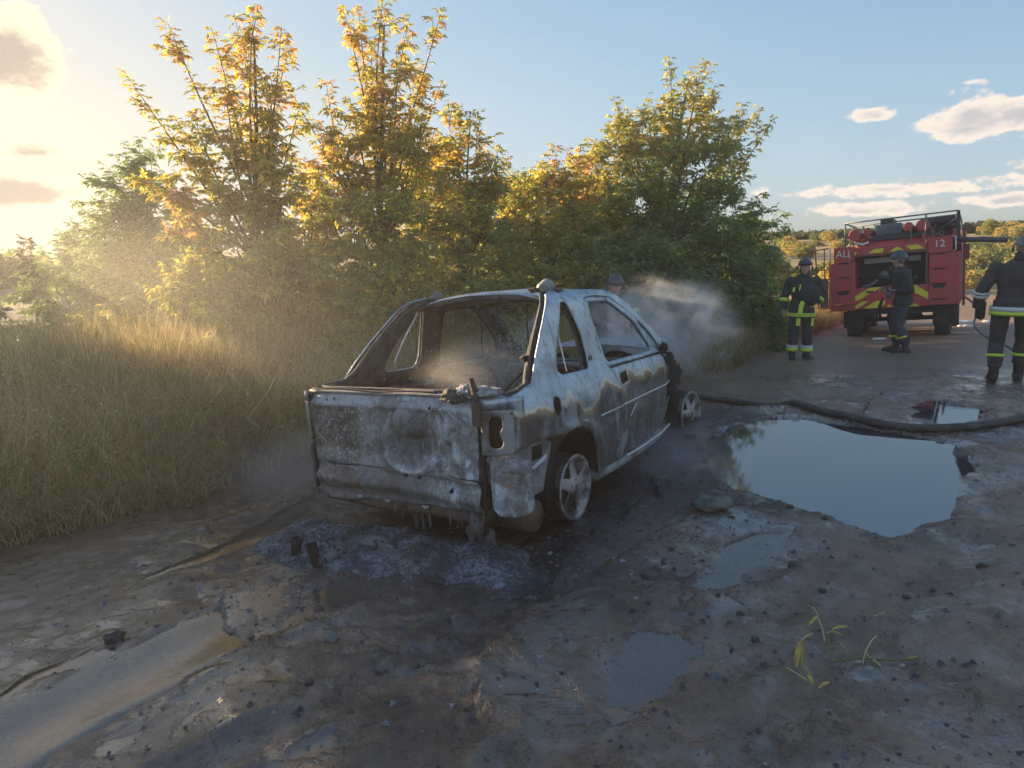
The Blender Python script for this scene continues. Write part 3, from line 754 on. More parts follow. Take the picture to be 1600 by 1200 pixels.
sh = np_mesh('seed_heads', SH[0], SH[1], GRASSM, cols=SH[2]); setp(sh, 'pale seed heads of the dry grass on the left verge', 'grass', kind='stuff')
x, y = verge_pts(1300, -8, 9, 2.6, 17, .0, 2.2, 2); n = len(x); zz = ground_z(x, y, False)
Pt = np.stack([x, y, zz + rng.uniform(.05, .5, n)], -1); Dt = rng.normal(0, 1, (n, 3)); Dt[:, 2] = abs(Dt[:, 2]) * .5
v2, f2, c2 = leaflets(Pt, Dt, rng.uniform(.08, .2, n), np.array([(.20, .28, .10), (.30, .34, .12), (.38, .26, .12)])[rng.integers(0, 3, n)], 5)
wdv = np_mesh('verge_weeds', v2, f2, LEAF, cols=c2); setp(wdv, 'low broad leaved weeds among the verge grass', 'weeds', kind='stuff')
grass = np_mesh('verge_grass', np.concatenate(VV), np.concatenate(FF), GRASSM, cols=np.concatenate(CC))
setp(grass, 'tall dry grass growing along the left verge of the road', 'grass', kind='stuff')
# seed heads: feathery tops on tall reeds
def reed(x, y, H, lean, label, big=1.0):
    z = ground_z([x], [y], False)[0]
    r = empty('reed', (x, y, z), 0, label, 'reed', None)
    m = MB(); pts = bez((0, 0, 0), (lean[0], lean[1], H), (0, 0, .1 * H), 8); m.tube([tuple(p) for p in pts], list(np.linspace(.006, .002, 8)), 5)
    m.build('stem', STRAW, r)
    V = []; F_ = []; c = []
    n = 120; t = rng.uniform(.0, 1, n); P_ = pts[-1] - (pts[-1] - pts[-2]) * t[:, None] * 1.5 * big
    D_ = rng.normal(0, 1, (n, 3)); D_[:, 2] = abs(D_[:, 2]) * .4 + .3 - t * .6
    v2, f2, c2 = leaflets(P_, D_, np.full(n, .12 * big) * rng.uniform(.5, 1.2, n), np.tile([.16, .13, .08], (n, 1)), 3)
    np_mesh('seed_head', v2, f2, GRASSM, r, cols=c2)
    return r
STRAW = plain('straw', (.42, .34, .18), .75, 0, .2, 20, .2, .002)
q = G(8, 8.6); reed(q[0], q[1], 2.45, (.05, 0), 'feathery reed against the yellow sky at the left picture edge', 1.3)
q = G(62, 8.8); reed(q[0], q[1], 2.4, (.10, 0), 'feathery reed standing a little right of the picture edge reed', 1.1)
# bent pale straws at the road edge
def straw(pts, label, r=.003):
    m = MB(); m.tube(pts, r, 5); o = m.build('dry_stalk', STRAW); return setp(o, label, 'stalk')
def onG(px, py, dz=0.0):
    q = gp(px, py); return (q[0], q[1], gz(q[0], q[1]) + dz)
straw([onG(0, 832, .03), onG(45, 834, .07), onG(75, 836, .05), onG(115, 842, .02)], 'long pale stalk lying at the grass edge, lower left')
straw([A(385, 655, 5.6), A(398, 640, 5.7), A(420, 610, 5.8), A(432, 585, 5.9)], 'pale stalk leaning out of the grass left of the car')
straw([A(384, 652, 5.6), A(396, 660, 5.55), A(404, 668, 5.5)], 'short pale stalk at the foot of the leaning stalk')
straw([A(160, 700, 4.9), A(168, 720, 4.85), A(172, 745, 4.8)], 'drooping grass stem in the verge at left')
# ------------------------------------------------------------------ far bushes and woods
def bushmesh(nm, n, rx, rz, pal, lf):
    d = rng.normal(0, 1, (n, 3)); d /= np.linalg.norm(d, axis=1, keepdims=True)
    k = rng.integers(0, 9, n); cen = rng.uniform(-.55, .55, (9, 3)) * [rx, rx, rz * .6]; cen[:, 2] += rz * .55
    P = cen[k] + d * rng.uniform(.5, 1, n)[:, None] ** .5 * [rx * .5, rx * .5, rz * .45]
    a = rng.normal(0, 1, (n, 3)); b = rng.normal(0, 1, (n, 3)); a /= np.linalg.norm(a, axis=1, keepdims=True)
    b -= (a * b).sum(1, keepdims=True) * a; b /= np.linalg.norm(b, axis=1, keepdims=True)
    s = lf * rng.uniform(.6, 1.3, (n, 1))
    V = np.stack([P - a * s, P - b * s * .5, P + a * s, P + b * s * .5], 1).reshape(-1, 3)
    F_ = np.arange(n * 4).reshape(n, 4)
    c = np.array(pal)[rng.integers(0, len(pal), n)] * rng.uniform(.7, 1.3, (n, 1))
    o = np_mesh(nm, V, F_, LEAF, cols=np.repeat(c, 4, 0)); return o
FARP = [[(.24, .26, .08), (.30, .28, .09), (.2, .22, .07)], [(.38, .32, .09), (.45, .34, .11)], [(.15, .2, .07), (.18, .22, .08)]]
prot = [bushmesh('bush', 1500, 1.6 + .5 * (i % 3), 1.7 + .5 * (i // 3), FARP[i % 3], .16) for i in range(6)]
meshes = [p.data for p in prot]
for p in prot: bpy.data.objects.remove(p)
def far_bush(x, y, s, i, label, group):
    o = bpy.data.objects.new('bush', meshes[i]); C.objects.link(o)
    o.location = (x, y, ground_z([x], [y], False)[0] - .2 * s); o.scale = (s, s, s * rng.uniform(.8, 1.1)); o.rotation_euler = (0, 0, rng.uniform(0, 6))
    tone = ('yellow green', 'golden brown', 'dark green')[i % 3]
    return setp(o, tone + ' ' + label, 'bush', group)
cnt = 0
while cnt < 130:
    a = rad(rng.uniform(19, 47)); d = rng.uniform(60, 210) if cnt < 105 else rng.uniform(50, 80)
    x, y = d * math.sin(a), d * math.cos(a)
    if fbm(np.array([x]), np.array([y]), .03, 3, 8)[0] < -.15: continue
    far_bush(x, y, rng.uniform(.45, 1.0) * (1 + d / 300), int(rng.integers(6)), ('low ' if cnt % 2 else 'rounded ') + ('bush near the foot of the far slope behind the truck' if d < 95 else 'bush high on the far slope behind the truck'), 'bushes on the far slope'); cnt += 1
for k in range(46):   # the row that crowns the slope at the right
    a = rad(34.5 + k * .28 + rng.uniform(-.2, .2)); d = rng.uniform(80, 105)
    far_bush(d * math.sin(a), d * math.cos(a), rng.uniform(.6, 1.05), int(rng.integers(6)), 'tree in the row crowning the slope at far right', 'row of trees on the right skyline')
for k in range(40):   # low bushes on the left horizon
    a = rad(-47 + k * .55 + rng.uniform(-.2, .2)); d = rng.uniform(40, 66)
    far_bush(d * math.sin(a), d * math.cos(a), rng.uniform(.7, 1.0), int(rng.integers(6)), 'low bush on the left horizon beyond the grass', 'bushes on the left horizon')
# distant wood: one dark mass along the ridge
V = []; F_ = []; c = []
n = 26000
a = np.radians(rng.uniform(12, 60, n)); d = rng.uniform(330, 460, n); x, y = d * np.sin(a), d * np.cos(a)
z = ground_z(x, y, False) + rng.uniform(0, 1, n) ** .7 * (3 + 1.5 * fbm(x, y, .02, 3, 5))
P = np.stack([x, y, z], -1); aa = rng.normal(0, 1, (n, 3)); bb = rng.normal(0, 1, (n, 3))
V = np.stack([P - aa, P - bb, P + aa, P + bb], 1).reshape(-1, 3)
wd = np_mesh('distant_wood', V, np.arange(n * 4).reshape(n, 4), LEAF, cols=np.repeat(np.array([[.07, .09, .05]]) * rng.uniform(.6, 1.4, (n, 1)), 4, 0))
setp(wd, 'dark distant wood along the ridge behind the truck', 'wood', kind='stuff')
# ================================================================== BURNT CAR
def RS(z): return float(np.interp(z, [.2, .35, .6, .8, .88, .95, 1.0, 1.25, 1.45, 1.52, 1.56], [.82, .85, .875, .875, .865, .83, .80, .735, .665, .62, .55]))
def densify(P, st):
    out = []
    for i in range(len(P)):
        a = Vector(P[i]); b = Vector(P[(i + 1) % len(P)]); n = max(1, int((b - a).length / st))
        for k in range(n): out.append(a.lerp(b, k / n))
    return out
def pinside(x, y, P):
    c = False; j = len(P) - 1
    for i in range(len(P)):
        if (P[i][1] > y) != (P[j][1] > y) and x < (P[j][0] - P[i][0]) * (y - P[i][1]) / (P[j][1] - P[i][1] + 1e-12) + P[i][0]: c = not c
        j = i
    return c
def sheet(name, outline, holes, st, fmap, mat, parent, thick=.006, smooth=True, off=-1):
    """panel cut to an outline with real openings; fmap bends it into space"""
    loops = [densify(outline, st)] + [densify(h, st * .8) for h in holes]
    pts = []; edges = []
    for lp in loops:
        b = len(pts); pts += [Vector((p[0], p[1])) for p in lp]; edges += [(b + i, b + (i + 1) % len(lp)) for i in range(len(lp))]
    A_ = np.array(outline); x0, y0 = A_.min(0); x1, y1 = A_.max(0)
    bnd = np.array([[p[0], p[1]] for p in pts])
    for gx__ in np.arange(x0 + st / 2, x1, st):
        for gy__ in np.arange(y0 + st / 2, y1, st):
            if pinside(gx__, gy__, outline) and not any(pinside(gx__, gy__, h) for h in holes):
                if np.min((bnd[:, 0] - gx__) ** 2 + (bnd[:, 1] - gy__) ** 2) > (st * .45) ** 2: pts.append(Vector((gx__, gy__)))
    v, e, f, *_ = delaunay_2d_cdt(pts, edges, [], 0, 1e-6)
    F_ = []
    for t in f:
        cx = sum(v[i][0] for i in t) / len(t); cy = sum(v[i][1] for i in t) / len(t)
        if pinside(cx, cy, outline) and not any(pinside(cx, cy, h) for h in holes): F_.append(tuple(t))
    o = mesh_obj(name, [fmap(p[0], p[1]) for p in v], F_, mat, parent, smooth)
    if thick: solid(o, thick, off)
    return o
def nz(p, s): return mnoise.noise(Vector(p) * s)
def ell(cx, cy, rx, ry, n=18, pw=1.0):
    o = []
    for k in range(n):
        t = 2 * math.pi * k / n; c, s = math.cos(t), math.sin(t)
        o.append((cx + rx * math.copysign(abs(c) ** pw, c), cy + ry * math.copysign(abs(s) ** pw, s)))
    return o

def burnt_panel(name, tail=False, dark=0.0):
    t = NT(name); v = t.coord('Object'); sp = t.n('ShaderNodeSeparateXYZ'); t.l(v, sp.inputs[0]); X, Y, Z = sp.outputs
    big = t.noise(v, 3.0, 5, .55, .5); mid = t.noise(v, 9, 6, .62, .3); fine = t.noise(v, 60, 5, .65)
    vs = t.coord('Object', (14, 14, 1.6)); streak = t.noise(vs, 1.3, 6, .65, .4)
    vs2 = t.coord('Object', (50, 50, 4)); streak2 = t.noise(vs2, 1.0, 4, .6)
    if not tail:
        wob = t.noise(t.coord('Object', (1.0, 1.0, .35)), 3.2, 3, .5)
        B = t.math('ADD', Z, t.math('MULTIPLY', t.math('SUBTRACT', wob, .5), .42))
        B = t.math('ADD', B, t.math('MULTIPLY', t.math('SUBTRACT', mid, .5), .06))
        up = t.rng(B, .815, .845)
        low = t.mix(t.rng(big, .38, .62), (.085, .082, .08), (.20, .20, .21))
        low = t.mix(t.math('MULTIPLY', t.rng(streak, .5, .75), .75), low, (.30, .34, .37))
        low = t.mix(t.math('MULTIPLY', t.rng(mid, .56, .70), .6), low, (.12, .085, .06))
        low = t.mix(t.math('MULTIPLY', t.rng(t.noise(v, 20, 8, .75), .48, .58), .5), low, (.035, .034, .035))
        low = t.mix(t.math('MULTIPLY', t.rng(t.noise(t.coord('Object', (1, 1, .6), (3, 1, 2)), 4.5, 4, .5, .8), .55, .64), .7), low, (.33, .38, .42))
        band = t.math('MULTIPLY', t.rng(B, .755, .825), t.math('SUBTRACT', 1.0, up))
        low = t.mix(t.math('MULTIPLY', band, t.rng(big, .35, .6, .25, .95)), low, (.42, .28, .12))
        pale = t.mix(t.rng(big, .3, .7), (.29, .37, .44), (.47, .55, .61))
        pale = t.mix(t.math('MULTIPLY', t.rng(streak, .50, .66), .6), pale, (.15, .18, .21))
        pale = t.mix(t.math('MULTIPLY', t.rng(t.noise(v, 22, 7, .72), .52, .62), .35), pale, (.12, .14, .16))
        pale = t.mix(t.math('MULTIPLY', t.rng(mid, .60, .72), .5), pale, (.45, .36, .26))
        col = t.mix(up, low, pale)
        edge_ = t.math('MULTIPLY', t.rng(B, .812, .83), t.math('SUBTRACT', 1.0, t.rng(B, .835, .86)))
        col = t.mix(t.math('MULTIPLY', edge_, .7), col, (.66, .60, .48))
        r = t.mixf(up, t.mixf(big, .38, .60), t.mixf(mid, .26, .42)); met = t.mixf(up, .35, .75)
    else:
        # Y is car-left positive: right end ash pale, left end scabbed and rusty
        col = t.mix(t.rng(big, .35, .65), (.21, .205, .20), (.42, .43, .445))
        rt = t.rng(t.math('ADD', Y, t.math('MULTIPLY', t.math('SUBTRACT', big, .5), .5)), .05, -.5)
        col = t.mix(t.math('MULTIPLY', rt, t.math('MULTIPLY', t.rng(streak, .40, .62), t.rng(t.noise(v, 6, 5, .6, 1.2), .40, .60))), col, (.62, .70, .76))
        # shading painted into the colour: spare wheel recess darkened, its rim made paler
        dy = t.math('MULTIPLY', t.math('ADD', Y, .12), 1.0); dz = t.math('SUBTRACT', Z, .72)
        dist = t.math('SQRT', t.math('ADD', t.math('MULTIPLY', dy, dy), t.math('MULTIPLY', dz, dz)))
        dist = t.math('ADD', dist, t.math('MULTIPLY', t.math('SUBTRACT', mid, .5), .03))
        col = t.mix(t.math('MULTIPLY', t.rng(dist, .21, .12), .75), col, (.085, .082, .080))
        rg = t.math('MULTIPLY', t.rng(dist, .205, .222), t.rng(dist, .245, .228))
        col = t.mix(t.math('MULTIPLY', rg, t.rng(big, .35, .55, .25, .8)), col, (.60, .62, .63))
        top = t.rng(t.math('ADD', Z, t.math('MULTIPLY', t.math('SUBTRACT', mid, .5), .06)), .885, .905)
        col = t.mix(t.math('MULTIPLY', top, .8), col, (.42, .47, .52))
        scab = t.math('MULTIPLY', t.rng(t.noise(v, 42, 4, .7, 1.0), .53, .62), t.rng(Y, .05, .3))
        lft = t.math('MULTIPLY', t.rng(t.math('ADD', Y, t.math('MULTIPLY', t.math('SUBTRACT', mid, .5), .25)), .24, .40), t.math('MULTIPLY', t.rng(Z, .57, .59), t.math('SUBTRACT', 1.0, t.rng(Z, .87, .89))))
        col = t.mix(t.math('MULTIPLY', lft, .85), col, (.10, .082, .066))
        col = t.mix(t.math('MULTIPLY', t.math('MULTIPLY', t.rng(Y, .1, .5), t.rng(Z, .72, .56)), t.rng(mid, .42, .6)), col, (.27, .14, .08))
        col = t.mix(t.math('MULTIPLY', scab, .75), col, (.62, .63, .65))
        col = t.mix(t.math('MULTIPLY', t.rng(streak2, .60, .72), .45), col, (.60, .62, .64))
        col = t.mix(t.math('MULTIPLY', t.rng(mid, .60, .68), .6), col, (.03, .028, .027))
        gr = t.noise(v, 26, 9, .78, .4)
        col = t.mix(t.math('MULTIPLY', t.rng(gr, .50, .58), .38), col, (.055, .050, .047))
        lowz = t.rng(Z, .48, .40)
        col = t.mix(t.math('MULTIPLY', lowz, t.math('MULTIPLY', t.rng(Y, -.45, -.1), .75)), col, t.mix(t.rng(gr, .4, .6), (.055, .046, .040), (.19, .165, .145)))
        dl = t.noise(t.coord('Object', (130, 130, 5)), 1.0, 3, .6)
        col = t.mix(t.math('MULTIPLY', t.rng(dl, .63, .70), .5), col, (.55, .56, .57))
        cr_ = t.n('ShaderNodeTexVoronoi'); cr_.feature = 'DISTANCE_TO_EDGE'; t.l(t.coord('Object', (1, 1, .7)), cr_.inputs['Vector']); cr_.inputs['Scale'].default_value = 34
        col = t.mix(t.math('MULTIPLY', t.math('MULTIPLY', t.rng(cr_.outputs['Distance'], .06, .02), t.math('MULTIPLY', t.rng(Y, -.05, .25), t.rng(mid, .45, .58))), .55), col, (.48, .48, .48))
        r = t.mixf(big, .42, .68); met = .2
    col = t.mix(t.math('MULTIPLY', t.rng(fine, .60, .70), .35), col, (.03, .03, .03))
    col = t.mix(t.math('MULTIPLY', t.rng(t.noise(v, 4.2 if tail else 3.4, 8, .68, 1.0), .53, .59), .42 if tail else t.mixf(up, .5, .16)), col, (.035, .033, .033))
    rs_ = t.math('MULTIPLY', t.rng(t.noise(t.coord('Object', (1, 1, 1), (7, 2, 5)), 5.5, 8, .7, .6), .57, .63), .6 if tail else t.mixf(up, .5, .12))
    col = t.mix(rs_, col, (.20, .115, .07))
    if dark: col = t.mix(dark, col, (.035, .031, .028))
    h = t.math('ADD', t.math('MULTIPLY', mid, .6), t.math('MULTIPLY', fine, .25))
    h = t.math('ADD', h, t.math('MULTIPLY', streak2, .15))
    h = t.math('ADD', h, t.math('MULTIPLY', t.noise(v, 24, 8, .75), .7))
    return t.pbsdf(col, r, met, t.bump(h, .40 if not tail else .85, .014))
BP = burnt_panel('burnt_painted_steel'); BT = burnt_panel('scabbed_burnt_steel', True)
CHAR = plain('charred_steel', (.075, .071, .069), .8, .1, .6, 18, .9, .016, (.17, .145, .13), .6)
CHARG = plain('ashen_steel', (.30, .30, .31), .65, .2, .5, 9, .6, .01, (.05, .045, .04), .8)
RUST = plain('rusty_steel', (.13, .085, .06), .8, .1, .45, 11, .6, .01, (.05, .042, .038), .9)
ASH = plain('white_ash', (.42, .42, .44), .95, 0, .35, 30, .8, .01, (.15, .15, .16), .7)
BRIGHT = plain('bare_bright_strip', (.62, .64, .66), .4, .5, .2, 20, .2, .002)
BLACK = plain('soot_black', (.014, .013, .013), .85, 0, .4, 14, .6, .01)
MELT = plain('melted_plastic', (.07, .065, .065), .55, 0, .5, 10, .5, .01, (.22, .22, .23), .6)
RIMM = plain('burnt_alloy', (.40, .36, .36), .55, .35, .35, 9, .5, .006, (.05, .042, .042), 1.0)

car = empty('burnt_car', (0, 0, 0), 0, 'burnt out two door car standing on bare rims, grey blue bodywork streaked with ash', 'car')
fF = Vector((.541, .84, -.035)).normalized(); rR = Vector((.84, -.538, .072)).normalized(); uU = rR.cross(fF).normalized(); rR = fF.cross(uU)
COZ = -1.888 + CAMH
car.matrix_world = Matrix(((fF[0], -rR[0], uU[0], -.279), (fF[1], -rR[1], uU[1], 4.512), (fF[2], -rR[2], uU[2], COZ), (0, 0, 0, 1)))

def sidemap(s, inset=0.0, seed=0.0):
    def f(x, z):
        r = RS(z) - inset
        if x < -.45 and z < 1.02: r -= (.95 if s > 0 else .1) * (-.45 - x) ** 2
        if x > 1.2 and z < 1.0: r -= .05 * ((x - 1.2) / .7) ** 2
        r += .007 * nz((x + seed, z, 3), 5) + .010 * nz((x, z + seed, 8), 2.2)
        # swage line above the arch and along the belt
        r += .010 * math.exp(-((z - .80) / .035) ** 2) * (1 if x > .25 else .3)
        da = math.hypot((x + .04) / .43, (z - .30) / .36)
        if z < .8: r += .022 * math.exp(-((da - 1.0) / .10) ** 2)
        return (x, -s * r, z)
    return f
SIDE = [(-.73, .66), (-.6, .668), (-.45, .675), (-.36, .668), (-.28, .655), (-.21, .645), (-.05, .66), (.06, .635), (.16, .59), (.24, .52), (.295, .42), (.325, .32), (.34, .235), (.60, .235), (.82, .235),
        (.80, .30), (.745, .50), (.732, .66), (.70, .80), (.662, .892), (.635, .95), (.605, 1.0), (.578, 1.2), (.567, 1.365), (.575, 1.44), (.61, 1.478), (.80, 1.487), (1.02, 1.472), (1.10, 1.45), (1.30, 1.34), (1.45, 1.245), (1.62, 1.125), (1.78, .975), (1.82, .925), (1.90, .88),
        (1.97, .93), (1.84, 1.045), (1.69, 1.165), (1.555, 1.27), (1.38, 1.385), (1.22, 1.47), (1.05, 1.52), (.61, 1.538), (.26, 1.545), (.12, 1.525), (.02, 1.455), (-.187, 1.275), (-.338, 1.125), (-.44, 1.01), (-.50, .992), (-.60, .985), (-.73, .975)]
QW = [(.225, 1.455), (.26, 1.465), (.30, 1.462), (.325, 1.43), (.35, 1.33), (.365, 1.22), (.368, 1.08), (.35, 1.01), (.31, .987), (.12, .99), (-.06, .998), (-.10, 1.03), (-.09, 1.08), (-.047, 1.152), (.02, 1.235), (.092, 1.315), (.16, 1.385)]
DOOR = [(.833, .25), (1.10, .255), (1.60, .275), (1.835, .30), (1.875, .38), (1.895, .48), (1.902, .572), (1.885, .72), (1.839, .835), (1.80, .89), (1.755, .925), (1.2, .937), (.648, .945), (.67, .892), (.708, .80), (.740, .66), (.753, .50), (.808, .30)]
DWO = [(.643, .955), (.612, 1.0), (.585, 1.2), (.575, 1.365), (.583, 1.435), (.615, 1.468), (.80, 1.477), (1.02, 1.462), (1.095, 1.44), (1.295, 1.33), (1.445, 1.235), (1.61, 1.118), (1.765, .97), (1.77, .935)]
DWI = [(.668, .985), (.64, 1.03), (.625, 1.2), (.618, 1.36), (.635, 1.425), (.68, 1.437), (.98, 1.43), (1.06, 1.405), (1.22, 1.315), (1.37, 1.215), (1.50, 1.085), (1.555, 1.01), (1.56, .975)]
for s in (1, -1):
    near = s == 1
    st = .028 if near else .05
    q = sheet('quarter_panel', SIDE, [QW] + ([ell(-.265, .835, .052, .058)] if near else []), st, sidemap(s), BP, car, .012, True, 1 if s > 0 else -1)
    bevel(q, .002)
    # inner skin of pillars, dark
    sheet('pillar_lining', [(p[0] + .0, p[1]) for p in SIDE[19:]] + [(-.6, .9), (.6, .86)], [[(a + (.02 if a < .2 else -.02), b) for a, b in QW]], .06, sidemap(s, .045, 2), CHAR, car, .01, True, 1 if s > 0 else -1)
    HH = [(.735, .815), (.88, .822), (.885, .835), (.878, .89), (.87, .897), (.735, .893), (.728, .88), (.728, .825)]
    d = sheet('door', DOOR, [HH] if near else [], .03 if near else .06, sidemap(s, .003, 5), BP, car, .01, True, 1 if s > 0 else -1)
    bevel(d, .002)
    sheet('window_frame', DWO, [DWI], .03, sidemap(s, .014, 1), CHAR if not near else BP, d, .022, True, 1 if s > 0 else -1)
    sheet('inner_panel', [(.86, .30), (1.78, .34), (1.82, .6), (1.70, .90), (.70, .92), (.78, .6)], [], .09, sidemap(s, .07, 9), CHAR, d, .006)
    if near:
        MB().box((.806, -.838, .856), (.16, .05, .095)).build('handle_recess', BLACK, d)
    m = MB(); m.tube([(x, -s * (RS(z) + .012), z) for x, z in ((.742, .658), (1.0, .660), (1.4, .663), (1.70, .664))] + [(1.895, -s * (RS(.666) - .028), .666)], .0065, 6); m.build('trim_strip', BRIGHT, d, True)
    m = MB(); m.tube([(x, -s * (RS(.655) + .014), .655) for x in (.342, .5, .722)], .006, 6); m.build('trim_strip', BRIGHT, q, True)
    # scuffed dangling strip end on the door
    if near:
        m = MB(); m.tube([(.86, -.895, .55), (.95, -.893, .605), (1.02, -.89, .63)], [.004, .006, .003], 6); m.build('loose_trim_end', BRIGHT, d, True)
        m = MB(); m.tube([(.83, -.86, .238), (1.2, -.862, .235), (1.6, -.86, .245), (1.86, -.85, .27)], .010, 6); m.build('sill_trim', BRIGHT, car, True)
        m = MB()
        for a in np.linspace(-.2, math.pi * .95, 10): m.tube([(.395 + .02 * math.cos(a), -.80, 1.045 + .03 * math.sin(a)), (.395 + .02 * math.cos(a + .36), -.80, 1.045 + .03 * math.sin(a + .36))], .004, 5)
        m.build('latch_hole', BLACK, q)
        m = MB(); m.lathe([(0, .060), (.05, .055), (.055, .0)], (-.265, -.862, .835), (0, 1, 0), 18); m.build('fuel_filler_cup', BLACK, q, True)
    # sill
    m = MB(); m.tube([(.33, -s * .79, .20), (.9, -s * .80, .195), (1.5, -s * .80, .205), (1.86, -s * .77, .23)], .055, 8, True, .8); m.build('sill', CHARG if near else CHAR, car, True)
    # wheel arch liner
    m = MB(); V = []; F_ = []
    for i in range(15):
        a = math.pi * (i / 14) * 1.05 - .1
        for k, yy in enumerate((.852, .60, .45)): V.append((-.03 + .365 * math.cos(a), -s * yy, .30 + .335 * math.sin(a)))
    for i in range(14):
        for k in range(2): F_.append((i * 3 + k, i * 3 + k + 1, (i + 1) * 3 + k + 1, (i + 1) * 3 + k))
    m.add(V, F_); solid(m.build('wheel_arch', BLACK, car, True), .006)
    # bumper bracket behind the arch: ash grey, with its square hole
    BB = [(-.70, .36), (-.66, .33), (-.46, .34), (-.41, .42), (-.385, .52), (-.33, .62), (-.40, .662), (-.60, .655), (-.72, .648)]
    sheet('bumper_side_bracket', BB, [[(-.553, .545), (-.425, .552), (-.43, .636), (-.55, .640)]], .035, sidemap(s, .022, 4), CHARG, car, .01)
    if near:
        m = MB(); m.tube([(-.58, -.83, .50), (-.45, -.855, .545), (-.41, -.86, .56)], .006, 5); m.tube([(-.58, -.83, .485), (-.45, -.855, .53), (-.41, -.86, .545)], .004, 5); m.build('bracket_rib', BRIGHT, car)
        m = MB(); m.tube([(-.64, -.80, .56), (-.62, -.83, .45), (-.56, -.85, .40), (-.52, -.85, .385)], [.01, .014, .012, .005], 6); m.build('bent_flange', CHARG, car, True)
        m = MB(); m.tube([(-.30, -.862, .70), (-.22, -.868, .655), (-.16, -.86, .64)], .012, 6); m.build('arch_brace', CHAR, car)
        # flattened melted blob above the arch
        m = MB(); m.tube([(.02, -.885, .685), (.09, -.895, .672), (.15, -.89, .64)], [.008, .022, .006], 7, True, .6); m.build('ash_blister', ASH, car, True)
# fold lines of the shoulder ledge running to the tail
# roof with its dropped edges
def roofmap(x, r):
    z = 1.565 - .075 * abs(r / .6) ** 2.6 - .03 * max(0, (x - .8) / .35) ** 2 - .02 * max(0, (.40 - x) / .15) ** 2
    z += .008 * nz((x, r, 1), 3) + .003 * nz((x, r, 1), 9)
    return (x, -r, z)
rf = sheet('roof', [(.22, -.60), (.25, -.3), (.24, 0), (.25, .3), (.22, .60), (.6, .615), (1.08, .60), (1.14, .3), (1.16, 0), (1.14, -.3), (1.08, -.60), (.6, -.615)], [], .06, roofmap, BP, car, .01)
m = MB(); m.tube([(.27, -r_, 1.525 - .055 * abs(r_ / .6) ** 2.5) for r_ in np.linspace(-.62, .62, 15)], .034, 8, True, .75); m.build('rear_header', CHAR, car, True)
m = MB(); m.tube([(.36, -r_, 1.50 - .05 * abs(r_ / .6) ** 2.5) for r_ in np.linspace(-.60, .60, 15)], .028, 8, True, .6); m.build('header_inner_rail', CHARG, car, True)
m = MB(); m.tube([(1.10, -r_, 1.50 - .06 * abs(r_ / .6) ** 2.5) for r_ in np.linspace(-.60, .60, 13)], .035, 8, True, .7); m.build('windscreen_header', CHAR, car, True)
# melted roof lumps
def lump(name, c, r, mat, parent, seed=0, sq=(1, 1, 1), k=.35, sub=3):
    bm = bmesh.new(); bmesh.ops.create_icosphere(bm, subdivisions=sub, radius=1)
    for v_ in bm.verts:
        n_ = 1 + k * mnoise.noise(v_.co * 1.6 + Vector((seed, 0, 0))) + k * .5 * mnoise.noise(v_.co * 4 + Vector((0, seed, 0)))
        v_.co = Vector((v_.co.x * r * sq[0], v_.co.y * r * sq[1], v_.co.z * r * sq[2])) * n_ + Vector(c)
    me = bpy.data.meshes.new(name); bm.to_mesh(me); bm.free()
    return fin(name, me, mat, parent, True)
lump('melted_roof_fitting', (.30, -.53, 1.575), .062, CHARG, car, 1, (1, 1, .9), .3)
lump('melted_roof_trim', (.36, -.58, 1.545), .035, RUST, car, 2, (2.2, 1, .6))
lump('melted_roof_trim', (.24, -.46, 1.56), .035, RUST, car, 3, (1.6, 1.2, .5))
m = MB()
pr = [Vector((.33 + .006 * math.cos(t), .50 - .062 * math.cos(t), 1.535 + .068 * math.sin(t))) for t in np.linspace(0, math.pi, 12)]
m.add(pr + [p + Vector((.018, 0, 0)) for p in pr], [tuple(range(12)), tuple(range(23, 11, -1))] + [(i, i + 12, i + 13, i + 1) for i in range(11)]); m.build('roof_fin', CHARG, car)
# tail: ledge under the rear window
def tailx(r, z=.8):
    a = abs(r); return -.80 + (.30 * max(0, a - .62) ** 2 * 2.2) + (.06 * max(0, (z - .90) / .08) if z > .90 else 0)
m = MB(); m.tube([(tailx(r_) + .045, -r_, .972 + (-.004 if abs(r_) > .7 else 0)) for r_ in np.linspace(-.83, .80, 21)], .026, 8, True, .55); m.build('rear_ledge', CHARG, car, True)
m = MB(); m.tube([(tailx(r_) + .11, -r_, .985) for r_ in np.linspace(-.80, .74, 15)], .014, 6); m.tube([(tailx(r_) + .02, -r_, .992 + .006 * math.sin(9 * r_)) for r_ in np.linspace(-.78, .35, 15)], .007, 6); m.build('window_seal_channel', CHAR, car, True)
for s in (1, -1):
    m = MB(); m.tube([(-.72, -s * .79, .985), (-.60, -s * .80, .99), (-.46, -s * .775, 1.0), (-.38, -s * .74, 1.06), (-.25, -s * .70, 1.19), (-.08, -s * .66, 1.34), (.08, -s * .61, 1.46), (.2, -s * .57, 1.51)], [.014, .017, .02, .022, .022, .021, .02, .02], 8, True, .7); m.build('window_channel', CHAR, car, True)
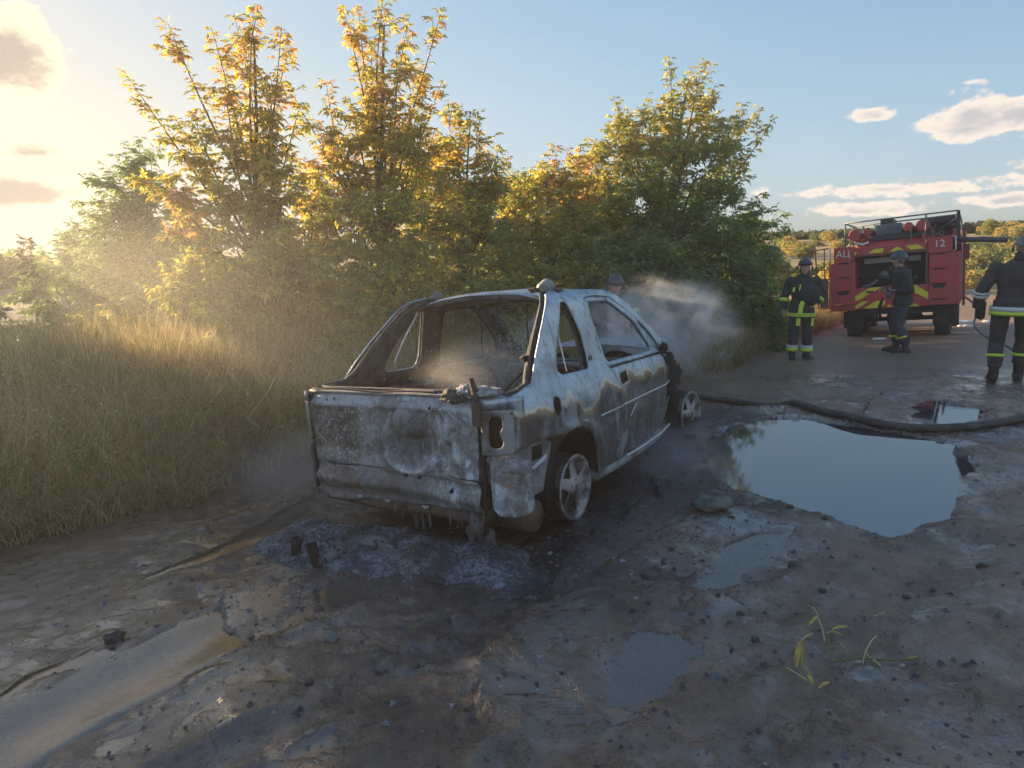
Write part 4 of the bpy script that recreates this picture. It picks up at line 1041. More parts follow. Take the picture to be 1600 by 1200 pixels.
# tailgate: pressed and buckled sheet
def tg(r, z):
    x = tailx(r, z)
    n = .014 * nz((r, z, 0), 4) + .008 * abs(nz((r, z, 5), 9)) + .004 * nz((r, z, 2), 24)
    # pressed left panel
    def box(u, a, b, w_=.02): return 1 / (1 + math.exp(-(u - a) / w_ * 2)) * 1 / (1 + math.exp((u - b) / w_ * 2))
    x += .022 * box(r, -.74, -.34) * box(z, .57, .885)
    # spare wheel carrier: rounded square recess and boss
    x += .055 * box(r, -.12, .37, .012) * box(z, .60, .88, .012) * (1 - .0)
    d = math.hypot((r - .12), (z - .72)); x -= .045 * math.exp(-((d - .235) / .022) ** 2) * (1 if z < .70 else .35)
    dd = math.hypot((r - .10) / 1.25, z - .80); x -= .075 * (1 - float(sstep(.04, .115, dd)))
    x -= .012 * math.exp(-((r - .48) / .05) ** 2) * math.exp(-((z - .79) / .05) ** 2)
    x += .02 * math.exp(-((r - .60) / .035) ** 2) * (.5 + .5 * math.sin(z * 26 + 1))
    x += .015 * math.exp(-((z - .915) / .008) ** 2)
    return (x + n, -r, z)
TG = [(-.775, .49), (-.80, .60), (-.80, .86), (-.775, .965), (0, .972), (.60, .972), (.635, .955), (.64, .70), (.62, .48), (.2, .485), (-.3, .487)]
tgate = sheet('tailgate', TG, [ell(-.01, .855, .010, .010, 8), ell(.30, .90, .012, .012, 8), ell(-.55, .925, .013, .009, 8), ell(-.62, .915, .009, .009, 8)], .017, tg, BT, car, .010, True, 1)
m = MB()
for (r_, z_, q_) in ((-.01, .80, .016), (.03, .765, .012), (.24, .74, .018), (.48, .79, .022), (.33, .895, .012), (.02, .62, .01)): m.lathe([(-.012, 0), (-.012, q_), (.004, q_ * 1.1)], (tg(r_, z_)[0] - .004, -r_, z_), (1, 0, 0), 10)
m.build('bolt_bosses', CHARG, tgate, True)
m = MB(); m.lathe([(-.008, .0), (-.012, .06), (0, .075), (.004, .085)], (tg(.08, .81)[0] - .0, -.08, .81), (1, 0, 0), 20); m.build('spare_wheel_mount', CHARG, tgate, True)
# hinge bracket and bent rod at the right end of the tailgate
m = MB(); m.box((-.80, -.655, .885), (.05, .055, .14)); m.tube([(-.80, -.655, .93), (-.80, -.645, 1.0), (-.79, -.615, 1.085)], [.024, .022, .016], 8); m.build('tailgate_hinge', RUST, car)
m = MB(); m.box((-.775, -.652, .56), (.03, .022, .50)); m.build('tailgate_gap_post', BLACK, car)
lump('melted_white_mass', (-.76, -.70, 1.005), .045, ASH, car, 4, (1.1, 2.0, .6), .6, 4)
lump('melted_white_mass', (-.76, -.56, 1.01), .04, ASH, car, 8, (1.1, 1.6, .7), .7, 4)
lump('charred_mass', (-.79, -.47, .975), .035, CHAR, car, 6, (1, 2.4, 1.2), .6, 4)
m = MB(); m.tube([(-.72, -.6, .99), (-.74, -.3, .985), (-.70, 0.0, .99)], [.012, .02, .008], 6); m.build('charred_strip', CHAR, car)
# lamp panels and corner shells
LAMP = [(0, .640), (.155, .640), (.175, .66), (.18, .70), (.178, .86), (.165, .90), (0, .905)]
def lhole():
    o = []
    for t in np.linspace(0, 2 * math.pi, 22, endpoint=False):
        z = .775 + .095 * math.sin(t); wv = .044 * abs(math.cos(t)) ** .6
        r_ = .073 + math.copysign(wv, math.cos(t))
        if math.cos(t) > 0: r_ -= .026 * math.exp(-((z - .765) / .03) ** 2)
        o.append((r_, z))
    return o
def cornermap(s, inset=0.0):
    def f(a, z):   # a: distance outwards from r = .665
        t = a / .26
        r = .665 + (.205 - inset) * math.sin(min(t, 1.0) * math.pi / 2) ** .9
        if s < 0: r = .785 + (.10 - inset) * math.sin(min(t, 1.0) * math.pi / 2) ** .9
        x = tailx(.66) + .0 + .17 * (1 - math.cos(min(t, 1.0) * math.pi / 2)) + inset
        if z < .60: r += .03
        n = .008 * nz((a, z, s), 8) + .006 * nz((a, z, s), 20)
        return (x + n, -s * r, z)
    return f
for s in (1, -1):
    sheet('lamp_panel', LAMP, [lhole()], .02, cornermap(s), CHARG, car, .012)
    m = MB(); m.hexa([(-.70, -s * .655, .65), (-.70, -s * .80, .65), (-.60, -s * .80, .65), (-.60, -s * .655, .65), (-.70, -s * .655, .90), (-.70, -s * .80, .90), (-.60, -s * .80, .90), (-.60, -s * .655, .90)]); m.build('lamp_pocket', BLACK, car)
    CO_ = [(0, .32), (.03, .275), (.14, .262), (.23, .27), (.275, .295), (.262, .31), (.272, .40), (.262, .50), (.245, .60), (.19, .635), (.02, .632), (.0, .60)]
    sheet('corner_panel', CO_, [], .02, cornermap(s, .02), BT if s > 0 else CHAR, car, .01)
    sheet('corner_shell', [(.165, .66), (.25, .66), (.25, .972), (0, .972), (0, .912), (.17, .908)], [], .03, cornermap(s, -.002), BP if s > 0 else CHARG, car, .01)
m = MB()
for (a, z) in ((.012, .89), (.012, .66), (.165, .65), (.16, .88)):
    p = cornermap(1)(a, z); m.lathe([(-.006, 0), (-.006, .007), (.002, .008)], p, (1, 0, 0), 8)
m.build('lamp_screws', CHAR, car)
lump('bulging_corner_ash', (-.74, -.80, .57), .055, ASH, car, 12, (.5, 1.3, .8), .4)
m = MB(); m.tube([(-.75, .855, .95), (-.74, .865, .90), (-.73, .865, .87)], [.02, .026, .012], 7); m.build('rusted_corner_cap', RUST, car, True)
# crash beam / valance under the tailgate
def val(r, z):
    x = tailx(r) - .012 + .02 * math.sin((z - .25) * 40 + .6 * math.sin(3 * r)) + .020 * nz((r, z, 7), 5) + .010 * abs(nz((r, z, 2), 13))
    return (x, -r, z + .012 * math.sin(5 * r + 1))
VAL = [(-.80, .275), (-.6, .25), (-.3, .27), (0, .262), (.3, .275), (.62, .285), (.63, .38), (.615, .478), (.2, .482), (-.3, .484), (-.775, .486)]
sheet('rear_valance', VAL, [ell(.42, .40, .016, .016, 10), ell(.05, .445, .02, .008, 10), ell(.16, .44, .02, .008, 10)], .022, val, BT, car, .01)
m = MB(); m.tube([(tailx(r_) + .02, -r_, .42 - .06 * math.exp(-((r_ - .12) / .25) ** 2)) for r_ in np.linspace(-.5, .60, 24)], .009, 6); m.build('pressed_rib', CHARG, car, True)
m = MB(); m.tube([(-.74, -r_, .235 + .01 * math.sin(7 * r_)) for r_ in np.linspace(-.72, .60, 20)], .055, 8, True, .85); m.build('bumper_beam', RUST, car, True)
m = MB()
for r_ in (.02, .08): m.box((-.70, -r_, .15), (.02, .025, .16))
m.box((-.62, 0, .26), (.2, 1.3, .03)); m.build('beam_stay', CHAR, car)
for i, (r_, z0, l_, q_) in enumerate([(.56, .20, .15, .045), (.50, .12, .12, .04), (.60, .06, .10, .04)]): lump('melted_bumper_drip', (-.76 + .03 * i, -r_, z0), q_, MELT, car, 20 + i, (1, 1, 2.0), .5)
random.seed(3)
m = MB()
for i in range(20):
    r_ = random.uniform(-.8, .62); z_ = random.uniform(.20, .29); l_ = random.uniform(.02, .10)
    m.tube([(-.80, -r_, z_), (-.80 + random.uniform(-.01, .01), -r_ + random.uniform(-.008, .008), z_ - l_)], [random.uniform(.004, .010), .0015], 5)
setp(m.build('melted_drips', MELT, car), kind='stuff')
m = MB()
for r_ in (-.35, -.10, .22): m.tube([(-.825, -r_ - .02, .285), (-.83, -r_, .278), (-.825, -r_ + .03, .283)], [.006, .012, .005], 6)
m.build('molten_aluminium_beads', ASH, car, True)
# underside
m = MB(); m.tube([(-.45, -.78, .17), (-.45, -.35, .16)], .10, 14); m.build('exhaust_silencer', RUST, car, True)
m = MB(); m.box((.05, 0, .32), (1.3, 1.3, .03)); m.box((1.2, 0, .24), (1.35, 1.45, .03)); m.box((-.4, 0, .42), (.6, 1.2, .03)); m.build('floor_pan', CHAR, car)
m = MB(); m.tube([(0, -.62, .22), (0, .62, .22)], .035, 10); m.lathe([(-.1, 0), (-.09, .07), (.09, .07), (.1, 0)], (0, 0, .22), (0, 1, 0), 14); m.build('rear_axle', BLACK, car, True)
m = MB(); m.tube([(2.555, -.62, .22), (2.555, .62, .22)], .03, 10); m.build('front_axle', BLACK, car, True)
# wheels
def wheel(x, s, turn=0.0, seed=0):
    w_ = empty('wheel', (x, -s * .84, .225)); w_.parent = car; w_.rotation_euler = (0, 0, turn)
    n = 40; R = .225
    m = MB(); m.lathe([(0, R), (.008, R + .003), (.016, R - .002), (.018, R - .016), (.05, R - .020), (.09, R - .045), (.16, R - .04), (.175, R - .012), (.19, R), (.195, R - .012), (.17, R - .06), (.09, R - .062), (.03, R - .035), (.004, R - .02)], (0, s * .0, 0), (0, s, 0), n, True)
    m.build('rim', RIMM, w_, True)
    holes = []
    for k in range(5):
        a = 2 * math.pi * (k + .5) / 5 + seed
        hp = []
        for (rr, da) in [(.085, -.10), (.12, -.30), (.165, -.42), (.192, -.30), (.197, 0), (.192, .30), (.165, .42), (.12, .30), (.085, .10)]:
            hp.append((rr * math.cos(a + da), rr * math.sin(a + da)))
        holes.append(hp)
    def fm(u, v_):
        d = math.hypot(u, v_); return (u, s * (.018 + .022 * float(sstep(.05, .16, d)) * (1 - float(sstep(.17, .21, d))) - .012 * (1 - float(sstep(.03, .08, d)))), v_)
    sheet('spoke_disc', ell(0, 0, .209, .209, 40), holes, .018, fm, RIMM, w_, .014, True, 0)
    m = MB()
    for k in range(5):
        a = 2 * math.pi * k / 5 + seed; m.lathe([(-.004, .0), (-.004, .010), (.008, .011)], (.052 * math.cos(a), s * .008, .052 * math.sin(a)), (0, s, 0), 8)
    m.lathe([(-.010, .0), (-.008, .022), (.006, .026)], (0, s * .006, 0), (0, s, 0), 14); m.build('wheel_bolts', CHAR, w_)
    m = MB(); m.lathe([(.06, .0), (.06, .135), (.075, .14), (.08, .06), (.15, .055), (.16, 0)], (0, 0, 0), (0, s, 0), 26); m.build('brake_disc', RUST, w_, True)
    # what is left of the tyre: a slumped ring of soot and wire
    m = MB(); V = []
    m.lathe([(.06, R - .03), (.075, R - .004), (.11, R + .008), (.16, R + .004), (.175, R - .02)], (0, 0, 0), (0, s, 0), 36); o = m.build('tyre_remains', BLACK, w_, True)
    for v_ in o.data.vertices:
        k = nz(v_.co, 9); v_.co *= 1 + .03 * k; v_.co.z = max(v_.co.z, -.223)
    return w_
wheel(0, 1, 0, .2); wheel(0, -1, 0, .9); wheel(2.555, 1, rad(-7), .5); wheel(2.555, -1, rad(-7), 1.3)
# cabin: dashboard beam, bulkhead, seat frames, steering wheel
m = MB(); m.box((1.72, 0, .60), (.05, 1.35, .60)); m.box((1.62, 0, .86), (.22, 1.38, .08)); m.build('bulkhead', CHAR, car)
m = MB(); m.tube([(1.5, -.62, .84), (1.46, 0, .86), (1.5, .62, .84)], .035, 8); m.build('dashboard_beam', CHARG, car, True)
for s in (1, -1):
    st_ = empty('seat_frame', (.85, -s * .38, .34)); st_.parent = car
    m = MB(); m.tube([(-.12, -.22, .12), (-.28, -.22, .58), (-.29, -.12, .64), (-.29, .12, .64), (-.28, .22, .58), (-.12, .22, .12)], .016, 6); m.build('backrest_hoop', CHAR, st_, True)
    m = MB(); m.tube([(.35, -.22, .14), (-.12, -.22, .10), (-.12, .22, .10), (.35, .22, .14), (.35, -.22, .14)], .016, 6); m.box((.1, 0, .04), (.5, .46, .03)); m.build('seat_pan', CHAR, st_)
    m = MB()
    for k in range(9): z_ = .16 + k * .05; m.tube([(-.13 - .035 * k * .9, -.21, z_), (-.15 - .035 * k * .9, 0, z_ + .01), (-.13 - .035 * k * .9, .21, z_)], .004, 4)
    setp(m.build('spring_wires', RUST, st_), kind='stuff')
m = MB(); m.tube([(-.10, -.55, .40), (-.16, -.55, .88), (-.16, .55, .88), (-.10, .55, .40)], .02, 6)
m.hexa([(-.08, -.56, .40), (-.06, -.56, .40), (-.06, .56, .40), (-.08, .56, .40), (-.17, -.56, .86), (-.15, -.56, .86), (-.15, .56, .86), (-.17, .56, .86)]); m.build('rear_seat_panel', CHAR, car)
m = MB()
m.lathe([(0, .178), (.01, .186), (.02, .178)], (1.30, .38, .86), (-.85, 0, .5), 22, True); m.tube([(1.30, .38, .86), (1.62, .38, .70)], .02, 6); m.build('steering_wheel', CHAR, car, True)
m = MB(); m.tube([(-.27, -.715, 1.13), (-.34, -.69, 1.06), (-.50, -.64, .96)], .007, 5); m.tube([(-.27, -.70, 1.12), (-.33, -.70, 1.0), (-.44, -.68, .94)], .006, 5); m.build('seat_belt_cables', BLACK, car)
lump('belt_anchor', (-.285, -.69, 1.14), .03, BLACK, car, 33, (1.6, 1.6, .8), .6)
m = MB(); m.tube([(.27, .66, 1.44), (.12, .70, 1.24), (.03, .74, 1.07), (.07, .76, 1.0)], .006, 5); m.tube([(.25, -.60, 1.40), (.28, -.62, 1.2), (.25, -.68, .98)], .005, 5); m.build('melted_belt_strands', BRIGHT, car)
for i_, (a_, b_, s_) in enumerate((((.5, .2, 1.50), (.7, .35, 1.05), .05), ((.9, -.1, 1.48), (1.3, .05, .95), .1), ((.4, -.3, 1.5), (.2, -.42, 1.1), .06), ((1.5, -.2, .88), (1.1, -.35, .62), .1))):
    m = MB(); m.tube([tuple(q_) for q_ in bez(a_, b_, (s_, s_, -.08), 7)], .007, 5); m.build('hanging_wire', CHAR, car, True)
# front end without its wings: hood, aprons, strut towers, engine
def hoodm(x, r):
    return (x, -r, .985 - .03 * ((x - 1.95) / 1.0) ** 2 * 1.5 - .05 * (r / .7) ** 4 + .015 * nz((x, r, 0), 3) + .02 * float(sstep(2.4, 2.9, x)))
sheet('hood', [(1.93, -.66), (1.90, 0), (1.93, .60), (2.4, .62), (2.82, .60), (2.92, .2), (2.92, -.2), (2.82, -.66), (2.4, -.68)], [], .07, hoodm, ASH, car, .01)
for s in (1, -1):
    sheet('inner_wing', [(1.86, .30), (2.05, .32), (2.2, .50), (2.40, .64), (2.75, .60), (2.9, .46), (3.0, .60), (2.86, .70), (2.7, .69), (2.5, .76), (2.3, .74), (2.15, .84), (1.90, .90)], [], .05, lambda x, z: (x, -s * (.62 + .05 * nz((x, z, s), 5)), z), BLACK, car, .01)
    m = MB(); m.lathe([(0, .10), (.45, .075), (.5, .05)], (2.555, -s * .60, .35), (0, 0, 1), 12); m.tube([(1.90, -s * .66, .88), (2.3, -s * .62, .80), (2.9, -s * .56, .68)], .02, 6); m.build('strut_tower', BLACK, car, True)
lump('charred_wing_remains', (1.97, -.72, .84), .09, BLACK, car, 41, (1.0, .8, 1.3), .5, 4)
lump('charred_mirror_remains', (1.86, -.80, .96), .055, BLACK, car, 42, (1.3, .9, 1.0), .5, 4)
lump('charred_wing_remains', (2.10, -.70, .70), .09, CHAR, car, 43, (1.0, .7, 1.6), .5, 4)
lump('engine_block', (2.5, -.1, .62), .26, CHAR, car, 44, (1.1, 1.2, .9), .35, 4)
m = MB(); m.box((2.98, 0, .55), (.05, 1.1, .32)); m.build('radiator_frame', BLACK, car)
# ================================================================== FIRE TRUCK
REDP = plain('red_truck_paint', (.56, .055, .060), .42, 0, .14, 4, .10, .003, (.34, .10, .085), .55)
REDD = plain('red_door_and_darkened_body', (.24, .03, .03), .5, 0, .15, 8, .1, .003)
YELP = plain('yellow_reflective_stripe', (.80, .68, .05), .45, 0, .08, 10, .05, .001)
WHT = plain('white_marking', (.80, .80, .80), .5, 0, .05, 10, .05, .001)
BLU = plain('blue_marking', (.05, .10, .35), .5, 0, .05, 10, .05, .001)
DKST = plain('dark_steel', (.055, .055, .06), .6, .3, .3, 10, .3, .004)
GREYM = plain('grey_steel', (.20, .20, .21), .5, .5, .3, 10, .3, .004, (.12, .09, .07), .5)
RUB = plain('black_rubber', (.025, .024, .024), .85, 0, .3, 12, .4, .006, (.10, .085, .07), .6)
GLS = plain('pale_interior_panel', (.42, .40, .34), .6, 0, .15, 8, .1, .002)
BROWNM = plain('brown_frame_paint', (.20, .075, .055), .6, 0, .2, 8, .2, .003)
truck = empty('fire_truck', (0, 0, 0), 0, 'red fire truck seen from behind with yellow chevrons and a loaded roof rack', 'fire truck')
tF = Vector((.587, .808, -.0523)).normalized(); tU = Vector((-.0405, .0939, .9948)); tR = tF.cross(tU).normalized(); tU = tR.cross(tF)
TO = Vector((8.24, 13.709, -2.075 + CAMH))
truck.matrix_world = Matrix(((tF[0], -tR[0], tU[0], TO[0]), (tF[1], -tR[1], tU[1], TO[1]), (tF[2], -tR[2], tU[2], TO[2]), (0, 0, 0, 1)))
# local frame: x forward from the rear face, y to the truck's left, z up ; R_(right) = -y
def tp(x, r, z): return (x, -r, z)
def tbox(m, x0, x1, r0, r1, z0, z1): return m.box(((x0 + x1) / 2, -(r0 + r1) / 2, (z0 + z1) / 2), (abs(x1 - x0), abs(r1 - r0), abs(z1 - z0)))
def col_part(name, r0, r1, r0b, r1b, z0, z1, zs, side):
    """rear corner column: narrower head, wider skirt"""
    m = MB(); m.hexa([tp(0, r0b, z0), tp(0, r1b, z0), tp(.9, r1b, z0), tp(.9, r0b, z0), tp(0, r0b, zs), tp(0, r1b, zs), tp(.9, r1b, zs), tp(.9, r0b, zs)])
    m.hexa([tp(.005, r0, zs + .001), tp(.005, r1, zs + .001), tp(.9, r1, zs + .001), tp(.9, r0, zs + .001), tp(.005, r0, z1), tp(.005, r1, z1), tp(.9, r1, z1), tp(.9, r0, z1)])
    o = m.build(name, REDP, truck); bevel(o, .025, 2)
    rc = (r0 + r1) / 2; wd = .15
    for k, z in enumerate(np.linspace(z0 + .14, zs + .0, 4)):
        st = MB()
        big = k == 1 + 0 or k == 2
        st.hexa([tp(-.05, rc - wd, z), tp(-.05, rc + wd, z), tp(.0, rc + wd, z), tp(.0, rc - wd, z), tp(-.012, rc - wd, z + .03), tp(-.012, rc + wd, z + .03), tp(.0, rc + wd, z + .03), tp(.0, rc - wd, z + .03)])
        s_ = st.build('step', REDP, o)
        dk = MB(); sh = (.10 if k == 1 else .03)
        pts = [tp(-.003, rc - wd * .9, z), tp(-.003, rc + wd * .9, z), tp(-.003, rc + wd * .55, z - sh), tp(-.003, rc - wd * .55, z - sh)]
        dk.hexa([pts[0], pts[1], pts[2], pts[3]] + [(p[0] - .002, p[1], p[2]) for p in pts]); dk.build('step_recess', DKST, s_)
    return o
cL = col_part('corner_column', -1.13, -.74, -1.215, -.70, .55, 1.96, 1.62, -1)
cR = col_part('corner_column', .63, 1.05, .655, 1.20, .59, 2.00, 1.66, 1)
# crossing panels between the columns
m = MB(); m.hexa([tp(.02, -.74, 1.75), tp(.02, .62, 1.75), tp(.9, .62, 1.75), tp(.9, -.74, 1.75), tp(.02, -.74, 1.90), tp(.02, .62, 1.90), tp(.9, .62, 1.90), tp(.9, -.74, 1.90)]); upper = m.build('upper_panel', REDP, truck); bevel(upper, .01)
m = MB(); m.hexa([tp(.10, -.60, 1.901), tp(.10, .56, 1.901), tp(.9, .56, 1.901), tp(.9, -.60, 1.901), tp(.25, -.42, 2.04), tp(.25, .44, 2.04), tp(.9, .44, 2.04), tp(.9, -.42, 2.04)]); m.build('roof_deck', REDP, truck)
m = MB(); tbox(m, .02, .9, -.71, .66, .58, 1.04); lower = m.build('lower_panel', REDP, truck); bevel(lower, .012)
# body behind: side walls, roof, inner floor
m = MB(); tbox(m, .9, 3.4, -1.2, 1.2, .6, 1.86); body = m.build('body', REDD, truck); bevel(body, .03, 2)  # body paint darkened to cut the red sunlight it bounces onto the ground
m = MB(); tbox(m, 3.5, 5.4, -1.15, 1.15, .55, 2.35); cab = m.build('cab', REDP, truck); bevel(cab, .06, 2)
m = MB(); tbox(m, .75, .80, -.73, .64, 1.0, 1.76); m.build('pump_bay_back', DKST, truck)
m = MB(); tbox(m, .03, .75, -.72, .63, 1.02, 1.045); m.build('pump_bay_floor', DKST, truck)
for s_, (a, b) in enumerate(((-.735, -.705), (.60, .635))):
    m = MB(); tbox(m, .01, .04, a, b, 1.03, 1.76); m.build('bay_jamb', BROWNM, truck)
m = MB(); tbox(m, .012, .04, -.735, .635, 1.715, 1.752); m.build('bay_lintel', BROWNM, truck)
# things in the pump bay
m = MB(); tbox(m, .30, .33, -.56, -.02, 1.56, 1.67); m.build('bay_panel', GLS, truck)
m = MB(); tbox(m, .30, .33, .28, .50, 1.55, 1.66); m.build('bay_panel', GLS, truck)
m = MB(); m.tube([tp(.35, -.18, 1.3), tp(.2, -.18, 1.3)], .09, 14); m.tube([tp(.36, -.30, 1.10), tp(.2, -.30, 1.18), tp(.16, -.44, 1.08), tp(.12, -.6, 1.06)], .035, 8); m.build('pump_outlet', GREYM, truck, True)
m = MB()
for (r_, z_) in ((-.05, 1.42), (.05, 1.42), (-.1, 1.22), (.12, 1.18), (.3, 1.35), (.4, 1.2)): m.lathe([(0, .0), (0, .035), (.1, .035)], tp(.3, r_, z_), (1, 0, 0), 12)
setp(m.build('gauges', GREYM, truck, True), kind='stuff')
m = MB(); m.tube([tp(.4, -.7, 1.25), tp(.4, .6, 1.22)], .03, 8); m.tube([tp(.4, .2, 1.05), tp(.4, .2, 1.6)], .03, 8); m.build('pump_pipes', DKST, truck, True)
# yellow stripes
def stripe(parent, pts, x=.012, mat=YELP, name='stripe'):
    m = MB(); n = len(pts); P = [tp(x, r_, z_) for r_, z_ in pts] + [tp(x + .004, r_, z_) for r_, z_ in pts]
    m.add(P, [tuple(range(n)), tuple(range(2 * n - 1, n - 1, -1))] + [(i, n + i, n + (i + 1) % n, (i + 1) % n) for i in range(n)]); return m.build(name, mat, parent)
for q in ([(-.72, 1.83), (-.66, 1.83), (-.70, 1.77), (-.72, 1.77)], [(-.46, 1.77), (-.34, 1.86), (-.16, 1.86), (-.17, 1.77)], [(-.05, 1.77), (.07, 1.86), (.11, 1.86), (.22, 1.77)], [(.24, 1.87), (.46, 1.87), (.58, 1.775), (.34, 1.775)]): stripe(upper, q)
for q in ([(-.708, .90 - .14), (-.708, .85 + .02), (-.42, 1.035), (-.20, 1.035), (-.62, .78)], [(-.70, .595), (-.70, .66), (-.56, .745), (-.44, .745), (-.66, .595)], [(-.54, .587), (-.30, .745), (-.13, .745), (-.13, .66), (-.25, .587)], [(-.10, .60), (-.02, .60), (-.02, .64), (-.08, .64)],
          [(.33, 1.035), (.42, 1.035), (.655, .86), (.655, .72), (.33, .92)], [(.20, .587), (.20, .66), (.30, .72), (.50, .587)], [(.10, .587), (.16, .587), (.12, .64)]): stripe(lower, q)
m = MB(); tbox(m, -.03, .02, -.49, -.35, .93, .965); m.build('plate_lamp', DKST, truck)
# number plate
pl = MB(); tbox(pl, -.006, .004, -.69, -.17, .775, .885); plate = pl.build('number_plate', WHT, truck); plate.matrix_local = plate.matrix_local
def text(body, size, loc, mat, parent, name='lettering', ext=.003):
    cu = bpy.data.curves.new(name, 'FONT'); cu.body = body; cu.size = size; cu.extrude = ext; cu.align_x = 'CENTER'; cu.align_y = 'CENTER'
    o = bpy.data.objects.new(name, cu); C.objects.link(o)
    dg = bpy.context.evaluated_depsgraph_get(); me = bpy.data.meshes.new_from_object(o.evaluated_get(dg)); bpy.data.objects.remove(o)
    ob = fin(name, me, mat, parent, False)
    # text faces the rear (-x): text x -> -y, text y -> z
    ob.matrix_local = Matrix(((0, 0, -1, loc[0]), (-1, 0, 0, loc[1]), (0, 1, 0, loc[2]), (0, 0, 0, 1)))
    return ob
text('AX 4561 CF', .092, (-.010, .415, .83), BLU, plate)
m = MB(); tbox(m, -.009, -.005, -.688, -.645, .778, .882); m.build('plate_band', BLU, plate)
text('АЦ', .20, (-.002, .945, 1.80), WHT, cL)
text('12', .20, (-.002, -.84, 1.84), WHT, cR)
# handrails beside the head of each column
for s_, rr in ((-1, -1.20), (1, 1.11)):
    m = MB(); m.tube([tp(.02, rr + .06 * -s_, 1.98), tp(-.03, rr, 1.96), tp(-.03, rr + .01 * s_, 1.70), tp(.0, rr - .04 * s_, 1.67)], .012, 6); m.build('grab_rail', WHT, truck, True)
# roof rack: rails and posts
m = MB()
for (a, b) in ((tp(.05, -.90, 2.47), tp(.05, 1.15, 2.47)), (tp(.05, 1.15, 2.47), tp(3.4, 1.15, 2.47)), (tp(.05, -.90, 2.47), tp(3.4, -.90, 2.47)), (tp(3.4, -.9, 2.47), tp(3.4, 1.15, 2.47)), (tp(1.0, -.9, 2.465), tp(1.0, 1.15, 2.465))):
    m.tube([a, b], .017, 6)
m.build('rack_rails', GREYM, truck, True)
for i, (x_, r_) in enumerate([(.05, -.90), (.05, .60), (1.2, -.9), (1.2, 1.15), (3.4, -.9), (3.4, 1.15)]):
    m = MB(); m.tube([tp(x_, r_, 1.96), tp(x_, r_, 2.46)], .016, 6); m.build('rack_post', GREYM, truck, True)
m = MB(); tbox(m, .02, .09, 1.12, 1.18, 1.95, 2.46); m.build('rack_post', DKST, truck)
m = MB(); m.tube([tp(.06, .85, 2.15), tp(.06, 1.13, 2.33)], .016, 6); m.tube([tp(.06, .95, 2.2), tp(.06, 1.14, 2.2)], .014, 6); m.build('rack_brace', GREYM, truck)
# tubes for suction hose with red end caps
for (r_, z_, q_, x1) in ((-.73, 2.20, .125, 2.8), (-.47, 2.25, .085, 2.8), (.28, 2.26, .095, 2.8), (.54, 2.26, .125, 2.8)):
    m = MB(); m.tube([tp(.18, r_, z_), tp(x1, r_, z_)], q_ * .93, 18); t_ = m.build('hose_tube', GREYM, truck, True)
    m = MB(); m.lathe([(0, 0), (0, q_ * .8), (.015, q_), (.09, q_), (.09, q_ * .9)], tp(.10, r_, z_), (1, 0, 0), 20); m.build('end_cap', REDP, t_, False)
m = MB(); tbox(m, .3, 2.9, -.33, .14, 2.16, 2.38); m.build('equipment_case', plain('blue_grey_case', (.17, .21, .25), .55, .1, .2, 6, .2, .003), truck)
for k in range(3):
    m = MB(); tbox(m, .27, .3, -.28 + .03 * k, .10, 2.18 + .06 * k, 2.20 + .06 * k); m.build('case_slat', GREYM, truck)
m = MB(); tbox(m, .4, 1.2, -.26, -.02, 2.381, 2.50); m.build('equipment_bag', DKST, truck)
m = MB(); m.hexa([tp(.2, -.45, 2.045), tp(.2, .50, 2.045), tp(.9, .5, 2.045), tp(.9, -.45, 2.045), tp(.25, -.38, 2.155), tp(.25, .40, 2.155), tp(.9, .4, 2.155), tp(.9, -.38, 2.155)]); m.build('deck_frame', DKST, truck)
for r_ in (.34, .60): 
    m = MB(); m.tube([tp(.06, r_, 1.9), tp(.06, r_ - .01, 2.2)], .014, 6); m.build('ladder_stile', WHT if r_ > .5 else GREYM, truck)
m = MB(); tbox(m, .35, 3, .62, 1.1, 2.30, 2.40); m.build('ladder_stack', DKST, truck)
# horn speakers / lamps on the right column
m = MB(); m.lathe([(0, .17), (.0, .165), (.12, .165), (.2, .10), (.2, 0)], tp(-.0, .90, 2.07), (1, 0, 0), 22); m.build('siren_housing', DKST, truck, True)
for (r_, q_) in ((.76, .045), (.87, .05)):
    m = MB(); m.lathe([(.02, 0), (0, q_ * .7), (-.02, q_), (.03, q_), (.08, q_ * .6)], tp(-.05, r_, 2.05), (1, 0, 0), 16); l_ = m.build('work_lamp', GREYM, truck, True)
    m = MB(); m.lathe([(0, 0), (0, q_ * .6)], tp(-.045, r_, 2.05), (1, 0, 0), 12); m.build('lens', DKST, l_, True)
m = MB(); m.tube([tp(.05, -.70, 2.02), tp(.05, -.55, 1.98), tp(.06, -.45, 2.02)], .025, 6); m.build('roof_clamp', WHT, truck, True)
setp(m.build('roof_clutter', GREYM, truck), kind='stuff') if False else None
rndm = random.Random(5); m = MB()
for i in range(26):
    r_ = rndm.uniform(-.85, -.5) if i % 2 else rndm.uniform(.55, .75); z_ = rndm.uniform(1.99, 2.08) if i % 2 else rndm.uniform(2.15, 2.42)
    m.tube([tp(.1 + rndm.uniform(0, .3), r_, z_), tp(.1 + rndm.uniform(0, .3), r_ + rndm.uniform(-.1, .1), z_ + rndm.uniform(-.08, .08))], rndm.uniform(.008, .022), 5)
setp(m.build('roof_fittings', GREYM, truck), kind='stuff')
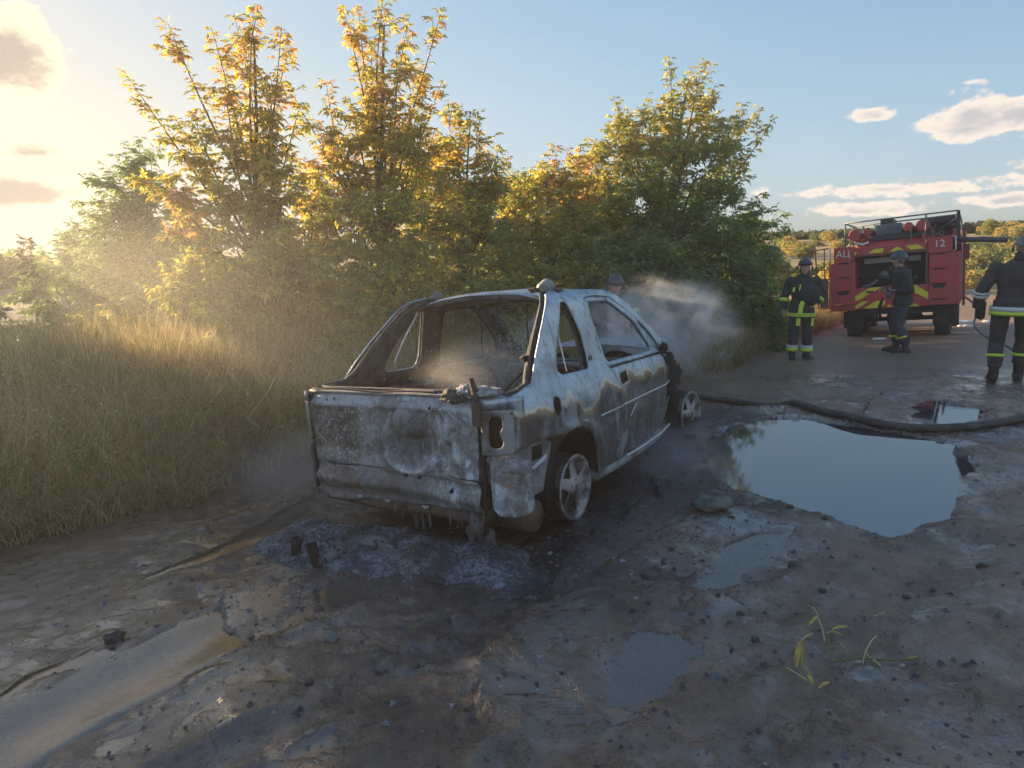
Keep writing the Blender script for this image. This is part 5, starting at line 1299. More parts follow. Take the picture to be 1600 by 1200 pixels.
# open side doors
def frame_door(name, pts, mat, tk=.03):
    m = MB()
    for i in range(len(pts)): m.tube([pts[i], pts[(i + 1) % len(pts)]], tk / 2, 6)
    return m.build(name, mat, truck)
ld = frame_door('side_door', [tp(.3, -1.25, 1.98), tp(.3, -1.56, 1.96), tp(.3, -1.50, .62), tp(.3, -1.27, .62)], BROWNM)
m = MB(); tbox(m, .29, .31, -1.47, -1.29, .64, 1.30); m.build('lower_door_panel', plain('olive_grey_door', (.16, .14, .11), .7, 0, .2, 6, .2, .003), ld)
m = MB(); m.tube([tp(.3, -1.56, 1.5), tp(.3, -1.26, 1.5)], .015, 6); m.tube([tp(.3, -1.37, 1.97), tp(.3, -1.37, 1.3)], .012, 6); m.build('door_rails', BROWNM, ld)
m = MB(); tbox(m, .2, .9, 1.23, 1.27, .55, 2.12); m.build('side_door', REDD, truck)
m = MB(); tbox(m, .25, .9, 1.272, 1.34, 1.50, 1.80); m.build('door_bracket', REDD, truck)
# raised roller lid arm reaching right
m = MB(); m.tube([tp(.2, 1.06, 1.90), tp(.2, 1.5, 1.86), tp(.25, 1.95, 1.80)], .055, 10); m.build('swing_arm', plain('purple_grey_arm', (.10, .075, .10), .5, .2, .2, 6, .2, .003), truck, True)
# chassis and wheels
m = MB(); tbox(m, .3, 5.2, -.45, -.35, .45, .60); tbox(m, .3, 5.2, .35, .45, .45, .60); tbox(m, .25, .35, -.9, .9, .44, .58); m.build('chassis_frame', DKST, truck)
m = MB(); m.tube([tp(.95, -.9, .30), tp(.95, .9, .30)], .05, 8); m.lathe([(-.2, 0), (-.17, .14), (0, .2), (.17, .14), (.2, 0)], tp(.95, 0, .32), (0, 1, 0), 16); m.build('rear_axle', DKST, truck, True)
m = MB(); tbox(m, .30, .34, -.98, -.58, .15, .52); m.build('mud_flap', RUB, truck); m = MB(); tbox(m, .30, .34, .72, 1.12, .17, .56); m.build('mud_flap', RUB, truck)
for k, (x_, r_) in enumerate(((.95, -.82), (.95, .88), (2.1, -.84), (2.1, .86), (4.6, -.95), (4.6, .95))):
    w_ = empty('wheel', tp(x_, r_, .30)); w_.parent = truck
    m = MB(); m.lathe([(-.13, .25), (-.145, .40), (-.12, .455), (-.06, .47), (.06, .47), (.12, .455), (.145, .40), (.13, .25)], (0, 0, 0), (0, 1, 0), 30, True); ty = m.build('tyre', RUB, w_, True)
    m = MB()
    for j in range(26):
        a = 2 * math.pi * j / 26; R_ = Matrix.Rotation(-a, 3, 'Y'); m.box((.472 * math.cos(a), 0, .472 * math.sin(a)), (.022, .22, .05), R_)
    setp(m.build('tread_blocks', RUB, ty), kind='stuff')
    m = MB(); m.lathe([(-.10, .255), (-.09, .2), (0, .16), (.0, .05), (.04, 0)], (0, 0, 0), (0, 1 if r_ < 0 else -1, 0), 20); m.build('rim', GREYM, w_, True)
# exhaust pipe and tank seen underneath
m = MB(); m.tube([tp(.7, .0, .42), tp(.5, .35, .40), tp(.4, .5, .38)], .06, 8); m.build('underbody_pipe', DKST, truck, True)
# ================================================================== PEOPLE
SKIN = plain('skin', (.50, .30, .22), .55, 0, .10, 20, .05, .001)
NAVY = plain('black_turnout_cloth', (.034, .036, .044), .85, 0, .3, 9, .5, .006, (.05, .05, .055), .5)
NAVY2 = plain('dark_brown_turnout_cloth', (.055, .050, .052), .85, 0, .3, 9, .5, .006, (.06, .055, .055), .5)
TROUS = plain('navy_trousers_cloth', (.045, .056, .085), .85, 0, .3, 9, .5, .006)
BOOT = plain('boot_leather', (.018, .017, .018), .55, 0, .3, 12, .3, .004, (.10, .085, .07), .5)
HIVIS = plain('fluorescent_trim', (.62, .82, .08), .5, 0, .08, 12, .1, .001)
SILV = plain('silver_reflective_tape', (.60, .62, .62), .45, 0, .1, 12, .1, .001)
HELM = plain('dark_helmet_shell', (.055, .060, .070), .32, 0, .2, 8, .05, .001)
HAIR = plain('short_dark_hair', (.03, .022, .018), .8, 0, .3, 30, .4, .003)
GREYG = plain('grey_bottle_gear', (.12, .115, .12), .5, 0, .2, 8, .1, .002)

def remesh(m, name, mat, parent, vox=.012, smooth=3, wr=0.0, seed=0, fine=None):
    """fuse the collected solids into ONE continuous surface"""
    o = m.build(name, mat, None)
    r = o.modifiers.new('r', 'REMESH'); r.mode = 'VOXEL'; r.voxel_size = vox
    s = o.modifiers.new('s', 'SMOOTH'); s.factor = .5; s.iterations = smooth
    dg = bpy.context.evaluated_depsgraph_get(); me = bpy.data.meshes.new_from_object(o.evaluated_get(dg))
    bpy.data.objects.remove(o)
    if wr:
        n = len(me.vertices); co = np.empty(n * 3); me.vertices.foreach_get('co', co); co = co.reshape(-1, 3)
        no = np.empty(n * 3); me.vertices.foreach_get('normal', no); no = no.reshape(-1, 3)
        d = fbm(co[:, 0] * 1.0 + co[:, 1] * .7 + seed, co[:, 2] * 1.6 + co[:, 1] * .3, 9, 3, 5) * wr
        me.vertices.foreach_set('co', (co + no * d[:, None]).ravel())
    me.polygons.foreach_set('use_smooth', np.ones(len(me.polygons), bool)); me.name = name
    me.materials.clear(); me.materials.append(mat)
    ob = bpy.data.objects.new(name, me); C.objects.link(ob); ob.parent = parent
    return ob
def V3(a): return Vector(a)
def limb(m, a, b, r0, r1, n=10, k=None):
    a, b = V3(a), V3(b); ps = [a, a.lerp(b, .33), a.lerp(b, .66), b]
    rs_ = [r0, (r0 * .67 + r1 * .33) * (k or 1.04), (r0 * .33 + r1 * .67) * (1.0), r1]
    m.tube(ps, rs_, n)
def ball(m, c, r, sc=(1, 1, 1), R=None, n=12):
    V = []; F_ = []
    for i in range(n // 2 + 1):
        ph = math.pi * i / (n // 2)
        for j in range(n):
            t = 2 * math.pi * j / n; p = Vector((r * sc[0] * math.sin(ph) * math.cos(t), r * sc[1] * math.sin(ph) * math.sin(t), r * sc[2] * math.cos(ph)))
            if R is not None: p = R @ p
            V.append(p + V3(c))
    for i in range(n // 2):
        for j in range(n): F_.append((i * n + j, i * n + (j + 1) % n, (i + 1) * n + (j + 1) % n, (i + 1) * n + j))
    m.add(V, F_)
def torso(m, pel, chest, neck, wp, wc, dp, dc, face, infl=0.0):
    """lofted trunk: pelvis -> waist -> chest -> shoulders -> neck; face = facing direction in plan"""
    f = Vector((face[0], face[1], 0)).normalized(); s = Vector((f.y, -f.x, 0))
    pel, chest, neck = V3(pel), V3(chest), V3(neck); rings = []
    for (c, w_, d_) in [(pel + Vector((0, 0, -.09)), wp * .86, dp * .9), (pel, wp, dp), (pel.lerp(chest, .45), wp * .92, dp * .92), (chest, wc * .96, dc), (chest.lerp(neck, .45), wc, dc * .95), (chest.lerp(neck, .78), wc * .72, dc * .8), (neck, .062, .065)]:
        rings.append((c, w_ + infl, d_ + infl))
    V = []; F_ = []; n = 18
    for (c, w_, d_) in rings:
        for k in range(n):
            t = 2 * math.pi * k / n; V.append(c + s * (w_ * math.copysign(abs(math.cos(t)) ** .85, math.cos(t))) + f * (d_ * math.sin(t)))
    for i in range(len(rings) - 1):
        for k in range(n): F_.append((i * n + k, i * n + (k + 1) % n, (i + 1) * n + (k + 1) % n, (i + 1) * n + k))
    F_.append(tuple(range(n - 1, -1, -1))); F_.append(tuple(range((len(rings) - 1) * n, len(rings) * n)))
    m.add(V, F_)
def hand(m, wrist, direc, palm_n, thumb_side, curl=.35, sc_=1.0):
    """palm, four unequal curled fingers and a thumb leaving the side of the palm"""
    d = V3(direc).normalized(); pn = V3(palm_n).normalized(); s = d.cross(pn).normalized(); pn = s.cross(d).normalized()
    w0 = V3(wrist); ts = 1 if thumb_side > 0 else -1
    c = w0 + d * .05 * sc_
    for k in (-1.5, -.5, .5, 1.5): limb(m, w0 + s * k * .012 * sc_, w0 + d * .095 * sc_ + s * k * .020 * sc_, .016 * sc_, .0125 * sc_, 8)
    for k, ln in zip((-1.5, -.5, .5, 1.5), (.078, .086, .080, .062) if ts < 0 else (.062, .080, .086, .078)):
        p = w0 + d * .092 * sc_ + s * k * .021 * sc_; a = curl * .5; q = [p]
        for j in range(3):
            a += curl; p = p + (d * math.cos(a) + pn * math.sin(a)) * ln * sc_ / 3 * (1.15 - .12 * j) + s * k * .0015; q.append(p)
        m.tube(q, [.0100 * sc_, .0095 * sc_, .0088 * sc_, .0070 * sc_], 8)
    p = w0 + d * .025 * sc_ + s * ts * .026 * sc_
    m.tube([p, p + d * .028 * sc_ + s * ts * .022 * sc_ + pn * .008, p + d * .055 * sc_ + s * ts * .026 * sc_ + pn * .020, p + d * .075 * sc_ + s * ts * .020 * sc_ + pn * .028], [.014 * sc_, .0125 * sc_, .011 * sc_, .008 * sc_], 8)
def head(m, c, look, tilt=0.0, sc_=1.0):
    """c = centre of the head"""
    f = Vector((look[0], look[1], look[2] if len(look) > 2 else 0)).normalized(); s = Vector((f.y, -f.x, 0)).normalized(); u = s.cross(f).normalized()
    R = Matrix((s, f, u)).transposed()
    ball(m, c + u * .03 * sc_, .098 * sc_, (.80, 1.0, .95), R, 18)               # skull
    ball(m, c + f * .022 * sc_ - u * .035 * sc_, .078 * sc_, (.80, .92, 1.05), R, 16)   # face
    ball(m, c + f * .058 * sc_ - u * .092 * sc_, .030 * sc_, (1.0, .9, .8), R, 10)      # chin
    limb(m, c + f * .092 * sc_ + u * .018 * sc_, c + f * .112 * sc_ - u * .028 * sc_, .009 * sc_, .015 * sc_, 8)   # nose
    limb(m, c + f * .082 * sc_ + u * .030 * sc_ - s * .045 * sc_, c + f * .082 * sc_ + u * .030 * sc_ + s * .045 * sc_, .012, .012, 8)  # brow
    limb(m, c + f * .088 * sc_ - u * .062 * sc_ - s * .020 * sc_, c + f * .088 * sc_ - u * .062 * sc_ + s * .020 * sc_, .009, .009, 8)  # lips
    for k in (-1, 1): ball(m, c + s * k * .080 * sc_ - u * .005, .026 * sc_, (.35, .7, 1.15), R, 10)                       # ears
    return f, s, u
def eyes(c, f, s, u, parent, sc_=1.0):
    for k in (-1, 1):
        m = MB(); ball(m, c + f * .083 * sc_ + s * k * .030 * sc_ + u * .004, .013, (1, 1, 1), None, 10); m.build('eye', WHT, parent, True)
        m = MB(); ball(m, c + f * .094 * sc_ + s * k * .030 * sc_ + u * .004, .0055, (1, 1, 1), None, 8); m.build('pupil', BLACK, parent, True)
def helmet(c, f, s, u, parent, mat, sc_=1.0, visor=True, brim=.02):
    R = Matrix((s, f, u)).transposed(); n = 22; V = []; F_ = []
    prof = [(0, 1.0), (.35, .95), (.75, .72), (1.05, .40), (1.25, .12), (1.42, -.18)]
    for (ph, _) in prof:
        for j in range(n):
            t = 2 * math.pi * j / n
            rr = Vector((.116 * math.sin(ph) * math.cos(t), .140 * math.sin(ph) * math.sin(t), .125 * math.cos(ph)))
            if ph > 1.3: rr *= 1.06
            # lower behind, higher over the face
            if ph > 1.2: rr.z -= .035 * max(0, -math.sin(t)) + .012
            V.append(c + u * .045 * sc_ + (R @ rr) * sc_)
    for i in range(len(prof) - 1):
        for j in range(n): F_.append((i * n + j, i * n + (j + 1) % n, (i + 1) * n + (j + 1) % n, (i + 1) * n + j))
    m = MB(); m.add(V, F_); h = m.build('helmet', mat, parent, True); solid(h, .012, 1)
    m = MB(); m.tube([c + u * .165 * sc_ + f * .10 * sc_ * k for k in (-1, -.4)] + [c + u * .178 * sc_, c + u * .160 * sc_ + f * .10 * sc_], [.006, .012, .012, .005], 6); m.build('comb', mat, h, True)
    for k in (-1, 1):
        m = MB(); ball(m, c + s * k * .118 * sc_ - u * .005, .038 * sc_, (.45, .9, 1.2), R, 10); m.build('ear_guard', mat, h, True)
    if visor:
        m = MB(); V = []
        for j in range(9):
            t = math.pi * (.18 + .64 * j / 8)
            for zz in (.055, .095): V.append(c + R @ (Vector((.125 * math.cos(t), .152 * math.sin(t), zz)) * sc_))
        m.add(V, [(2 * j, 2 * j + 2, 2 * j + 3, 2 * j + 1) for j in range(8)]); solid(m.build('visor', HELM, h, True), .005)
    m = MB(); m.tube([c + s * .075 - u * .02, c + f * .04 - u * .125, c - s * .075 - u * .02], .006, 5); m.build('chin_strap', BLACK, h, True)
    return h
def band(a, b, t, wd, r, mat, name, parent, n=18, flat=1.0, extra=.0):
    """reflective band round a limb between a and b at fraction t"""
    a, b = V3(a), V3(b); d = (b - a).normalized(); c = a.lerp(b, t); m = MB()
    m.lathe([(-wd / 2, r - .012), (-wd / 2, r), (wd / 2, r), (wd / 2, r - .012)], c, d, n, True)
    return m.build(name, mat, parent, True)
def boot(parent, ankle, toe_dir, mat=BOOT, h=.26, sc_=1.0):
    d = Vector((toe_dir[0], toe_dir[1], 0)).normalized(); s = Vector((d.y, -d.x, 0)); a = V3(ankle); g = Vector((a.x, a.y, 0)); m = MB()
    m.tube([g + Vector((0, 0, .05)), g + Vector((0, 0, .14)) , a + Vector((0, 0, h - .09))], [.060, .058, .068], 12)
    m.tube([g - d * .085 + Vector((0, 0, .045)), g + Vector((0, 0, .060)), g + d * .10 + Vector((0, 0, .050)), g + d * .185 + Vector((0, 0, .036)), g + d * .215 + Vector((0, 0, .034))], [.040, .052, .052, .044, .022], 12)
    b = remesh(m, 'boot', mat, parent, .010, 3)
    m = MB(); V = []; n = 16
    for zz in (0.0, .022):
        for k in range(n):
            t = 2 * math.pi * k / n; V.append(g + d * (.06 + .16 * math.cos(t)) + s * (.050 * math.sin(t) * (1.0 + .15 * math.cos(t))) + Vector((0, 0, zz)))
    m.add(V, [tuple(range(n - 1, -1, -1)), tuple(range(n, 2 * n))] + [(k, (k + 1) % n, n + (k + 1) % n, n + k) for k in range(n)]); m.build('sole', RUB, b)
    return b
def tape(pts, wd, nrm, mat, name, parent, th=.006):
    """flat strip of tape laid along pts, nrm = outward direction"""
    pts = [V3(p) for p in pts]; n = V3(nrm).normalized(); V = []; m = MB(); F_ = []
    for i, p in enumerate(pts):
        t = (pts[min(i + 1, len(pts) - 1)] - pts[max(i - 1, 0)]).normalized(); sd = t.cross(n).normalized() * wd / 2
        V += [p - sd, p + sd, p + sd + n * th, p - sd + n * th]
    for i in range(len(pts) - 1):
        a = 4 * i; b = a + 4
        for k in range(4): F_.append((a + k, a + (k + 1) % 4, b + (k + 1) % 4, b + k))
    F_ += [(0, 1, 2, 3), (4 * len(pts) - 1, 4 * len(pts) - 2, 4 * len(pts) - 3, 4 * len(pts) - 4)]
    m.add(V, F_); return m.build(name, mat, parent)

def person(name_label, loc, rz, J, cloth, trous, face, look, H=1.0, jacket_len=.0, helm=HELM, gloves=False, visor=True):
    """J: joints in local metres (z up, feet on 0). Returns root and useful frames."""
    p = empty('person', loc, rz, name_label, 'person')
    m = MB()
    torso(m, J['pel'], J['chest'], J['neck'], .155, .185, .105, .12, face)
    for s in 'LR':
        limb(m, J['hip' + s], J['knee' + s], .085, .055); limb(m, J['knee' + s], J['ank' + s], .056, .038); ball(m, J['knee' + s], .056)
        limb(m, J['sh' + s], J['elb' + s], .050, .040); limb(m, J['elb' + s], J['wr' + s], .040, .027); ball(m, J['elb' + s], .041); ball(m, J['sh' + s], .055)
        ft = V3(J['toe' + s]); a = V3(J['ank' + s]); limb(m, (a.x, a.y, .05), (a.x + ft.x * .17, a.y + ft.y * .17, .03), .04, .03); limb(m, a, (a.x, a.y, .05), .038, .04)
        hd, pn, th = J['hand' + s]; hand(m, J['wr' + s], hd, pn, th, J.get('curl' + s, .4), 1.0)
    hc = V3(J['head']); limb(m, V3(J['neck']) - Vector((0, 0, .05)), hc - Vector((0, 0, .05)), .060, .055)
    f, s_, u = head(m, hc, look)
    body = remesh(m, 'body', SKIN, p, .0085, 2)
    eyes(hc, f, s_, u, body)
    return p, body, (hc, f, s_, u)
def dress(p, J, cloth, trous, face, hem=.80, bulk=.03, cuff='wr', gl=None, collar=True, wr_=.012, seed=0):
    m = MB(); pel = V3(J['pel']); 
    torso(m, pel, J['chest'], J['neck'], .155, .185, .105, .12, face, bulk)
    f = Vector((face[0], face[1], 0)).normalized(); sd = Vector((f.y, -f.x, 0)); n = 18; V = []
    for (z_, w_, d_) in ((pel.z + .08, .165 + bulk, .115 + bulk), (hem, .185 + bulk, .135 + bulk)):
        for k in range(n):
            t = 2 * math.pi * k / n; V.append(Vector((pel.x, pel.y, z_)) + sd * w_ * math.cos(t) + f * d_ * math.sin(t))
    m.add(V, [tuple(range(n - 1, -1, -1)), tuple(range(n, 2 * n))] + [(k, n + k, n + (k + 1) % n, (k + 1) % n) for k in range(n)])
    for s in 'LR':
        limb(m, J['sh' + s], J['elb' + s], .072 + bulk * .3, .060 + bulk * .3); limb(m, J['elb' + s], V3(J['elb' + s]).lerp(V3(J['wr' + s]), .94), .060 + bulk * .3, .050 + bulk * .2); ball(m, J['elb' + s], .063 + bulk * .3); ball(m, J['sh' + s], .082 + bulk * .3)
    if collar: m.tube([V3(J['neck']) - Vector((0, 0, .04)), V3(J['neck']) + Vector((0, 0, .045))], [.085, .080], 14)
    jk = remesh(m, 'jacket', cloth, p, .011, 4, wr_, seed)
    m = MB(); ball(m, pel - Vector((0, 0, .02)), .15, (1.1, .85, .75))
    for s in 'LR':
        limb(m, V3(J['hip' + s]) + Vector((0, 0, .03)), J['knee' + s], .108, .085); ball(m, J['knee' + s], .085); limb(m, J['knee' + s], V3(J['ank' + s]) + Vector((0, 0, .10)), .085, .082)
    tr = remesh(m, 'trousers', trous, p, .011, 4, wr_ * 1.2, seed + 3)
    return jk, tr

# ---- standing firefighter left of the truck, facing the viewer
fq = G(1247, 11.4); fz = gz(fq[0], fq[1])
J = dict(pel=(0, 0, .95), chest=(0, 0, 1.28), neck=(0, -.01, 1.50), head=(.01, -.03, 1.635),
    hipL=(.10, 0, .90), kneeL=(.12, -.02, .50), ankL=(.13, .02, .09), toeL=(.55, -.85, 0), hipR=(-.10, 0, .90), kneeR=(-.11, -.03, .50), ankR=(-.11, .0, .09), toeR=(.15, -1, 0),
    shL=(.20, 0, 1.40), elbL=(.33, .05, 1.16), wrL=(.22, -.03, 1.02), shR=(-.20, 0, 1.40), elbR=(-.29, .03, 1.12), wrR=(-.30, -.02, .88),
    handL=((-.5, -.3, -.6), (-.6, -.4, .3), 1), handR=((.05, -.1, -1), (1, -.2, 0), -1), curlL=.6, curlR=.45)
p, body, (hc, f, s_, u) = person('firefighter in black gear with yellow reflective trim standing at the verge, facing the viewer', (fq[0], fq[1], fz), -rad(24), J, NAVY, NAVY, (0, -1), (.12, -1, -.05))
jk, tr = dress(p, J, NAVY, NAVY, (0, -1), .80, .035, seed=1)
helmet(hc, f, s_, u, p, HELM)
m = MB(); ball(m, hc - f * .02 - u * .05, .088, (.95, .95, 1.1), None, 14); m.build('balaclava', NAVY, p, True).location = (0, .012, -.01)
boot(p, J['ankL'], J['toeL']); boot(p, J['ankR'], J['toeR'])
m = MB(); ball(m, (.10, -.13, 1.18), .20, (.95, .42, 1.0), None, 16); remesh(m, 'chest_pack', NAVY, p, .014, 3, .01, 7)
for z_ in (.80, .835):
    m = MB(); V = []; n = 20
    for zz in (-.013, .013):
        for k in range(n):
            t = 2 * math.pi * k / n; V.append(Vector((.232 * math.cos(t), .182 * math.sin(t), z_ + zz)))
    m.add(V, [(k, (k + 1) % n, n + (k + 1) % n, n + k) for k in range(n)]); solid(m.build('hem_band', HIVIS, jk, True), .006, 1)
tape([(-.02, -.178, .85), (-.01, -.182, .98), (.02, -.175, 1.06)], .075, (0, -1, 0), HIVIS, 'front_band', jk)
tape([(-.05, -.165, 1.24), (-.045, -.15, 1.34), (-.05, -.12, 1.40)], .022, (0, -1, .2), HIVIS, 'chest_tab', jk)
tape([(-.15, -.16, 1.22), (-.14, -.15, 1.30)], .035, (-.1, -1, .1), HIVIS, 'chest_tab', jk)
tape([(-.04, -.135, .76), (-.045, -.128, .62)], .065, (0, -1, 0), HIVIS, 'thigh_band', tr)
tape([(.19, -.10, .76), (.185, -.095, .62)], .040, (.5, -1, 0), HIVIS, 'thigh_band', tr)
band(J['elbR'], J['wrR'], .22, .065, .083, HIVIS, 'cuff_band', jk)
band(J['elbL'], J['wrL'], .5, .05, .078, HIVIS, 'cuff_band', jk)
for s in 'LR':
    a = J['ank' + s]; k = J['knee' + s]
    band(a, k, .38, .05, .098, SILV, 'ankle_band', tr); band(a, k, .25, .065, .100, HIVIS, 'ankle_band', tr)

# ---- man in dark jacket walking across behind the truck, seen from his left side
mq = G(1400, 11.45); mz = gz(mq[0], mq[1])
J = dict(pel=(0.02, 0, .95), chest=(-.02, 0, 1.27), neck=(-.05, 0, 1.50), head=(-.10, 0, 1.635),
    hipL=(.02, -.09, .90), kneeL=(-.02, -.09, .50), ankL=(.12, -.09, .09), toeL=(-1, -.1, 0), hipR=(.02, .09, .90), kneeR=(-.09, .09, .50), ankR=(-.02, .10, .09), toeR=(-1, -.05, 0),
    shL=(.02, -.20, 1.40), elbL=(.10, -.24, 1.13), wrL=(-.12, -.20, 1.12), shR=(-.05, .18, 1.40), elbR=(-.13, .22, 1.12), wrR=(-.28, .08, 1.10),
    handL=((-1, .1, .2), (0, .3, 1), 1), handR=((-1, -.4, .1), (0, -1, 0), 1), curlL=.75, curlR=.7)
p, body, (hc, f, s_, u) = person('man in dark jacket and navy trousers turned sideways behind the truck', (mq[0], mq[1], mz), -rad(31), J, NAVY, TROUS, (-1, -.2), (-1, -.25, -.12))
jk, tr = dress(p, J, NAVY, TROUS, (-1, -.2), .86, .03, seed=11)
helmet(hc, f, s_, u, p, plain('slate_blue_helmet', (.05, .07, .10), .35, 0, .2, 8, .05, .001), visor=False)
boot(p, J['ankL'], J['toeL'], h=.30); boot(p, J['ankR'], J['toeR'], h=.28)
for s in 'LR': band(J['ank' + s], J['knee' + s], .50, .030, .096, YELP, 'trouser_band', tr)
m = MB(); m.tube([(-.20, -.20, .98), (-.20, -.20, 1.10)], .045, 12); m.tube([(-.20, -.20, 1.10), (-.20, -.20, 1.15)], .018, 10); m.lathe([(0, .046), (.002, .048), (.03, .048), (.032, .046)], (-.20, -.20, 1.04), (0, 0, 1), 12)
bt = m.build('hand_lamp', GREYG, None, True); bt.matrix_world = p.matrix_world.copy(); bt.location = (mq[0], mq[1], mz); bt.rotation_euler = (0, 0, -rad(31)); setp(bt, 'grey hand lamp held at the chest of the man in navy trousers', 'lamp')
m = MB(); m.tube([(-.30, -.02, .98), (-.34, 0, .80), (-.31, .05, .60)], [.02, .03, .022], 8); st2 = m.build('black_strap', BLACK, None, True); st2.location = (mq[0], mq[1], mz); st2.rotation_euler = (0, 0, -rad(31)); setp(st2, 'black strap hanging beside the leg of the man in navy trousers', 'strap')

# ---- firefighter walking away at the right picture edge
rq = G(1572, 7.95); rz_ = gz(rq[0], rq[1])
J = dict(pel=(0, 0, .96), chest=(.02, .02, 1.30), neck=(.03, .02, 1.53), head=(.04, .03, 1.665),
    hipL=(-.11, 0, .90), kneeL=(-.12, .05, .50), ankL=(-.11, -.02, .09), toeL=(-.15, 1, 0), hipR=(.12, 0, .90), kneeR=(.15, .17, .50), ankR=(.15, .16, .12), toeR=(.1, 1, 0),
    shL=(-.22, 0, 1.42), elbL=(-.34, -.02, 1.14), wrL=(-.36, .06, .92), shR=(.25, 0, 1.42), elbR=(.34, .08, 1.15), wrR=(.24, .26, 1.05),
    handL=((.0, .1, -1), (1, .2, 0), 1), handR=((-.3, 1, 0), (0, 0, -1), 1), curlL=.6, curlR=.6)
p, body, (hc, f, s_, u) = person('firefighter in long dark coat seen from behind at the right picture edge', (rq[0], rq[1], rz_), -rad(35), J, NAVY2, NAVY2, (0, 1), (-.1, 1, -.1))
jk, tr = dress(p, J, NAVY2, NAVY2, (0, 1), .84, .045, seed=21)
helmet(hc, f, s_, u, p, plain('blue_grey_helmet', (.10, .125, .14), .4, 0, .2, 8, .05, .001), visor=False)
m = MB(); limb(m, hc - f * .05 - u * .05, V3(J['neck']) - f * .03, .085, .10); m.build('neck_guard', NAVY2, p, True)
boot(p, J['ankL'], J['toeL'], h=.33); boot(p, J['ankR'], J['toeR'], h=.33)
for z_, mt, hw in ((.935, SILV, .030), (.885, HIVIS, .026)):
    m = MB(); V = []; n = 22
    for zz in (-hw, hw):
        for k in range(n):
            t = 2 * math.pi * k / n; V.append(Vector((.232 * math.cos(t), .188 * math.sin(t), z_ + zz)))
    m.add(V, [(k, (k + 1) % n, n + (k + 1) % n, n + k) for k in range(n)]); solid(m.build('hem_band', mt, jk, True), .006, 1)
for t_ in (.02, .20): band(J['elbL'], J['wrL'], t_, .035, .090, SILV, 'sleeve_band', jk)
for s in 'LR':
    band(J['ank' + s], J['knee' + s], .60, .035, .100, HIVIS, 'ankle_band', tr)
m = MB(); hand(m, J['wrL'], *J['handL'], .6, 1.12); remesh(m, 'glove', BOOT, p, .008, 1)
m = MB(); m.box((-.32, .10, .90), (.10, .12, .22)); m.tube([(-.36, .05, .95), (-.30, .12, .78)], .035, 8); ft = remesh(m, 'fire_pouch', BOOT, None, .012, 3); ft.location = (rq[0], rq[1], rz_); ft.rotation_euler = (0, 0, -rad(35)); setp(ft, 'dark pouch hanging at the left hip of the firefighter at the right edge', 'pouch')

# ---- firefighter half hidden by smoke beyond the roof of the car
hq = G(952, 9.0); hz_ = gz(hq[0], hq[1])
J = dict(pel=(0, 0, .93), chest=(.02, -.04, 1.26), neck=(.03, -.09, 1.47), head=(.03, -.13, 1.60),
    hipL=(.10, 0, .88), kneeL=(.14, -.08, .50), ankL=(.14, .02, .09), toeL=(.2, -1, 0), hipR=(-.10, 0, .88), kneeR=(-.14, -.02, .50), ankR=(-.16, .1, .09), toeR=(-.2, -1, 0),
    shL=(.21, -.06, 1.38), elbL=(.30, -.22, 1.16), wrL=(.10, -.42, 1.08), shR=(-.19, -.06, 1.38), elbR=(-.30, -.18, 1.14), wrR=(-.16, -.38, 1.10),
    handL=((-.5, -1, -.1), (-.5, .2, -1), 1), handR=((.2, -1, -.1), (.5, .2, -1), -1), curlL=.9, curlR=.9)
p, body, (hc, f, s_, u) = person('firefighter in dark helmet half hidden by smoke beyond the car roof', (hq[0], hq[1], hz_ - .13), -rad(-12), J, NAVY2, NAVY2, (0, -1), (-.15, -1, -.25))
jk, tr = dress(p, J, plain('faded_turnout_cloth', (.06, .055, .055), .85, 0, .3, 9, .5, .006), NAVY2, (0, -1), .80, .04, seed=31)
helmet(hc, f, s_, u, p, plain('slate_helmet', (.075, .085, .10), .4, 0, .2, 8, .05, .001))
boot(p, J['ankL'], J['toeL']); boot(p, J['ankR'], J['toeR'])
band(J['shL'], J['elbL'], .75, .06, .098, HIVIS, 'sleeve_band', jk)
m = MB(); m.tube([(.02, -.50, 1.04), (-.06, -.62, 1.03), (-.20, -.80, 1.00)], [.035, .03, .022], 10); nz_ = m.build('hose_nozzle', BLACK, None, True); nz_.location = p.location; nz_.rotation_euler = p.rotation_euler; setp(nz_, 'black hose nozzle aimed into the car by the firefighter in the smoke', 'nozzle')
# ================================================================== HOSES, DEBRIS, ASH
HOSE = plain('dirty_hose_canvas', (.055, .047, .043), .75, 0, .35, 16, .5, .006, (.11, .095, .08), .7)
def gpt(px, py, dz=0.0): q = gp(px, py); return Vector((q[0], q[1], gz(q[0], q[1]) + dz))
def smooth_path(P, n=10):
    P = [V3(p) for p in P]; out = []
    for i in range(len(P) - 1):
        a = P[max(0, i - 1)]; b = P[i]; c = P[i + 1]; d = P[min(len(P) - 1, i + 2)]
        for k in range(n):
            t = k / n; out.append(.5 * ((2 * b) + (-a + c) * t + (2 * a - 5 * b + 4 * c - d) * t * t + (-a + 3 * b - 3 * c + d) * t ** 3))
    out.append(P[-1]); return out
path = [gpt(*q, .035) for q in ((1010, 604), (1088, 624), (1150, 632), (1230, 648), (1300, 663), (1360, 672), (1440, 676), (1510, 672), (1560, 664), (1640, 654), (1760, 640), (1900, 640))]
pts = smooth_path(path, 8)
for p_ in pts: p_.z = gz(p_.x, p_.y) + .03
for _ in range(3):
    for i in range(1, len(pts) - 1): pts[i].z = max(pts[i].z, (pts[i - 1].z + pts[i + 1].z) / 2)
m = MB(); m.tube(pts, .038, 12); hs = m.build('fire_hose', HOSE, None, True); setp(hs, 'thick charged hose lying between the two right hand puddles and running to the car', 'hose')
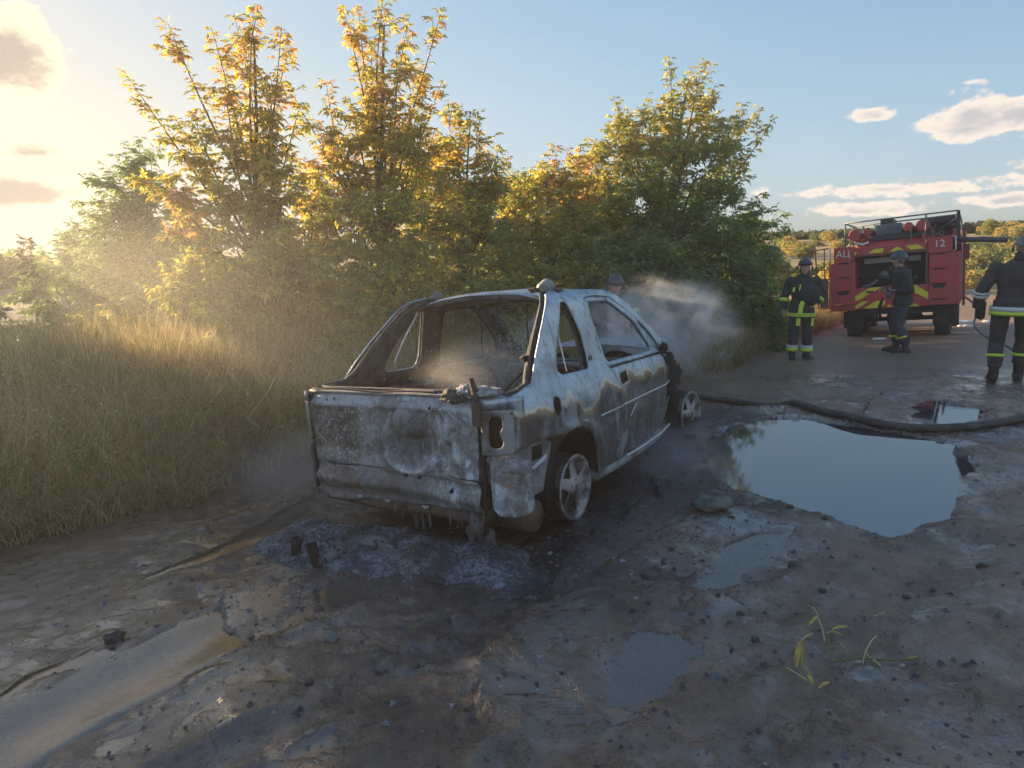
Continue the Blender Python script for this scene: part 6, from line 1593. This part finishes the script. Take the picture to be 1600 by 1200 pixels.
m = MB(); pz = smooth_path([TO + tR * 1.28 + tF * .2 + tU * .72, TO + tR * 1.5 - tF * .4 + tU * .50, V3(at(1522, 505, 11.6)), V3(at(1533, 520, 10.2)), V3(at(1545, 528, 9.4)), V3(at(1580, 545, 8.9)), gpt(1650, 600, .02), gpt(1750, 630, .02)], 8)
for p_ in pz: p_.z = max(p_.z, gz(p_.x, p_.y) + .015)
m.tube(pz, .02, 8); h2 = m.build('fire_hose', plain('grey_hose', (.13, .13, .13), .7, 0, .2, 12, .3, .003), None, True); setp(h2, 'thin grey hose drooping from the truck behind the walking firefighter', 'hose')
# white rubbish by the truck
for i, (px, py, s_) in enumerate(((1374, 531, .09), (1508, 492, .16), (1512, 505, .12), (1548, 489, .12))):
    q = gpt(px, py, .02); d = V3((0, 0, 0)); bm_ = lump('litter', (0, 0, 0), s_, WHT, None, 60 + i, (1.6, .7, .22), .6, 3); bm_.location = q
    setp(bm_, ['white scrap on the road under the truck near the walking man', 'white crumpled scrap right of the truck wheel', 'flat white scrap on the road right of the truck', 'white scrap behind the elbow of the firefighter at the right edge'][i], 'litter')
# ash heap under the tail
def carpt(x, r, z=0): 
    v_ = car.matrix_world @ Vector((x, -r, z)); return v_
n = 90; X = []; V = []; F_ = []
us = np.linspace(-1.25, 1.15, 120); ws = np.linspace(-1.75, -.28, 74)
for w_ in ws:
    for r_ in us:
        P_ = carpt(w_, r_); V.append((P_.x, P_.y))
V = np.array(V); zb = ground_z(V[:, 0], V[:, 1])
U_, W_ = np.meshgrid(us, ws); U_, W_ = U_.ravel(), W_.ravel()
d1 = np.hypot((U_ + .35) / .85, (W_ + 1.02) / .44); d2 = np.hypot((U_ - .55) / .55, (W_ + .85) / .32)
hgt = .075 * (1 - sstep(.2, 1.1, d1 + .35 * fbm(U_, W_, 3, 3, 2))) + .065 * (1 - sstep(.2, 1.1, d2 + .3 * fbm(U_, W_, 3, 3, 9)))
hgt = hgt * (1 + .8 * fbm(U_, W_, 9, 4, 4, .7)) - .012
nz2 = .014 * fbm(U_, W_, 28, 3, 6, .7)
hz2 = zb + np.maximum(hgt + nz2 * (hgt > 0), -.03)
t = NT('wet_ash'); v = t.coord('Object')
a1 = t.noise(v, 30, 6, .7, .6); a2 = t.noise(v, 5, 5, .6); a3 = t.noise(v, 110, 3, .7)
c_ = t.mix(t.rng(a1, .36, .66), (.03, .03, .035), (.27, .28, .32)); c_ = t.mix(t.rng(a2, .42, .62), c_, (.05, .048, .05)); c_ = t.mix(t.math('MULTIPLY', t.rng(a3, .60, .70), .8), c_, (.55, .56, .60))
ASHM = t.pbsdf(c_, .8, 0, t.bump(t.math('ADD', a1, t.math('MULTIPLY', a3, .5)), 1.0, .02))
id_ = np.arange(len(V)).reshape(len(ws), len(us)); Fq = np.stack([id_[:-1, :-1], id_[:-1, 1:], id_[1:, 1:], id_[1:, :-1]], -1).reshape(-1, 4)
ok = (hgt[Fq] > -.0115).any(1); Fq = Fq[ok]
ah = np_mesh('ash_heap', np.stack([V[:, 0], V[:, 1], hz2], -1), Fq, ASHM, smooth=True); setp(ah, 'heap of wet grey ash spread under the tail of the burnt car', 'ash', kind='stuff')
# flakes and crumbs on the ash and in the soot
def scatter(n, gen, smin, smax, mat, name, label, cat, flat=.4, colr=None):
    V = []; F_ = []; x, y = gen(n); z = ground_z(x, y); k = 0; cc = []
    base = np.array([(1, 0, -.3), (-.5, .8, -.3), (-.5, -.8, -.3), (.1, .1, .8)])
    s = smin * (smax / smin) ** (rng.random(n) ** 2.2)
    R1 = rng.uniform(0, 6.28, n); V = base[None] * s[:, None, None] * rng.uniform(.5, 1.4, (n, 4, 1)); V[..., 2] *= flat
    ca, sa = np.cos(R1)[:, None], np.sin(R1)[:, None]; Xr = V[..., 0] * ca - V[..., 1] * sa; Yr = V[..., 0] * sa + V[..., 1] * ca
    P = np.stack([Xr + x[:, None], Yr + y[:, None], V[..., 2] + z[:, None] + s[:, None] * .12], -1).reshape(-1, 3)
    b = np.arange(n)[:, None] * 4; T_ = np.concatenate([b + np.array([0, 1, 3]), b + np.array([1, 2, 3]), b + np.array([2, 0, 3])])
    cols = None
    if colr is not None: cols = np.repeat(np.array(colr)[rng.integers(0, len(colr), n)] * rng.uniform(.6, 1.4, (n, 1)), 4, 0)
    return setp(np_mesh(name, P, T_, mat, cols=cols), label, cat, kind='stuff')
t = NT('crumb'); a_ = t.attr('Col'); CRUMB = t.pbsdf(a_[0], .45)
def g_car(n):
    r = rng.normal(.0, 1.15, n); x_ = rng.normal(-.9, .75, n); P = np.array([carpt(a, b)[:2] for a, b in zip(x_, r)]); return P[:, 0], P[:, 1]
def g_side(n):
    r = rng.normal(1.25, .45, n); x_ = rng.uniform(-1.2, 3.6, n); P = np.array([carpt(a, b)[:2] for a, b in zip(x_, r)]); return P[:, 0], P[:, 1]
def g_road(n):
    y = 1.5 + rng.random(n) ** 1.6 * 7.5; x = rng.uniform(-1, 1, n) * (y * .85 + .3) + .2; k = x > np.interp(y, EDGE[:, 1], EDGE[:, 0]) + .1
    return x[k], y[k]
def wrapn(g_):
    def f(n):
        x, y = g_(n)
        return x, y
    return f
scatter(3000, g_car, .004, .028, CRUMB, 'burnt_fragments', 'charred crumbs and ash flakes scattered behind the tail', 'debris', .5, [(.03, .03, .032), (.09, .09, .10), (.22, .22, .23), (.04, .035, .033)])
scatter(3000, g_side, .004, .030, CRUMB, 'burnt_fragments', 'black crumbs in the soot along the right side of the car', 'debris', .5, [(.02, .02, .022), (.05, .05, .055), (.14, .14, .15)])
x, y = g_road(8000); _xy = (x, y)
scatter(len(x), lambda n: _xy, .003, .017, CRUMB, 'road_gravel', 'small stones and mud crumbs bedded in the wet road', 'gravel', .6, [(.12, .095, .08), (.16, .13, .105), (.22, .18, .15), (.05, .045, .043), (.06, .05, .045)])
x, y = g_road(700); _xy2 = (x, y)
scatter(len(x), lambda n: _xy2, .009, .032, CRUMB, 'road_stones', 'larger wet stones and clods bedded in the road', 'gravel', .6, [(.08, .066, .058), (.11, .09, .075), (.05, .045, .045)])
# bigger single pieces
MUDL = plain('wet_clod', (.035, .032, .032), .5, 0, .4, 18, .7, .008)
STONE = plain('grey_stone', (.13, .125, .125), .6, 0, .25, 16, .5, .005)
def piece(name, px, py, r, mat, label, cat, seed, sq=(1, 1, .6), k=.4, rz=0.0, lift=.3):
    q = gpt(px, py); o = lump(name, (0, 0, 0), r, mat, None, seed, sq, k, 3); o.location = (q.x, q.y, q.z + r * sq[2] * lift); o.rotation_euler = (0, 0, rz); return setp(o, label, cat)
piece('clod', 180, 1003, .040, MUDL, 'black angular lump on the wet road at lower left', 'clod', 71, (1.1, .8, .7), .5, .4, .6)
piece('stone', 518, 1000, .034, STONE, 'rounded grey stone lying alone below the ash heap', 'stone', 72, (.9, 1.2, .8), .25, .6, .6)
piece('melted_lump', 1110, 803, .10, plain('greenish_melt', (.07, .085, .075), .45, 0, .4, 12, .7, .01, (.20, .17, .12), .5), 'melted grey green lump between the rear wheel and the large puddle', 'debris', 73, (1.2, .9, .42), .75, .3, .5)
piece('clod', 880, 778, .03, MUDL, 'dark clod beside the rear wheel', 'clod', 74)
for i, (px, py, r_) in enumerate(((1240, 880, .028), (1285, 923, .02), (1417, 925, .02), (1537, 872, .024), (1160, 795, .02), (1235, 798, .02), (1290, 812, .018), (1180, 1000, .018), (1078, 700, .05), (1095, 715, .04), (600, 1047, .016), (650, 1040, .014), (483, 1068, .02), (330, 830, .02), (405, 880, .018), (1008, 905, .02))):
    piece('clod', px, py, r_, MUDL, ['dark clod beyond the fallen twigs', 'small dark clod left of the road centre', 'small dark clod at mid right', 'dark clod near the right picture edge', 'clod at the left rim of the large puddle', 'clod on the near rim of the large puddle', 'tiny clod on the near rim of the large puddle', 'clod beside the shallow brown puddle', 'charred piece beside the front wheel', 'flat charred piece in front of the large puddle', 'small clod below the grey stone', 'tiny clod right of the grey stone', 'clod in the wheel rut below the grey stone', 'clod at the grass edge', 'clod on the wet film left of the ash heap', 'clod at the corner of the tan pool'][i], 'clod', 80 + i, (1, 1, .55), .5, i, .3)
# melted bumper strip and two charred stubs at the left of the heap
m = MB(); P_ = [gpt(*q) for q in ((500, 893), (528, 884), (556, 872), (585, 868), (610, 878), (628, 884))]
sp2 = smooth_path(P_, 7); V = []; F_ = []; nn_ = len(sp2)
for i, p_ in enumerate(sp2):
    u_ = i / (nn_ - 1); h_ = .02 + .035 * math.sin(math.pi * u_) ** .7; w2 = .025 + .03 * math.sin(math.pi * u_) ** .5
    for j in range(9):
        t_ = -1 + j / 4
        kx = .016 * mnoise.noise(Vector((i * .5, j * .7, 0))); kz = .030 * mnoise.noise(Vector((i * .42, j * .45, 4)))
        V.append(p_ + Vector((.35, 1, 0)) * (t_ * (w2 + kx) + .02) + Vector((0, 0, .020 + h_ * (1 - abs(t_) ** 2.5) + kz * (.4 + abs(t_)))))
for i in range(nn_ - 1):
    for j in range(8):
        if mnoise.noise(Vector((i * .8, j * .9, 9))) < .42: F_.append((i * 9 + j, i * 9 + j + 1, (i + 1) * 9 + j + 1, (i + 1) * 9 + j))
m.add(V, F_); o = m.build('bumper_strip', plain('ash_coated_plastic', (.11, .11, .115), .5, 0, .6, 22, .9, .012, (.24, .24, .25), .55), None, True); solid(o, .006)
setp(o, 'curled melted bumper strip lying in front of the ash heap', 'debris')
for i, (px, py, h_, tx) in enumerate(((462, 884, .13, .3), (497, 893, .15, -.5))):
    q = gpt(px, py); m = MB(); m.lathe([(0, .026), (h_ * .5, .030), (h_, .036), (h_, .030), (h_ * .5, .024), (0.02, .018)], (0, 0, 0), (tx * .5, .15, 1), 14, False)
    o = m.build('charred_stub', BLACK, None, True); o.location = (q.x, q.y, q.z - .01)
    setp(o, ['upright charred cup shaped stub at the left end of the ash heap', 'leaning charred stub beside the curled bumper strip'][i], 'debris')
piece('charred_plate', 320, 868, .06, MUDL, 'thin dark slab in the water film by the verge', 'debris', 90, (1.6, .5, .15), .4, .9, .3)
m = MB(); m.tube([gpt(272, 850, .012), gpt(290, 849, .02), gpt(312, 850, .012)], [.003, .008, .003], 6); setp(m.build('pale_stick', STRAW, None, True), 'short pale stick on the shining film near the verge', 'stick')
# fallen maple twigs with yellow leaves
YL = [(.55, .42, .06), (.50, .34, .05), (.42, .40, .08)]
LEAFY = plain('yellow_leaf', (.50, .36, .07), .6, 0, .3, 30, .3, .003, (.30, .14, .05), .7)
GTW = plain('green_twig', (.14, .14, .05), .7, 0, .3, 20, .2, .002)
RTW = plain('pale_leaf_stalk', (.45, .36, .16), .6, 0, .2, 20, .2, .002)
def leaf(parent, a, b, w_, curl=.4):
    a, b = V3(a), V3(b); d = b - a; s = d.cross(Vector((0, 0, 1))).normalized(); m = MB(); V = []; n = 6
    for i in range(n + 1):
        t_ = i / n; wd = .75 * w_ * math.sin(math.pi * min(1, t_ * .93 + .05)) ** .8; c = a + d * t_ + Vector((0, 0, curl * w_ * math.sin(math.pi * t_)))
        V += [c - s * wd + Vector((0, 0, wd * curl)), c, c + s * wd + Vector((0, 0, wd * curl * .6))]
    F_ = []
    for i in range(n):
        for k in range(2): F_.append((3 * i + k, 3 * i + k + 1, 3 * i + k + 4, 3 * i + k + 3))
    m.add(V, F_); return solid(m.build('leaf', LEAFY, parent, True), .0012)
def g3(px, py, dz): q = gpt(px, py); return q + Vector((0, 0, dz))
def twig(label, stems, leaves, mat):
    r = empty('fallen_twig', (0, 0, 0), 0, label, 'twig')
    for st, rr in stems:
        m = MB(); m.tube(smooth_path([g3(*q) for q in st], 4), rr, 6); m.build('stalk', mat, r, True)
    for (a, b, w_) in leaves: leaf(r, g3(*a), g3(*b), w_)
    return r
twig('long green twig lying across the road at lower right', [([(1300, 1030, .01), (1345, 1026, .012), (1400, 1024, .012), (1436, 1023, .01)], .004), ([(1300, 1030, .01), (1296, 1008, .015), (1294, 990, .01)], .003)], [((1418, 1024, .015), (1436, 1023, .012), .007)], GTW)
twig('forked pale stalk crossing the long green twig', [([(1352, 1016, .02), (1360, 1005, .04), (1369, 998, .05)], .003), ([(1352, 1016, .02), (1364, 1025, .015), (1377, 1037, .01)], .003), ([(1352, 1016, .02), (1350, 1026, .015), (1349, 1034, .01)], .0025)], [], RTW)
twig('leaf stalk with two drooping orange yellow leaves, left of the long twig', [([(1268, 1003, .05), (1258, 1010, .05), (1250, 1018, .05)], .003)], [((1250, 1017, .055), (1244, 1046, .02), 0.013), ((1252, 1018, .05), (1252, 1042, .02), .010), ((1247, 1018, .05), (1240, 1040, .02), .007)], RTW)
twig('lowest leaf stalk with two yellow leaves at its right end', [([(1230, 1046, .02), (1244, 1054, .02), (1262, 1062, .015)], .003), ([(1256, 1041, .02), (1266, 1048, .01)], .002)], [((1262, 1058, .03), (1271, 1066, .012), .012), ((1279, 1070, .01), (1297, 1062, .02), .010)], RTW)
twig('leaf stalk with one folded yellow leaf at its top', [([(1276, 976, .04), (1284, 988, .03), (1289, 1000, .01)], .003)], [((1278, 976, .045), (1263, 983, .02), .011)], RTW)
twig('pair of slim yellow leaves beside the green twig', [([(1290, 990, .01), (1302, 987, .015)], .0025)], [((1300, 987, .02), (1324, 983, .03), .010), ((1302, 989, .015), (1316, 992, .015), .006)], RTW)
twig('single thin pale stalk lying above the fallen leaves', [([(1261, 946, .01), (1270, 956, .02), (1278, 963, .01)], .0025)], [], RTW)
twig('short pale stalk lying between the yellow leaves and the forked stalk', [([(1311, 1001, .012), (1318, 1007, .015), (1326, 1013, .01)], .002)], [], RTW)
twig('short pale stalk lying alone right of the fallen leaves', [([(1365, 957, .01), (1374, 955, .012), (1383, 951, .01)], .002)], [], RTW)
piece('pebble', 1263, 996, .014, plain('brown_pebble', (.24, .17, .14), .6, 0, .2, 20, .2, .003), 'brown pebble under the folded yellow leaf', 'pebble', 95, (1.3, .8, .7), .25, .2, .5)
piece('pebble', 1411, 1032, .010, plain('pink_pebble', (.45, .26, .20), .6, 0, .2, 20, .2, .003), 'pinkish pebble below the tip of the long green twig', 'pebble', 96, (1, .8, .9), .25, .2, .5)
# ================================================================== SMOKE, SPRAY
def smoke(name, label, c, d, dens, col, scale, emp, seed, cat='smoke', aniso=.3, rot=0, thr=.42):
    m = MB(); m.box((0, 0, 0), (2, 2, 2)); o = m.build(name, None, None); o.location = c; o.scale = d; o.rotation_euler = (0, 0, rot)
    t = NT(name + '_air'); v = t.coord('Object'); vv = t.n('ShaderNodeVectorMath', operation='LENGTH'); t.l(v, vv.inputs[0])
    fall = t.rng(vv.outputs['Value'], .98, .25)
    n1_ = t.noise(t.coord('Object', (d[0], d[1], d[2]), (seed, seed * .7, 0)), scale, 4, .6, .7)
    dn = t.math('MULTIPLY', fall, t.rng(t.math('ADD', n1_, t.math('MULTIPLY', fall, emp)), thr, .78))
    dn = t.math('MULTIPLY', dn, dens)
    pv = t.n('ShaderNodeVolumePrincipled'); t.val(pv.inputs['Color'], col); t.l(dn, pv.inputs['Density']); pv.inputs['Anisotropy'].default_value = aniso
    t.l(pv.outputs[0], t.out.inputs['Volume']); o.data.materials.append(t.m); t.m.cycles.volume_sampling = 'MULTIPLE_IMPORTANCE'
    return setp(o, label, cat, kind='stuff')
smoke('smoke', 'pale grey smoke rising from the front of the burnt car', tuple(at(1030, 512, 7.5)), (1.15, .9, .72), 6.0, (.92, .94, .97), 2.4, .10, 2, thr=.46)
smoke('smoke', 'thinner smoke trailing off to the right of the plume', tuple(at(1075, 470, 8.0)), (.55, .6, .42), 2.0, (.80, .83, .88), 3.0, .10, 5, thr=.44)
smoke('smoke', 'thin steam drifting over the verge left of the car tail', (-1.75, 5.3, .12), (1.1, 1.3, .32), .6, (.80, .80, .82), 1.4, .25, 9)
smoke('smoke', 'wisps of steam over the soot beside the rear wheel', (1.2, 5.0, .2), (1.0, .9, .35), .5, (.75, .80, .88), 1.8, .2, 14)
# water jet breaking up inside the car: droplets
n = 2600; a0 = np.array(car.matrix_world @ Vector((1.7, .35, 1.25))); b0 = np.array(car.matrix_world @ Vector((-.1, .15, .75)))
t_ = rng.random(n) ** .8; sp_ = .04 + .26 * t_
P = a0 + (b0 - a0) * t_[:, None] + rng.normal(0, 1, (n, 3)) * sp_[:, None] * [1, 1, .8]; P[:, 2] -= .15 * t_ ** 2
s = rng.uniform(.002, .0048, n)[:, None]; dd = (b0 - a0) / np.linalg.norm(b0 - a0); q1 = np.cross(dd, [0, 0, 1.0]); q2 = np.cross(dd, q1)
V = np.stack([P - dd * s * 3, P + q1 * s, P + q2 * s, P - q1 * s, P - q2 * s, P + dd * s * 3], 1).reshape(-1, 3)
b = np.arange(n)[:, None] * 6; T_ = np.concatenate([b + np.array(q) for q in ((0, 2, 1), (0, 3, 2), (0, 4, 3), (0, 1, 4), (5, 1, 2), (5, 2, 3), (5, 3, 4), (5, 4, 1))])
wm = NT('water_drops'); WD = wm.pbsdf((.75, .78, .80), .15)
setp(np_mesh('water_spray', V, T_, WD), 'spray of water drops falling through the cabin of the burnt car', 'water spray', kind='stuff')
cc_ = (a0 * .35 + b0 * .65); smoke('water_mist', 'fine mist around the water spray inside the car', tuple(cc_), (.85, .6, .38), 1.1, (.85, .86, .88), 2.5, .3, 21, 'mist', .2, rad(57), .38)

smoke('smoke', 'broad thin veil of smoke drifting over the grass and the foot of the maples', (-4.2, 7.4, 1.2), (7.0, 5.0, 2.0), .019, (.93, .92, .90), .35, .35, 31, thr=.30, aniso=.45)
# faint even smoke added to lift the dark tones across the scene
m = MB(); m.box((1.5, 9.5, 2.2), (34, 27, 8.5)); hz_o = m.build('smoke', None, None)
t = NT('added_veil_smoke'); pv = t.n('ShaderNodeVolumePrincipled'); pv.inputs['Color'].default_value = (.94, .94, .95, 1); pv.inputs['Density'].default_value = .0026; pv.inputs['Anisotropy'].default_value = .35
t.l(pv.outputs[0], t.out.inputs['Volume']); hz_o.data.materials.append(t.m)
setp(hz_o, 'faint even smoke added to lift the dark tones round the road and trees', 'smoke', kind='stuff')
